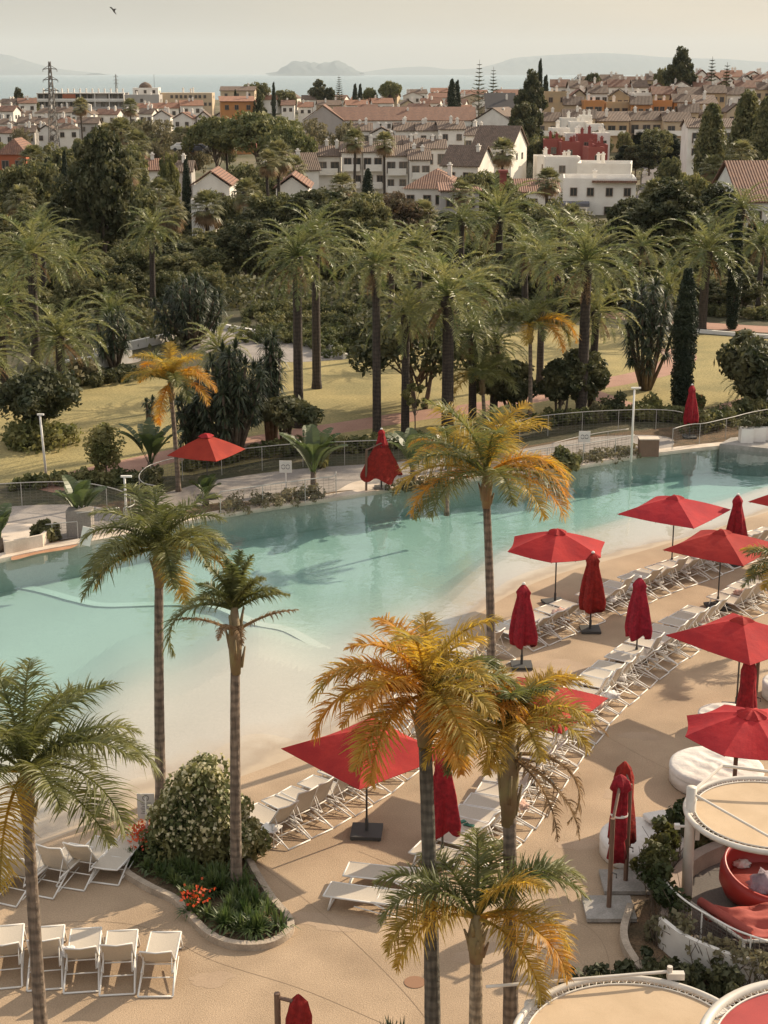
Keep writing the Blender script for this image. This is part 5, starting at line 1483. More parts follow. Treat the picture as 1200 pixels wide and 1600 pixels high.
# manhole cover
mb = MB(); mb.prism([(math.cos(a) * .22, math.sin(a) * .22) for a in np.linspace(0, 2 * math.pi, 25)[:-1]], 0, .012); o = mb.build('drain_cover', mat('rust', (.25, .13, .07), .8)); o.location = G(648, 1535); tag(o, 'small round brown drain cover left of the thick trunk', 'cover')
# bird in the sky
root_p = at(177, 16, 70)
mb = MB(); mb.tube([(-.10, 0, .14), (-.03, 0, .05), (.04, 0, -.06), (.12, 0, -.17)], [.015, .035, .035, .01], 6)
o = mb.build('bird', mat('bird_feather', (.06, .055, .05), .8), smooth=True); o.location = root_p; tag(o, 'dark bird flying high in the left of the sky', 'bird')
for s, tip in ((1, (.14, .05, .05)), (-1, (-.16, -.02, .12))):
    mb = MB(); mb.add([(-.02, 0, .05), (.05, 0, -.05), (tip[0] * .6 + .02, tip[1], tip[2] + .02), tip, (-.02, 0, .03), (.05, 0, -.07), (tip[0] * .6 + .02, tip[1], tip[2]), (tip[0], tip[1], tip[2] - .01)], [(0, 1, 2), (0, 2, 3), (4, 6, 5), (4, 7, 6)]); mb.build('wing', MATS['bird_feather'], o)
# worn and wet patches lying on the deck
m_stain = mat('deck_stain', (.33, .235, .155), .8, (.38, .275, .185), 1.2, speck=.15, sscale=30)
def stain(px, rx, ry, seed, label):
    rng = np.random.RandomState(seed); c = G(*px); n = 60; ph = rng.uniform(0, 6, 4); mb = MB(); vs = [(c.x, c.y, .003)]
    for k in range(n):
        a = 2 * math.pi * k / n; q = 1 + .22 * math.sin(2 * a + ph[0]) + .13 * math.sin(3 * a + ph[1]) + .08 * math.sin(7 * a + ph[2]) + .04 * math.sin(13 * a + ph[3])
        vs.append((c.x + math.cos(a) * rx * q, c.y + math.sin(a) * ry * q, .003))
    mb.add(vs, [(0, 1 + k, 1 + (k + 1) % n) for k in range(n)]); struct(mb.build('worn_patch', m_stain, fix=False), label, 'ground')
for i, (px, a, b) in enumerate([((880, 1040), .9, .5), ((1000, 1150), .5, .3), ((520, 1440), .8, .4), ((180, 1500), .9, .4), ((760, 1490), .7, .35), ((905, 1320), .45, .3), ((960, 1240), .35, .25), ((700, 1260), .4, .2), ((330, 1530), .5, .25), ((860, 1130), .4, .22)]):
    stain(px, a, b, i, 'slightly darker worn patch of the sandy deck')
# ---------------------------------------------------------------- fences, walls and small things behind the pool
gf = 'mesh fences behind the pool'
fence([(-40, 795), (0, 793), (60, 790), (120, 790), (165, 797), (198, 808), (212, 822), (206, 830), (188, 834)], 1.05, 'long mesh fence curving round the left ramp', gf)
fence([(188, 834), (160, 838), (122, 843)], 1.1, 'short mesh fence in front of the bird of paradise in the planter box', gf)
fence([(122, 843), (100, 845), (72, 848)], .75, 'stepped down end of the left front fence', gf, posts=1.0)
fence([(246, 800), (226, 795), (219, 783), (232, 768), (262, 757), (310, 747), (385, 738), (455, 731), (530, 727), (600, 724), (660, 719), (720, 713)], 1.15, 'back mesh fence of the middle walkway', gf)
fence([(345, 806), (400, 797), (450, 790), (500, 783), (522, 780), (526, 770)], 1.05, 'front mesh fence behind the pool left of the half open parasol', gf)
fence([(600, 768), (625, 764), (660, 760), (720, 752)], 1.05, 'front mesh fence right of the half open parasol', gf)
fence([(770, 700), (800, 693), (838, 684), (887, 678), (945, 674), (1012, 672), (1050, 674), (1068, 678)], 1.1, 'back mesh fence of the right ramp with the long curved rail', gf)
fence([(800, 742), (850, 734), (907, 727), (950, 720), (992, 712)], 1.05, 'front mesh fence of the right ramp beside the brown box', gf)
fence([(1050, 704), (1066, 699), (1082, 696), (1098, 695), (1120, 690), (1145, 684), (1175, 676), (1240, 664)], 1.1, 'mesh fence at the right end behind the pool corner', gf)
fence([(862, 718), (900, 708), (940, 700), (985, 694)], .8, 'thin inner rail on the right ramp', gf, cell=.4, rail=.018)
# planter boxes with clipped shrubs on the corner platform
PL = [G(*p) for p in [(1124, 699), (1142, 689), (1200, 684), (1300, 676), (1300, 712), (1200, 706)]]
mb = MB(); mb.prism([(p.x, p.y) for p in PL], -1.5, .18); struct(mb.build('pool_platform', m_slab), 'tiled platform jutting into the pool corner', 'kerb')
for i, (x, y) in enumerate([(1165, 690), (1184, 688), (1202, 686), (1222, 684)]):
    p = G(x, y, .18); root = empty('planter', p); tag(root, 'white cube planter with a clipped dark shrub on the pool corner, %s' % ('leftmost', 'second from left', 'third from left', 'at frame edge')[i], 'planter', 'white planters on the pool corner')
    mb = MB(); mb.box((0, 0, .35), (.62, .62, .7)); mb.build('pot', m_white, root)
    rng = np.random.RandomState(i); C = rng.uniform(-.26, .26, (14, 3)) + np.array([0, 0, .95])
    quads('foliage', clump_leaves(C, np.full(14, .17), 60, .05, rng), m_dark, root)
# brown box
root = empty('storage_box', G(1014, 714)); tag(root, 'brown wooden box with a pale lid on the pool coping', 'box')
mb = MB(); mb.box((0, .3, .42), (.95, .55, .84)); mb.build('body', m_wood, root); mb = MB(); mb.box((0, .3, .865), (1.0, .6, .05)); mb.build('lid', m_cream, root)
# lamp posts
def lamp(px, h, label, arm=.25, lean=0):
    root = empty('lamp_post', G(*px)); tag(root, label, 'lamp post', 'white lamp posts')
    mb = MB(); mb.tube([(0, 0, 0), (lean, 0, h)], [.06, .045], 10); mb.build('pole', m_white, root, smooth=True)
    mb = MB(); mb.box((arm * .3 + lean, 0, h + .02), (arm + .2, .12, .07)); mb.build('lamp_head', m_white, root)
    return root
lamp((986, 722), 3.6, 'tall white lamp post on the right ramp beside the brown box')
lamp((198, 818), 2.0, 'short white lamp post by the left fence bend')
lamp((73, 752), 3.1, 'white lamp post on the lawn at the left', .1, -.12)
lamp((1197, 650), 2.6, 'white lamp with a flat hood at the right edge', .5)
# small signs
def small_sign(px, h, label, w_=.55):
    root = empty('notice_sign', G(*px)); tag(root, label, 'sign', 'small white signs on posts')
    mb = MB(); mb.tube([(0, 0, 0), (0, 0, h)], .035, 6); mb.build('post', m_frame, root)
    mb = MB(); mb.box((0, -.03, h), (w_, .03, w_)); pn = mb.build('panel', m_white, root)
    mb = MB()
    for s in (-1, 1):
        mb.loop([(s * .1 + math.cos(a) * .08, -.055, h + math.sin(a) * .1) for a in np.linspace(0, 2 * math.pi, 13)[:-1]], .012, 4)
    mb.build('lettering', m_pole, pn); return root
small_sign((447, 768), 1.15, 'small white pictogram sign in front of the middle walkway')
small_sign((912, 715), 1.05, 'small white pictogram sign on the right ramp')
mb = MB(); mb.box((0, 0, 0), (.42, .03, .75), M=Matrix.Rotation(.25, 3, 'Y')); o = mb.build('notice_board', m_white); o.location = G(135, 838, .75); tag(o, 'tilted white board on the planter behind the left fence', 'sign')
mb = MB(); mb.box((0, .35, .55), (1.0, .7, 1.1)); o = mb.build('planter_box', m_gwalk); o.location = G(124, 840); tag(o, 'grey planter box behind the left fence', 'planter')
mb = MB(); mb.ribbon([G(8, 868), G(66, 856), G(78, 846)], .12, 0, .55); tag(mb.build('low_wall', m_cream), 'low cream wall at the left end of the coping', 'wall')
# ---------------------------------------------------------------- hedges and shrubs along the fences
gh = 'low hedges behind the fences'
hedge([(30, 764), (100, 758), (160, 756), (215, 757), (240, 750)], .9, .6, 1, 'low hedge between the left fence and the lawn', group=gh)
hedge([(300, 735), (360, 722), (440, 712), (540, 706), (620, 700), (690, 694)], 1.0, .7, 2, 'low hedge between the middle fence and the lawn', group=gh)
hedge([(740, 684), (830, 668), (900, 660), (980, 656), (1060, 658), (1120, 664)], 1.0, .75, 3, 'low hedge between the right fence and the lawn', group=gh)
hedge([(1085, 676), (1130, 665), (1180, 652), (1240, 640)], 1.8, 1.0, 4, 'taller hedge mass at the right end behind the fence', m=m_mid, group=gh)
hedge([(360, 800), (400, 793), (440, 788), (500, 779)], 1.2, .6, 5, 'olive shrubs inside the middle front fence', m=m_olive, group='shrub strips inside the fences', leaf=.08, dens=40)
hedge([(830, 735), (900, 725), (950, 716), (985, 710)], 1.0, .45, 6, 'grey-green shrubs inside the right front fence', m=m_olive, group='shrub strips inside the fences', leaf=.08, dens=40)
hedge([(620, 768), (660, 763), (700, 758)], .8, .5, 7, 'shrubs at the feet of the low orange palm', m=m_olive, group='shrub strips inside the fences', leaf=.08, dens=40)
hedge([(395, 498), (440, 494), (500, 492), (560, 496)], 2.5, 1.1, 8, 'clipped upper hedge of the park terrace', m=m_mid, group='park terrace hedges')
hedge([(400, 512), (450, 508), (510, 510), (560, 520)], 2.0, 1.0, 9, 'clipped middle hedge of the park terrace', m=m_mid, group='park terrace hedges')
hedge([(420, 527), (470, 528), (530, 535), (560, 552)], 6.5, .8, 10, 'broad lighter ground cover bank beside the grey ramp', m=m_hedge, group='park terrace hedges', dens=70)
hedge([(930, 482), (1010, 484), (1100, 492), (1210, 500)], 2.0, .8, 11, 'hedge along the top path at the right', m=m_mid, group='park terrace hedges')
# grey ramp with white kerb beside the bank
sheet('ramp', [(330, 512), (400, 524), (470, 532), (505, 540), (538, 562), (470, 566), (380, 566), (300, 545)], m_gwalk, .015, 'grey ramp descending to the lawn', 'path', smoothline=False)
mb = MB(); mb.ribbon([G(*p) for p in [(330, 510), (400, 523), (470, 531), (505, 539), (540, 561)]], .3, 0, .35); tag(mb.build('kerb', m_white), 'white kerb along the grey ramp', 'kerb')
mb = MB(); mb.ribbon([G(*p) for p in [(100, 583), (160, 574), (205, 566)]], .3, 0, .8); tag(mb.build('low_wall', m_white), 'low white wall above the lawn at the left', 'wall')
sheet('walkway', [(90, 580), (140, 566), (210, 558), (215, 566), (150, 576), (100, 588)], m_gwalk, .012, 'grey path above the left lawn', 'path')
mb = MB(); mb.ribbon([G(*p) for p in [(150, 560), (200, 548), (280, 530), (300, 528)]], .25, 0, .6); tag(mb.build('low_wall', m_white), 'white terrace wall beyond the left lawn', 'wall')
mb = MB(); a_ = G(930, 478); b__ = G(1008, 478); mb.box(((a_.x + b__.x) / 2, a_.y, .75), (b__.x - a_.x, .3, 1.6)); tag(mb.build('garden_wall', m_white), 'white garden wall behind the date palms at the right', 'wall')
mb = MB(); mb.ribbon([G(*p) for p in [(1000, 512), (1080, 519), (1180, 527), (1300, 534)]], .25, 0, .25); tag(mb.build('kerb', m_white), 'white kerb along the top path at the right', 'kerb')

# ---------------------------------------------------------------- yuccas, paddle plants, shrubs, small trees near the lawn
def at_base(o, px, s=1.0, rz=0.0):
    o.location = GT(*px); o.scale = (s, s, s); o.rotation_euler = (0, 0, rz); return o
def Y(px, h, heads, seed, label, spread=1.2, L_=.62): return tag(at_base(yucca(h, heads, seed, spread, L_), px), label, 'yucca', 'yuccas in the park')
Y((363, 722), 5.6, 18, 1, 'big dark yucca clump behind the red parasol on the far walkway', 1.7, .7)
Y((305, 715), 3.9, 9, 2, 'shorter yucca behind the trunk of the small orange palm', 1.1)
Y((425, 690), 5.6, 8, 3, 'narrow spiky yucca left of the dark trunked palms', .7, .7)
Y((1008, 610), 6.4, 16, 4, 'dark yucca tree left of the big cypress', 1.7, .75)
Y((300, 540), 4.6, 18, 5, 'wide dark yucca thicket at the back of the left lawn', 2.5, .75)
Y((180, 575), 3.6, 8, 6, 'dark yucca by the white wall at the left', 1.3, .7)
Y((235, 660), 1.2, 3, 7, 'tiny spiky plant left of the yucca clump', .4, .4)
def PP(px, h, n, seed, label, sp=1.0): return tag(at_base(paddle_plant(h, n, seed, sp), px), label, 'plant', 'bird of paradise plants')
PP((236, 752), 2.9, 15, 1, 'tall bird of paradise left of the small orange palm')
PP((490, 772), 3.2, 16, 2, 'dark bird of paradise beside the pictogram sign', 1.2)
PP((127, 836), 2.4, 12, 3, 'bird of paradise in the grey planter box at the left', 1.2)
PP((2, 872), 1.9, 8, 4, 'bird of paradise cut by the left edge near the coping', 1.2)
PP((645, 762), 3.0, 12, 5, 'bird of paradise right of the half open parasol', 1.2)
PP((700, 735), 2.2, 9, 6, 'bird of paradise behind the tall pool palm', 1.2)
PP((322, 790), 1.4, 9, 7, 'low bird of paradise under the far red parasol', .9)
def TR(px, label, cat='tree', group=None, **kw):
    o = tree(**kw); at_base(o, px); return tag(o, label, cat, group)
TR((168, 748), 'small lollipop tree with sunlit leaves on the left lawn edge', kind='column', seed=3, h=2.3, r=.85, th=.75, m=m_light, leaf=.10, n=34, per=90, trunk_r=.04)
TR((62, 690), 'dark bushy tree over a low shrub at the left of the lawn', kind='round', seed=4, h=3.7, r=2.3, th=1.2, m=m_dark, leaf=.16, n=60, per=120, multi=4, trunk_r=.08)
o = bush(41, 2.0, 1.0, m_light, .14, 40, 80); at_base(o, (62, 698)); tag(o, 'light green shrub under the dark bushy tree at the left', 'bush')
TR((905, 648), 'round dark orange tree beside the paired dark palm trunks', kind='round', seed=5, h=3.6, r=1.7, th=.9, m=m_dark, leaf=.15, n=54, per=110, multi=3, trunk_r=.07)
TR((875, 655), 'round dark orange tree left of its twin on the right lawn', kind='round', seed=6, h=3.4, r=1.4, th=.9, m=m_dark, leaf=.15, n=50, per=110, multi=3, trunk_r=.07)
TR((795, 658), 'round dark tree behind the yellow-fronded palms', kind='round', seed=7, h=3.2, r=1.6, th=1.0, m=m_dark, leaf=.15, n=50, per=110, multi=3, trunk_r=.06)
TR((655, 640), 'low spreading tree with bare dark limbs behind the middle palms', kind='umbrella', seed=8, h=5.0, r=3.6, th=1.6, m=m_dark, leaf=.18, n=60, per=100, multi=2, trunk_r=.13)
TR((445, 700), 'dark layered cycad-like shrub tree beside the middle fence', kind='umbrella', seed=9, h=2.3, r=1.9, th=.9, m=m_dark, leaf=.15, n=46, per=100, multi=4, trunk_r=.08)
TR((360, 700), 'green leafy shrub tree under the big yucca', kind='round', seed=10, h=2.2, r=1.2, th=.6, m=m_mid, leaf=.16, n=30, per=90, multi=2, trunk_r=.06)
TR((648, 690), 'thin young light green tree right of the closed red parasol top', kind='sparse', seed=11, h=3.0, r=.6, th=1.6, m=m_light, leaf=.12, n=20, per=50, trunk_r=.03)
TR((1185, 640), 'large dark leafy bush at the right edge above the planters', kind='round', seed=12, h=4.6, r=2.6, th=.4, m=m_dark, leaf=.22, n=60, per=120, multi=3, trunk_r=.08)
for i, (px, r_, h_, m_, lb) in enumerate([((958, 655), .9, 1.4, m_dark, 'round dark shrub right of the orange trees'), ((1020, 652), 1.0, 1.3, m_light, 'light variegated shrub at the foot of the dark yucca tree'), ((930, 660), .7, .9, m_olive, 'low olive shrub left of the round dark shrub'), ((1088, 640), .45, .9, m_light, 'small plant with orange flowers right of the cypress'), ((885, 735), .8, 1.1, m_mid, 'green shrub beside the front rail of the right ramp'), ((500, 735), .5, 1.9, m_light, 'pale feathery shrub behind the middle fence'), ((75, 848), .6, .9, m_mid, 'trimmed shrub at the end of the left front fence'), ((232, 770), .8, 1.0, m_dark, 'dark shrub under the tall bird of paradise'), ((125, 600), 1.4, 1.6, m_olive, 'low fan-leaved shrub at the left end of the lawn'), ((585, 545), 2.4, 2.4, m_dark, 'dark rounded shrub at the end of the ground cover bank')]):
    o = bush(50 + i, r_, h_, m_, .10 if r_ < 1.2 else .18, 30, 90, flowers=(m_red, 6, .06) if 'flowers' in lb else None); at_base(o, px); tag(o, lb, 'bush', 'shrubs around the lawn')
# shadowed shrub bank above left lawn
hedge([(125, 600), (165, 597), (215, 590)], 3.5, .7, 14, 'shaded ivy bank above the left lawn', m=m_dark)
# cypresses
def CY(px, ytop, w_px, label, seed, D=None):
    base = GT(*px) if D is None else Vector((at(px[0], px[1], D).x, D, hgt(at(px[0], px[1], D).x, D)))
    h = crown_at(px[0], ytop, base).z - base.z; r = w_px / 2 / pxm(base + Vector((0, 0, h / 2)))
    o = tree('column', seed, h=h, r=r * 1.1, th=.15, m=m_cyp, leaf=max(.08, r * .11), n=260, per=90, name='cypress')
    o.location = base; return tag(o, label, 'cypress', 'cypresses')
CY((1064, 640), 414, 32, 'large dark cypress standing at the right edge of the lawn', 1)
CY((1143, 516), 330, 19, 'slim tall cypress in front of the white villa at the right', 2)
# ---------------------------------------------------------------- trees of the dense band between park and town
PT = {}
def proto(key, **kw):
    if key not in PT: PT[key] = tree(**kw); PT[key]['proto'] = 1
    return PT[key]
K = {
 'pine': [dict(kind='round', seed=61 + i, h=12, r=4.6, th=2.5, m=m_dark, leaf=.30, n=120, per=120, cr=.24) for i in range(2)],
 'oak': [dict(kind='round', seed=71 + i, h=9, r=4.8, th=1.5, m=m_mid, leaf=.28, n=100, per=120, cr=.26) for i in range(3)],
 'umb': [dict(kind='umbrella', seed=81 + i, h=9, r=5.5, th=4.0, m=m_hedge, leaf=.26, n=90, per=120, cr=.24) for i in range(2)],
 'sparse': [dict(kind='sparse', seed=91 + i, h=8, r=4.2, th=2, m=m_olive, leaf=.20, n=90, per=60, cr=.32) for i in range(2)],
 'russet': [dict(kind='sparse', seed=95, h=8, r=4.2, th=1.5, m=m_brownf, leaf=.22, n=110, per=90, cr=.34)],
 'poplar': [dict(kind='column', seed=97, h=14, r=3.0, th=1, m=m_mid, leaf=.30, n=170, per=100)],
 'light': [dict(kind='round', seed=101, h=7, r=3.2, th=1.2, m=m_light, leaf=.22, n=80, per=110, cr=.28)],
 'cyp': [dict(kind='column', seed=103, h=10, r=1.0, th=.2, m=m_cyp, leaf=.14, n=150, per=70, name='cypress')],
}
DESC = {'pine': ('dark dense evergreen tree', 'tree'), 'oak': ('mid green bushy tree', 'tree'), 'umb': ('flat topped green umbrella tree', 'tree'), 'sparse': ('thin olive tree with bare limbs', 'tree'), 'russet': ('brownish half bare tree', 'tree'), 'poplar': ('tall pale green poplar-like tree', 'tree'), 'light': ('bright leafy light green tree', 'tree'), 'cyp': ('narrow dark cypress', 'cypress')}
def TB(k, x, ybase, ytop, wpx, D, label=None, v=0):
    """tree standing at distance D, its crown reaching from ytop down; width in photo pixels"""
    kw = K[k][v % len(K[k])]; pr = proto((k, v % len(K[k])), **kw)
    p = at(x, ybase, D); base = Vector((p.x, D, hgt(p.x, D)))
    top = crown_at(x, ytop, base); h = max(2.0, top.z - base.z)
    r = wpx / 2 / pxm(Vector((base.x, base.y, base.z + h / 2)))
    o = copy_tree(pr, base, random.uniform(0, 6.28), (r / kw['r'], r / kw['r'], h / kw['h']))
    if 'proto' in o: del o['proto']
    if label: tag(o, label, DESC[k][1], DESC[k][0] + 's beyond the park')
    else: auto(o, DESC[k][0], DESC[k][1], DESC[k][0] + 's beyond the park', x, (ytop + wpx * .4))
    return o
for a in [
 ('pine', 168, 480, 205, 120, 150, 'biggest dark evergreen rising left of the lawn palms'), ('pine', 120, 470, 300, 110, 158), ('oak', 60, 470, 250, 110, 185), ('oak', 215, 470, 290, 90, 165),
 ('pine', 385, 480, 335, 90, 140, 'dark evergreen behind the left pair of date palms', 1), ('oak', 440, 470, 300, 110, 165), ('pine', 500, 470, 285, 120, 160, None, 1), ('oak', 560, 470, 300, 110, 158), ('russet', 622, 420, 300, 100, 165, 'large brownish half bare tree in front of the hipped roof villa'),
 ('pine', 715, 430, 325, 115, 168, 'low dark evergreen below the terracotta hipped roof', 1), ('pine', 1045, 420, 282, 150, 150, 'huge round dark evergreen at the right in front of the villas'), ('pine', 985, 430, 300, 90, 160, None, 1), ('pine', 1115, 440, 290, 100, 165),
 ('oak', 1185, 500, 370, 90, 140), ('oak', 1165, 480, 420, 80, 135), ('poplar', 1105, 330, 165, 48, 250, 'tall poplar-like tree in front of the white villa on the hill'), ('poplar', 1160, 330, 145, 55, 240, 'tallest poplar-like tree at the right, left of its twin'), ('poplar', 1190, 330, 155, 50, 235, 'poplar-like tree at the right edge of the photo'),
 ('light', 1195, 340, 240, 60, 200), ('light', 1080, 330, 265, 60, 205), ('light', 1020, 330, 280, 45, 180), ('light', 265, 290, 232, 34, 215, 'bright weeping green tree beside the left villas'),
 ('umb', 405, 320, 178, 150, 280, 'wide flat topped tree below the ochre house'), ('umb', 340, 320, 185, 100, 285), ('umb', 450, 330, 200, 90, 260, None, 1), ('sparse', 240, 290, 185, 80, 310), ('sparse', 300, 300, 200, 80, 300), ('sparse', 500, 300, 185, 80, 300, None, 1), ('sparse', 545, 290, 190, 60, 295), ('sparse', 460, 300, 195, 70, 292, None, 1),
 ('oak', 130, 300, 215, 90, 240), ('oak', 185, 300, 225, 110, 225), ('oak', 85, 310, 225, 90, 235), ('oak', 25, 320, 262, 80, 215), ('oak', 395, 330, 255, 90, 215), ('oak', 440, 350, 275, 80, 205), ('oak', 770, 340, 265, 80, 215), ('oak', 735, 350, 270, 60, 210), ('oak', 800, 370, 300, 90, 195), ('light', 860, 400, 340, 90, 175), ('light', 905, 420, 350, 70, 165), ('light', 800, 420, 350, 80, 170), ('oak', 950, 420, 350, 60, 168), ('oak', 660, 430, 345, 80, 170),
 ('pine', 830, 200, 112, 58, 380, 'big dark evergreen in front of the hill houses, right of the white gable'), ('pine', 820, 250, 150, 60, 330, None, 1), ('pine', 812, 260, 190, 40, 300), ('pine', 1062, 160, 76, 60, 430, 'largest round tree on the skyline at the right'), ('pine', 925, 160, 108, 38, 430, 'round tree on the skyline above the hill houses', 1), ('oak', 1030, 170, 105, 26, 440),
 ('pine', 30, 180, 138, 28, 560), ('oak', 50, 180, 152, 26, 560), ('pine', 498, 170, 125, 34, 640, 'dark tree on the skyline left of the araucaria'), ('pine', 515, 170, 133, 20, 640, None, 1), ('umb', 610, 165, 128, 40, 620), ('umb', 578, 165, 138, 24, 620), ('oak', 400, 170, 128, 50, 640), ('oak', 445, 172, 140, 40, 640), ('cyp', 428, 165, 127, 7, 560), ('cyp', 555, 165, 130, 9, 600), ('cyp', 563, 165, 130, 8, 605), ('cyp', 706, 165, 122, 16, 520), ('cyp', 714, 165, 124, 12, 525), ('cyp', 843, 150, 90, 10, 420, 'pointed cypress on the skyline above the hill'), ('cyp', 852, 160, 116, 12, 415), ('cyp', 292, 300, 245, 14, 200), ('cyp', 575, 300, 262, 20, 215, None), ('pine', 405, 200, 150, 26, 420), ('cyp', 368, 160, 138, 7, 470),
 ('cyp', 53, 310, 250, 9, 205), ('cyp', 75, 310, 245, 10, 203), ('cyp', 104, 310, 233, 12, 200), ('cyp', 120, 310, 258, 10, 198), ('cyp', 2, 320, 262, 10, 205),
 ('oak', 1025, 260, 200, 55, 320, 'dark bushy tree above the stone bank and the road'), ('oak', 985, 260, 238, 40, 320), ('oak', 1045, 300, 245, 40, 270), ('oak', 975, 230, 205, 26, 330),
]:
    TB(*a)
# the dense belt: staggered rows of mixed trees from the lawn edge back to the first villas
rb = random.Random(12)
for (D0, y0, y1, w0, w1, step, ks) in [(117, 425, 465, 60, 85, 74, ['oak', 'pine', 'oak']), (126, 395, 435, 65, 95, 72, ['oak', 'pine', 'oak', 'light']), (137, 365, 410, 70, 100, 66, ['pine', 'oak', 'oak']), (150, 340, 380, 75, 100, 74, ['oak', 'oak', 'light', 'pine']), (166, 315, 350, 75, 100, 78, ['oak', 'pine', 'oak']), (185, 300, 335, 55, 80, 80, ['oak', 'light', 'oak']), (205, 285, 310, 45, 60, 95, ['oak', 'oak', 'light'])]:
    x = -30 + rb.uniform(0, 40)
    while x < 1230:
        keep = not (D0 <= 130 and (390 < x < 570)) and not (D0 < 120 and 560 < x < 880) and not (D0 >= 185 and 620 < x < 1000) and not (D0 >= 166 and 285 < x < 360) and not (D0 > 160 and 1130 < x)
        if keep:
            k_ = rb.choice(ks); TB(k_, x, 500, rb.uniform(y0, y1), rb.uniform(w0, w1), D0 + rb.uniform(-4, 4), None, rb.randrange(3))
        x += step * rb.uniform(.8, 1.2)
for (x, yb, yt, D, lb) in [(748, 165, 93, 500, 'tallest araucaria on the skyline with tiered branches'), (770, 165, 104, 520, 'second araucaria right of the tallest one'), (530, 170, 117, 620, 'small araucaria on the skyline left of the middle'), (1110, 150, 88, 430, 'thin pale araucaria on the right skyline'), (1133, 160, 97, 420, 'dark conical conifer on the right skyline'), (34, 180, 138, 540, 'dark pointed conifer on the left skyline')]:
    p = at(x, yb, D); b = Vector((p.x, D, hgt(p.x, D))); h = crown_at(x, yt, b).z - b.z; o = norfolk(h, x); o.location = b; tag(o, lb, 'conifer', 'conifers on the skyline')
rb = random.Random(5)
for i in range(64):      # gardens between the houses
    x = rb.uniform(0, 1200); D = rb.uniform(270, 520) if x < 820 else rb.uniform(300, 430)
    p = Vector((at(x, 200, D).x, D, 0)); p.z = hgt(p.x, D); yb = to_px(p)[1]; hp_ = rb.uniform(4.5, 8.5) * pxm(p)
    TB(rb.choice(['oak', 'oak', 'pine', 'light', 'cyp', 'sparse']), x, yb, yb - hp_, rb.uniform(.7, 1.0) * hp_, D, None, rb.randrange(3))
rng = np.random.RandomState(77); C = []
while len(C) < 2600:
    y = rng.uniform(103, 215) if rng.uniform() < .8 else rng.uniform(100, 330); x = rng.uniform(-.30, .30) * y; q = to_px((x, y, hgt(x, y)))
    lawn_top = np.interp(q[0], [0, 60, 230, 420, 545, 640, 800, 900, 1050, 1200], [606, 600, 580, 500, 488, 535, 515, 500, 487, 490])
    if q[1] > lawn_top - 8 or (300 < q[0] < 575 and q[1] > 482): continue
    C.append((x, y, hgt(x, y) + rng.uniform(.1, .8)))
C = np.array(C)
o = quads('undergrowth', clump_leaves(C, rng.uniform(.7, 1.9, len(C)), 60, .24, rng, .6), leafmat('undergrowth_foliage', (.05, .058, .026), (.145, .135, .06), .22))
tag(o, 'dense low undergrowth between the park trees', 'undergrowth', kind='stuff')
for p in PT.values():
    for c in kids(p): bpy.data.objects.remove(c)
    bpy.data.objects.remove(p)
PT.clear()
# ---------------------------------------------------------------- the town
m_wwall = mat('white_wall', (.78, .74, .67), .85, (.68, .63, .56), .5, speck=.05, sscale=8)
m_gwall = mat('grey_wall', (.42, .385, .35), .85, (.37, .34, .31), .5)
m_ochre = mat('ochre_wall', (.50, .34, .18), .85, (.40, .30, .19), .5)
m_ochre2 = mat('tan_wall', (.54, .41, .26), .85, (.44, .35, .25), .5)
m_orange = mat('orange_wall', (.50, .22, .07), .85, (.44, .2, .08), .6)
m_redw = mat('red_wall', (.27, .07, .055), .85, (.26, .065, .05), .6)
m_terra = tiled('terracotta_tiles', (.28, .14, .085), (.19, .10, .07), .32)
m_brown = tiled('brown_tiles', (.21, .14, .10), (.13, .09, .065), .32)
m_orroof = tiled('orange_tiles', (.36, .17, .10), (.27, .13, .08), .32)
m_win = mat('window_glass', (.045, .045, .045), .15, spec=.6)
m_wframe = mat('window_frame', (.22, .16, .12), .6)
m_awn = mat('dark_awning', (.10, .10, .12), .7)
def win(parent, x, y, z, w_, h_, kind=0, face=-1):
    """window in the front wall (plane y); frame proud of the wall, pane recessed"""
    mb = MB(); t = .09
    yy = y + face * .05
    for c, d in (((x - w_ / 2, yy, z), (t, .14, h_ + t)), ((x + w_ / 2, yy, z), (t, .14, h_ + t)), ((x, yy, z + h_ / 2), (w_ - t, .14, t)), ((x, yy, z - h_ / 2), (w_ - t, .16, t)), ((x, yy, z), (t * .7, .11, h_ - t))):
        mb.box(c, d)
    o = mb.build('window', m_wframe, parent)
    mb = MB(); mb.box((x, y + face * .015, z), (w_ - t, .05, h_ - t)); mb.build('pane', m_win, o)
    return o
def balcony(parent, x, y, z, w_, d_=1.0, m_=None):
    mb = MB(); mb.box((x, y - d_ / 2, z), (w_, d_, .15)); mb.box((x, y - d_ + .04, z + .55), (w_, .08, .95)); return mb.build('balcony', m_ or m_wwall, parent)
def chimney(parent, x, y, z, h_=1.4, m_=None, w_=.55):
    mb = MB(); mb.box((x, y, z + h_ / 2), (w_, w_, h_)); mb.box((x, y, z + h_ + .06), (w_ + .2, w_ + .2, .12)); mb.prism([(x - .16, y - .16), (x + .16, y - .16), (x + .16, y + .16), (x - .16, y + .16)], z + h_ + .12, z + h_ + .4)
    return mb.build('chimney', m_ or m_wwall, parent)
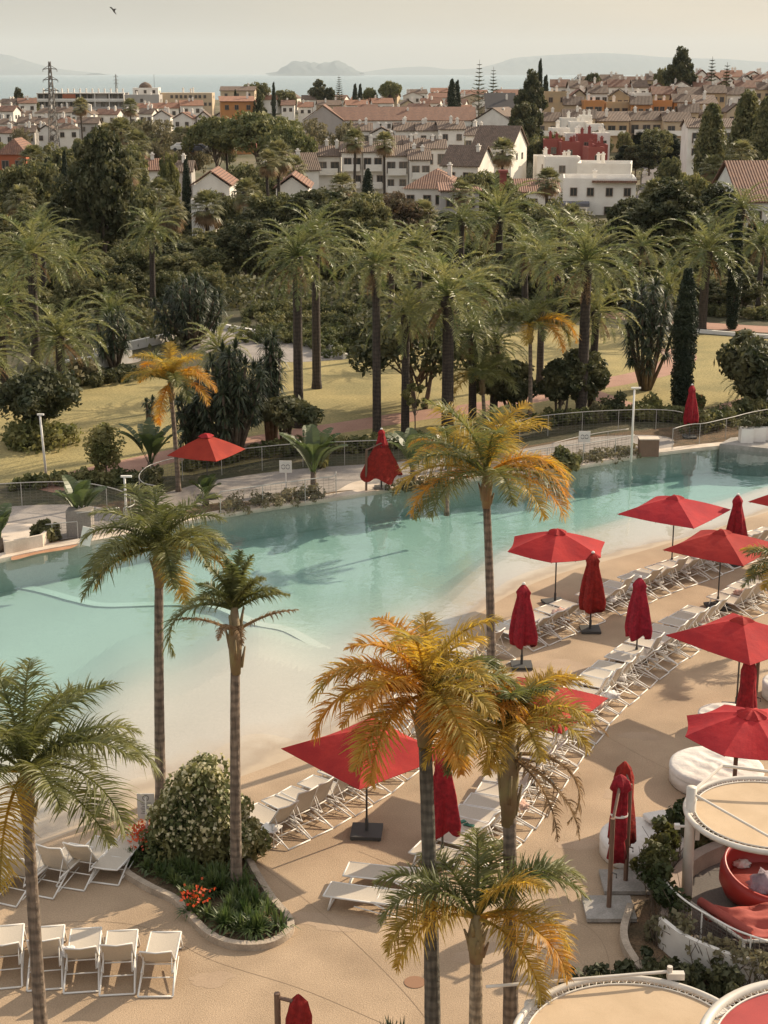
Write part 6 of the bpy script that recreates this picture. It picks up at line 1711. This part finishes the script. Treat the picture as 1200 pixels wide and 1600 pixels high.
def roof(parent, w_, d_, z, rise, m_, kind='gx', over=.35, x=0, y=0):
    """gx: ridge along x; gy: gable faces the camera; hip; shed: falls to the front"""
    a, b = w_ / 2 + over, d_ / 2 + over; th = .16
    if kind == 'gx': vs = [(-a, -b, 0), (a, -b, 0), (a, b, 0), (-a, b, 0), (-a, 0, rise), (a, 0, rise)]; fs = [(0, 1, 5, 4), (2, 3, 4, 5), (0, 4, 3), (1, 2, 5)]
    elif kind == 'gy': vs = [(-a, -b, 0), (a, -b, 0), (a, b, 0), (-a, b, 0), (0, -b, rise), (0, b, rise)]; fs = [(0, 4, 5, 3), (1, 2, 5, 4), (0, 1, 4), (3, 5, 2)]
    elif kind == 'hip':
        q = min(a, b); rx, ry = a - q, b - q
        vs = [(-a, -b, 0), (a, -b, 0), (a, b, 0), (-a, b, 0), (-rx, -ry, rise), (rx, -ry, rise), (rx, ry, rise), (-rx, ry, rise)]; fs = [(0, 1, 5, 4), (1, 2, 6, 5), (2, 3, 7, 6), (3, 0, 4, 7), (4, 5, 6, 7)]
    else: vs = [(-a, -b, 0), (a, -b, 0), (a, b, rise), (-a, b, rise), (-a, b, 0), (a, b, 0)]; fs = [(0, 1, 2, 3), (0, 3, 4), (1, 5, 2), (3, 2, 5, 4)]
    mb = MB()
    if kind in ('gx', 'gy', 'shed'):
        # slabs with real thickness, gable left to the wall
        def slab(p, q, r_, s_):
            vv = [p, q, r_, s_] + [(v[0], v[1], v[2] + th) for v in (p, q, r_, s_)]
            mb.add([(v[0] + x, v[1] + y, v[2] + z) for v in vv], [(3, 2, 1, 0), (4, 5, 6, 7), (0, 1, 5, 4), (1, 2, 6, 5), (2, 3, 7, 6), (3, 0, 4, 7)])
        if kind == 'gx': slab(vs[0], vs[1], vs[5], vs[4]); slab(vs[2], vs[3], vs[4], vs[5])
        elif kind == 'gy': slab(vs[3], vs[0], vs[4], vs[5]); slab(vs[1], vs[2], vs[5], vs[4])
        else: slab(vs[0], vs[1], vs[2], vs[3])
    else:
        fs.append((3, 2, 1, 0)); mb.add([(v[0] + x, v[1] + y, v[2] + z + .02) for v in vs], fs)
    return mb.build('roof', m_, parent)
def gable_fill(mb, w_, d_, z, rise, kind, x=0, y=0):
    a, b = w_ / 2, d_ / 2
    if kind == 'gx': k = rise * (b / (b + .35)); mb.add([(-a + x, -b + y, z), (-a + x, b + y, z), (-a + x, y, z + k), (a + x, -b + y, z), (a + x, b + y, z), (a + x, y, z + k)], [(0, 1, 2), (3, 5, 4), (0, 2, 5, 3), (1, 4, 5, 2)])
    if kind == 'gy': k = rise * (a / (a + .35)); mb.add([(-a + x, -b + y, z), (a + x, -b + y, z), (x, -b + y, z + k), (-a + x, b + y, z), (a + x, b + y, z), (x, b + y, z + k)], [(0, 2, 1), (3, 4, 5), (0, 3, 5, 2), (1, 2, 5, 4)])
    if kind == 'shed': k = rise * .93; mb.add([(-a + x, -b + y, z), (a + x, -b + y, z), (a + x, b + y, z), (-a + x, b + y, z), (a + x, b + y, z + k), (-a + x, b + y, z + k)], [(0, 3, 5), (1, 4, 2), (0, 5, 4, 1), (3, 2, 4, 5)])
BLD = []
def house(px0, px1, ybase, yeave, D, label=None, wall=None, rf=None, kind='gx', rise=None, depth_=None, rz=0, wins=None, storeys=None, chim=1, balc=False, parapet=False, seed=0, group='white and tiled houses of the town', name='house', wsize=(1.0, 1.2), extra=None, desc='white house'):
    rng = random.Random(seed + px0 * 7 + ybase)
    c = at((px0 + px1) / 2, ybase, D); base = Vector((c.x, D, c.z))
    k = pxm(base); w_ = (px1 - px0) / k; h_ = (ybase - yeave) / k
    w_ = max(2.5, w_ / max(.6, abs(math.cos(R(rz))) + .25 * abs(math.sin(R(rz))))); d_ = depth_ or min(max(w_ * .7, 5), 11)
    wall = wall or m_wwall
    g = hgt(c.x, D + d_ / 2); z0 = min(0, g - base.z) - 1.5
    root = empty(name, base, R(rz))
    mb = MB(); mb.box((0, d_ / 2, (h_ + z0) / 2), (w_, d_, h_ - z0))
    rs = rise if rise is not None else d_ * .18 if kind != 'gy' else w_ * .2
    if rf: gable_fill(mb, w_, d_, h_, rs, kind, 0, d_ / 2)
    if parapet:
        for s in (-1, 1): mb.box((s * (w_ / 2 - .09), d_ / 2, h_ + .3), (.22, d_ + .04, .6))
        mb.box((0, .09, h_ + .3), (w_ - .4, .22, .6)); mb.box((0, d_ - .09, h_ + .3), (w_ - .4, .22, .6))
    mb.build('wall', wall, root)
    if rf: roof(root, w_, d_, h_, rs, rf, kind, x=0, y=d_ / 2)
    n_st = storeys or max(1, int(h_ / 2.7)); n_w = wins if wins is not None else max(1, int(w_ / 3.2))
    for s in range(n_st):
        z = h_ - 1.45 - s * 2.8
        if z < .6 and s: break
        for i in range(n_w):
            if n_w * n_st > 4 and rng.random() < .12: continue
            x = (i + .5) / n_w * w_ - w_ / 2 + rng.uniform(-.2, .2)
            big = balc and s == 0
            win(root, x, 0, z - (.3 if big else 0), min(w_ / n_w * .7, wsize[0] * (1.6 if big else 1)), min(wsize[1] * (1.5 if big else 1), h_ * .62))
        if balc and h_ > 4: balcony(root, 0, 0, h_ - 2.85 - s * 2.8, w_ * .8)
    # one window on the sunny side wall
    if w_ > 4 and h_ > 3.5:
        mb = MB(); mb.box((w_ / 2 + .02, d_ * .35, h_ - 1.6), (.08, .9, 1.1)); mb.box((w_ / 2 + .02, d_ * .7, h_ - 1.6), (.08, .9, 1.1)); mb.build('side_window', m_win, root)
    for i in range(chim): chimney(root, rng.uniform(-.35, .35) * w_, d_ * rng.uniform(.3, .7), h_ + (rs * .5 if rf else 0), rng.uniform(1.1, 1.8), wall if wall in (m_redw,) else m_wwall)
    if extra: extra(root, w_, d_, h_)
    if label: tag(root, label, 'house' if name == 'house' else name.replace('_', ' '), group)
    else: auto(root, desc, 'house', group, (px0 + px1) / 2, yeave)
    return root
# --- apartment block on the left
def apt(root, w_, d_, h_):
    n = 4; sh = h_ / n
    for s in range(n):
        mb = MB(); mb.box((0, -.8, h_ - s * sh - .1), (w_ + .6, 1.7, .22)); mb.build('floor_slab', m_wwall, root)
        mb = MB(); mb.box((0, -1.55, h_ - s * sh - sh + .55), (w_, .12, .8)); mb.build('balcony', m_gwall if s % 2 else m_wwall, root)
    for i in range(7):
        mb = MB(); mb.box((-w_ / 2 + w_ * i / 6, -.8, h_ / 2), (.3, 1.5, h_ - .3)); mb.build('partition_wall', m_wwall, root)
    mb = MB(); mb.box((w_ * -.13, -1.6, h_ - 1.2), (w_ * .15, .1, 1.6)); mb.build('awning', mat('rust_awning', (.36, .12, .06), .8), root)
    for i in range(14): chimney(root, -w_ / 2 + w_ * (i + .5) / 14, d_ * .4, h_, 1.3, m_wwall)
house(62, 196, 196, 147, 610, 'long four storey apartment block with balconies at the left', m_gwall, None, depth_=12, wins=14, storeys=4, chim=0, extra=apt, name='apartment_block', group='large blocks on the horizon', wsize=(2.2, 1.8))
house(196, 250, 190, 152, 600, 'grey windowless block right of the apartment block', m_gwall, None, wins=1, chim=2, parapet=True, name='apartment_block', group='large blocks on the horizon')
def dome(root, w_, d_, h_):
    mb = MB(); mb.lathe([(2.6, 0), (2.3, .9), (1.4, 1.7), (.1, 2.2)], 12, (-.5, d_ / 2, h_)); mb.build('dome', m_brown, root, smooth=True)
    mb = MB(); mb.tube([(3, d_ / 2, h_), (3, d_ / 2, h_ + 5)], .07, 5); mb.build('antenna', m_pole, root)
house(208, 248, 160, 138, 615, 'white block with a small dark dome and an antenna', m_wwall, None, wins=3, chim=0, extra=dome, name='apartment_block', group='large blocks on the horizon')
house(250, 332, 172, 146, 620, 'long pale block with two rows of small dark windows', m_ochre2, None, wins=11, storeys=2, chim=3, name='apartment_block', group='large blocks on the horizon', depth_=10)
house(345, 398, 168, 143, 560, 'cream house with a brown roof behind the orange house', m_ochre2, m_brown, 'gx', rise=1.4)
house(345, 398, 190, 160, 420, 'bright orange walled house in the middle distance', m_orange, m_orroof, 'shed', rise=1.2, wins=3, rz=8)
house(376, 398, 172, 157, 440, 'red walled annex of the orange house', m_redw, None, wins=1, chim=0)
# --- long hall with brown roof
def hall(root, w_, d_, h_): pass
house(522, 742, 232, 190, 455, 'long white hall under one wide brown tiled roof', m_wwall, m_terra, 'gx', rise=3.6, depth_=14, wins=14, storeys=2, chim=2, name='hall', group='large blocks on the horizon')
house(475, 536, 235, 190, 452, 'grey gable end joined to the left of the long hall', m_gwall, m_terra, 'gy', rise=4.2, wins=0, chim=0, depth_=15)
house(735, 802, 235, 192, 425, 'big white house with a broad gable right of the long hall', m_wwall, m_brown, 'gy', rise=3.6, wins=3, rz=-25, depth_=12)
house(760, 806, 186, 170, 450, 'white house under a steep near black roof', m_gwall, mat('slate_roof', (.035, .028, .025), .7), 'shed', rise=4.0, wins=2, depth_=8)
# --- white townhouse rows, middle: rows step down towards the camera
rows = [(455, 208, 700, 195, 340, [598, 622, 646, 672]), ]
tw = []
for (x0, x1, yb, ye, D, rz, kd, rf) in [
    (548, 580, 232, 206, 330, 0, 'gx', m_brown), (580, 612, 234, 210, 325, 0, 'gy', m_brown), (618, 650, 236, 206, 322, 4, 'gx', m_brown), (652, 684, 238, 206, 320, 4, 'gx', m_brown), (686, 726, 240, 204, 318, 6, 'gx', m_brown),
    (600, 632, 262, 228, 290, 0, 'gx', m_brown), (634, 664, 264, 232, 288, 2, 'gx', m_brown), (664, 696, 262, 234, 286, 2, 'gx', m_brown), (726, 752, 262, 214, 300, -12, 'gx', m_brown),
    (496, 532, 290, 246, 262, 0, 'gx', m_brown), (534, 566, 292, 240, 260, 0, 'gx', m_brown), (568, 600, 296, 240, 258, 2, 'gx', m_brown), (602, 638, 300, 246, 256, 2, 'gx', m_brown), (640, 672, 300, 252, 254, 3, 'gx', m_brown)]:
    house(x0, x1, yb, ye, D, None, m_wwall, rf, kd, rise=1.5 if kd == 'gx' else 1.3, depth_=7, wins=2, chim=2, rz=rz, balc=(yb > 255), group='white townhouses stepping up the slope', desc='white stepped townhouse with brown roof')
house(688, 748, 318, 262, 245, 'white townhouse with a steep brown roof and a pointed sunny gable', m_wwall, m_brown, 'gx', rise=3.0, depth_=8, wins=2, chim=1, rz=-22, balc=True, group='white townhouses stepping up the slope')
house(736, 800, 290, 232, 272, 'white townhouse with a big brown roof behind the pointed gable one', m_wwall, m_brown, 'gx', rise=3.4, depth_=9, wins=2, chim=1, rz=-22, balc=True, group='white townhouses stepping up the slope')
house(630, 722, 345, 296, 212, 'white villa under a large terracotta hipped roof', m_wwall, m_terra, 'hip', rise=2.4, depth_=10, wins=4, chim=1, rz=-8)
house(688, 748, 350, 300, 205, 'pale annex with terracotta edge beside the hipped villa', m_gwall, m_terra, 'shed', rise=.6, depth_=6, wins=2, chim=0)
house(455, 500, 300, 268, 250, None, m_wwall, m_brown, 'gx', rise=2.6, wins=1, rz=20)
# --- left mid villas
house(0, 44, 300, 243, 230, 'red-orange villa with a terracotta roof at the left edge', mat('coral_wall', (.44, .13, .06), .85, (.38, .11, .05), .5), m_terra, 'hip', rise=2.2, wins=2, chim=0, depth_=9)
house(215, 262, 310, 268, 240, None, m_wwall, m_terra, 'gx', rise=1.6, wins=2, rz=10)
house(262, 300, 300, 270, 250, None, m_gwall, m_brown, 'gx', rise=1.6, wins=2)
house(303, 360, 345, 292, 195, 'white house whose terracotta gable faces the camera, left of the dark evergreen', m_wwall, m_terra, 'gy', rise=1.8, wins=2, chim=0, depth_=9)
house(300, 335, 360, 320, 188, 'white cottage wall below the terracotta gable', m_wwall, None, wins=1, chim=0, parapet=True)
house(432, 482, 345, 296, 200, 'second house with a terracotta gable facing the camera', m_wwall, m_terra, 'gy', rise=1.7, wins=2, chim=0, depth_=9)
house(395, 440, 320, 285, 225, None, m_wwall, m_terra, 'gx', rise=1.5, wins=2, rz=-12)
rl = random.Random(3)
for row_, (yb, D, x0, x1) in enumerate([(186, 520, 0, 60), (200, 480, -10, 240), (215, 440, -10, 150), (206, 455, 240, 350), (190, 500, 215, 300), (228, 400, -10, 130)]):
    x = x0
    while x < x1:
        w_ = rl.uniform(24, 40)
        kd = rl.choice(['gx', 'gx', 'gy', 'hip']); col_ = rl.random()
        house(int(x), int(x + w_ - 3), yb, yb - rl.uniform(17, 26), D + rl.uniform(-8, 8), None, m_wwall if col_ < .75 else m_gwall, m_orroof if row_ == 4 else rl.choice([m_brown, m_brown, m_terra]), kd, rise=1.6 if kd != 'gy' else 1.8, wins=2, chim=2, rz=rl.choice([-14, 0, 0, 12]), desc='small white house with %s roof' % ('red' if row_ == 4 else 'tiled'))
        x += w_ + rl.uniform(-3, 3)
# --- far roofs in front of the sea
for row_, (yb, D, x0, x1) in enumerate([(168, 640, 400, 640), (176, 560, 440, 740), (164, 620, 600, 810), (156, 680, 640, 780), (186, 520, 560, 800)]):
    x = x0
    while x < x1:
        w_ = rl.uniform(22, 46)
        house(int(x), int(x + w_ - 3), yb, yb - rl.uniform(8, 15), D + rl.uniform(-8, 8), None, rl.choice([m_wwall, m_wwall, m_ochre2]), rl.choice([m_orroof, m_orroof, m_terra, m_brown]), rl.choice(['gx', 'gx', 'gy']), rise=1.7, wins=2, chim=rl.choice([1, 2]), rz=rl.choice([-15, 0, 10]), desc='low far house with orange roof', group='far low houses in front of the sea')
        x += w_ + rl.uniform(-2, 10)
# --- hill on the right: ochre terraces with brown roofs
for row_, (yb, ye, D, x0, x1, wmin, wmax, cols_, rf_) in enumerate([
    (228, 190, 345, 832, 1060, 44, 60, [m_ochre, m_ochre2, m_ochre2], [m_brown]),
    (196, 164, 375, 880, 1120, 24, 42, [m_ochre, m_orange, m_ochre, m_ochre2], [None, None, m_brown]),
    (176, 150, 400, 850, 1160, 26, 44, [m_ochre2, m_wwall, m_ochre], [m_brown, m_terra, None]),
    (160, 140, 425, 860, 1215, 24, 40, [m_wwall, m_wwall, m_ochre2], [m_brown, m_terra]),
    (147, 130, 455, 890, 1215, 22, 36, [m_wwall, m_wwall, m_ochre2], [m_brown, m_terra]),
    (136, 123, 480, 1060, 1215, 20, 34, [m_wwall, m_wwall], [m_terra, m_orroof]),
    (205, 180, 352, 1060, 1215, 30, 42, [m_ochre2, m_ochre, m_wwall], [m_brown, None]),
    (240, 205, 318, 1150, 1215, 30, 44, [m_ochre2, m_wwall], [m_terra]),
]):
    x = x0
    while x < x1:
        w_ = rl.uniform(wmin, wmax); rf_c = rl.choice(rf_); wl = rl.choice(cols_)
        house(int(x), int(x + w_ - 2), yb, ye + rl.uniform(-3, 3), D + rl.uniform(-4, 4), None, wl, rf_c, rl.choice(['gx', 'shed']) if row_ < 2 else rl.choice(['gx', 'gy', 'gx']), rise=1.9, wins=rl.choice([2, 3]), chim=2, parapet=rf_c is None, balc=(row_ < 2), rz=rl.choice([-6, 0, 4]), group='houses climbing the hill on the right', desc={'ochre_wall': 'ochre terraced house', 'tan_wall': 'tan terraced house', 'orange_wall': 'orange walled terraced house'}.get(wl.name, 'white hill house') + (', tiled roof' if rf_c else ', flat roof'))
        x += w_
# --- red and white cubic houses
for i, (x0, x1, yb, ye, D, m_) in enumerate([
    (848, 878, 258, 224, 300, m_redw), (876, 905, 262, 228, 296, m_redw), (902, 932, 250, 216, 304, m_redw), (918, 944, 272, 236, 288, m_redw), (884, 912, 244, 214, 310, m_wwall), (928, 948, 262, 232, 292, m_redw),
    (862, 890, 240, 206, 316, m_wwall), (890, 918, 232, 196, 322, m_wwall), (916, 942, 240, 200, 318, m_wwall), (930, 952, 256, 214, 306, m_wwall), (876, 900, 222, 190, 332, m_wwall), (904, 924, 222, 186, 330, m_wwall), (838, 866, 284, 250, 276, m_wwall), (850, 905, 300, 252, 266, m_wwall), (866, 884, 244, 220, 312, m_orange)]):
    house(x0, x1, yb, ye, D, None, m_, None, wins=1, chim=2, parapet=True, depth_=5, rz=(i * 7) % 11 - 5, group='cubic houses on the slope', desc={'red_wall': 'dark red cubic house', 'orange_wall': 'small orange cubic house'}.get(m_.name, 'white cubic house'))
house(796, 872, 345, 302, 226, 'low white house under a long brown tiled roof', m_wwall, m_terra, 'gx', rise=1.6, wins=3, chim=1, depth_=8)
def villa(root, w_, d_, h_):
    mb = MB(); mb.box((-w_ * .45, -2.0, h_ - 3.1), (w_ * .62, 4.2, .5)); mb.build('awning', m_awn, root)
    mb = MB(); mb.box((-w_ * .45, -2.0, h_ - 3.5), (w_ * .6, 4.0, .28)); mb.build('terrace_slab', m_wwall, root)
    mb = MB(); mb.box((w_ * .2, .05 - .3, h_ + .12), (w_ * .62, 1.0, .3)); mb.build('tiled_edge', m_terra, root)
    mb = MB()
    for k in range(4): mb.box((-w_ * .72 + k * w_ * .18, -3.9, h_ - 4.9), (.25, .25, 2.6))
    mb.build('pillar', m_wwall, root)
house(878, 992, 345, 286, 238, 'modern white villa with a dark awning over its terrace', m_wwall, None, wins=4, chim=1, parapet=True, depth_=10, extra=villa, rz=-6)
house(900, 985, 300, 262, 256, 'white upper house behind the modern villa', m_wwall, None, wins=0, chim=2, parapet=True, depth_=9, rz=-10)
house(1072, 1150, 262, 202, 290, 'tall white house half hidden by the poplars at the right', m_wwall, m_brown, 'gx', rise=1.5, wins=3, chim=1, balc=True)
house(1150, 1260, 400, 318, 168, 'white villa with a steep terracotta roof at the right edge', m_wwall, m_terra, 'gx', rise=4.0, wins=2, chim=0, depth_=11, rz=6)
root = empty('chimney_stack', at(785, 330, 205)); tag(root, 'tall dark red chimney among the palms', 'chimney'); k_ = pxm(root.location)
mb = MB(); mb.box((0, 0, 30 / k_), (10 / k_, 10 / k_, 60 / k_)); mb.build('shaft', m_redw, root); mb = MB(); mb.box((0, 0, 61 / k_), (14 / k_, 14 / k_, 4 / k_)); mb.build('cap', m_redw, root)
# --- hillside street, stone bank, car
def patch(name, pts, m, label, lift=.15, cat='road'):
    P = [GT(*p) for p in pts]; me = bpy.data.meshes.new(name); b = bmesh.new()
    f = b.faces.new([b.verts.new((p.x, p.y, p.z + lift)) for p in P]); bmesh.ops.triangulate(b, faces=[f])
    for f in b.faces:
        if f.normal.z < 0: f.normal_flip()
    b.to_mesh(me); b.free(); me.materials.append(m); return struct(link(name, me), label, cat)
patch('road', [(985, 330), (1002, 290), (1004, 262), (1030, 250), (1060, 256), (1050, 285), (1040, 330)], mat('asphalt', (.14, .12, .12), .9, (.11, .1, .1), .3), 'grey street climbing between the villas')
patch('verge', [(960, 262), (985, 240), (1040, 232), (1065, 240), (1060, 256), (1030, 250), (1004, 262)], m_gwalk, 'pale verge beside the parked car')
def car(p, rz, label, col_):
    root = empty('parked_car', p, rz); tag(root, label, 'car', 'parked cars in the town')
    mb = MB(); prof = [(-2.1, .35), (-2.15, .8), (-1.7, 1.0), (-1.1, 1.45), (.6, 1.5), (1.3, 1.0), (2.0, .85), (2.15, .6), (2.1, .35)]
    n = len(prof); vs = [(x, -.85 if z < 1.2 else -.7, z) for x, z in prof] + [(x, .85 if z < 1.2 else .7, z) for x, z in prof]
    mb.add(vs, [tuple(range(n)), tuple(reversed(range(n, 2 * n)))] + [(i, (i + 1) % n, n + (i + 1) % n, n + i) for i in range(n)]); mb.build('body', col_, root)
    mb = MB(); mb.add([(-1.35, -.81, 1.05), (-1.0, -.74, 1.38), (.55, -.73, 1.42), (1.1, -.8, 1.05)], [(0, 1, 2, 3)]); mb.add([(-1.35, .81, 1.05), (-1.0, .74, 1.38), (.55, .73, 1.42), (1.1, .8, 1.05)], [(3, 2, 1, 0)]); mb.build('window', m_win, root)
    for x in (-1.3, 1.3):
        for y in (-.8, .8): mb = MB(); mb.tube([(x, y - .1, .33), (x, y + .1, .33)], .33, 14); mb.build('wheel', m_black, root)
    return root
car(GT(996, 262) + Vector((0, 0, .2)), R(15), 'white car parked at the bend of the hillside street', m_white)
for i, (x, y) in enumerate([(285, 236), (312, 238), (334, 240)]):
    p = at(x, y, 292); p.z = max(p.z, hgt(p.x, 292)); car(p, R(5 + i * 4), '%s car parked under the thin trees left of the flat topped tree' % ('leftmost pale', 'middle dark', 'rightmost pale')[i], [m_white, m_awn, m_gwall][i])
b_ = GT(1020, 258); root = empty('stone_bank', b_); tag(root, 'pale boulder retaining bank below the bushy tree', 'wall'); rng = np.random.RandomState(9)
for k in range(26):
    bm_ = bmesh.new(); bmesh.ops.create_icosphere(bm_, subdivisions=1, radius=.62)
    for v in bm_.verts: v.co *= rng.uniform(.75, 1.2)
    me = bpy.data.meshes.new('boulder'); bm_.to_mesh(me); bm_.free(); me.materials.append(m_slab); o = link('boulder', me, root); o.location = (rng.uniform(-3.2, 3.2), (k % 4) * .7, .3 + (k % 4) * .62)
# --- pylons
def pylon(x, ybase, ytop, D, label):
    p = at(x, ybase, D); k = pxm(p); h = (ybase - ytop) / k; root = empty('pylon', Vector((p.x, D, hgt(p.x, D)))); h = crown_at(x, ytop, p).z - root.location.z
    tag(root, label, 'pylon', 'steel lattice pylons'); mb = MB(); r0 = h * .055
    def cr(z): return r0 * (1 - z / h * .85)
    lv = np.linspace(0, h, 16)
    for a, b in zip(lv, lv[1:]):
        ra, rb = cr(a), cr(b)
        for sx, sy in ((1, 1), (-1, 1), (-1, -1), (1, -1)):
            mb.tube([(sx * ra, sy * ra, a), (sx * rb, sy * rb, b)], h * .004, 4, caps=False)
            mb.tube([(sx * ra, sy * ra, a), (-sy * rb, sx * rb, b)], h * .0028, 4, caps=False)
            mb.tube([(-sy * ra, sx * ra, a), (sx * rb, sy * rb, b)], h * .0028, 4, caps=False)
    mb.build('lattice_tower', mat('pylon_steel', (.16, .14, .12), .6), root)
    for f in (.93, .82, .71):
        mb = MB(); l = h * .085 * (1.25 - f * .4)
        for s in (-1, 1): mb.tube([(0, 0, h * f), (s * l, 0, h * (f - .01))], h * .004, 4); mb.tube([(0, 0, h * (f + .035)), (s * l, 0, h * (f - .01))], h * .003, 4); mb.tube([(s * l, 0, h * (f - .01)), (s * l, 0, h * (f - .035))], h * .003, 4)
        mb.build('cross_arm', MATS['pylon_steel'], root)
    return root
pylon(84, 215, 96, 400, 'tall steel lattice pylon in front of the apartment block')
pylon(183, 165, 116, 700, 'small distant lattice pylon behind the apartment block')
# ---------------------------------------------------------------- finish the labels of the repeats
LM = [('the red-orange villa', 22, 270), ('the tall pylon', 84, 150), ('the apartment block', 130, 170), ('the domed white block', 228, 145), ('the orange house', 372, 172), ('the flat topped tree', 405, 215), ('the long hall', 620, 190), ('the terracotta hipped villa', 660, 290), ('the pointed gable townhouse', 715, 285), ('the big skyline evergreen', 830, 150), ('the red cubic houses', 900, 240), ('the modern white villa', 935, 310), ('the poplars', 1150, 215), ('the right skyline round tree', 1062, 100), ('the dark round evergreen', 1050, 340), ('the right edge villa', 1185, 330), ('the biggest left evergreen', 168, 330), ('the left terracotta gable', 330, 290), ('the left date palm pair', 475, 400), ('the large drooping date palm', 697, 460), ('the lawn cypress', 1064, 520), ('the bushy tree on the left lawn', 62, 620), ('the grey ramp', 450, 540), ('the russet tree', 622, 350), ('the ochre terraces', 960, 190), ('the far hall roof', 690, 165), ('the slim cypress', 1143, 420), ('the wide yucca thicket', 300, 460)]
from collections import defaultdict
bk = defaultdict(list)
for o, desc, px, py in AUTO:
    nm, lx, ly = min(LM, key=lambda l: (l[1] - px) ** 2 + ((l[2] - py) * 1.6) ** 2)
    dx, dy = px - lx, py - ly
    rel = ('right of' if dx > 0 else 'left of') if abs(dx) > abs(dy) * 1.2 else ('below' if dy > 0 else 'above')
    bk[desc, rel, nm].append((px, o))
ORD = ['first', 'second', 'third', 'fourth', 'fifth', 'sixth', 'seventh', 'eighth', 'ninth', 'tenth', 'eleventh', 'twelfth', 'thirteenth', 'fourteenth']
for (desc, rel, nm), L_ in bk.items():
    L_.sort(key=lambda e: e[0])
    for i, (px, o) in enumerate(L_):
        if len(L_) == 1: o['label'] = '%s %s %s' % (desc, rel, nm)
        else: o['label'] = '%s %s %s, %s' % (desc, rel, nm, 'leftmost' if i == 0 else 'rightmost' if i == len(L_) - 1 else ORD[i] + ' from left')
for o in bpy.data.objects:
    if o.name.startswith('flowers'): o['kind'] = 'stuff'
    for k in ('label',):
        if k in o and len(o[k].split()) > 16: print('LONG', o.name, o[k])
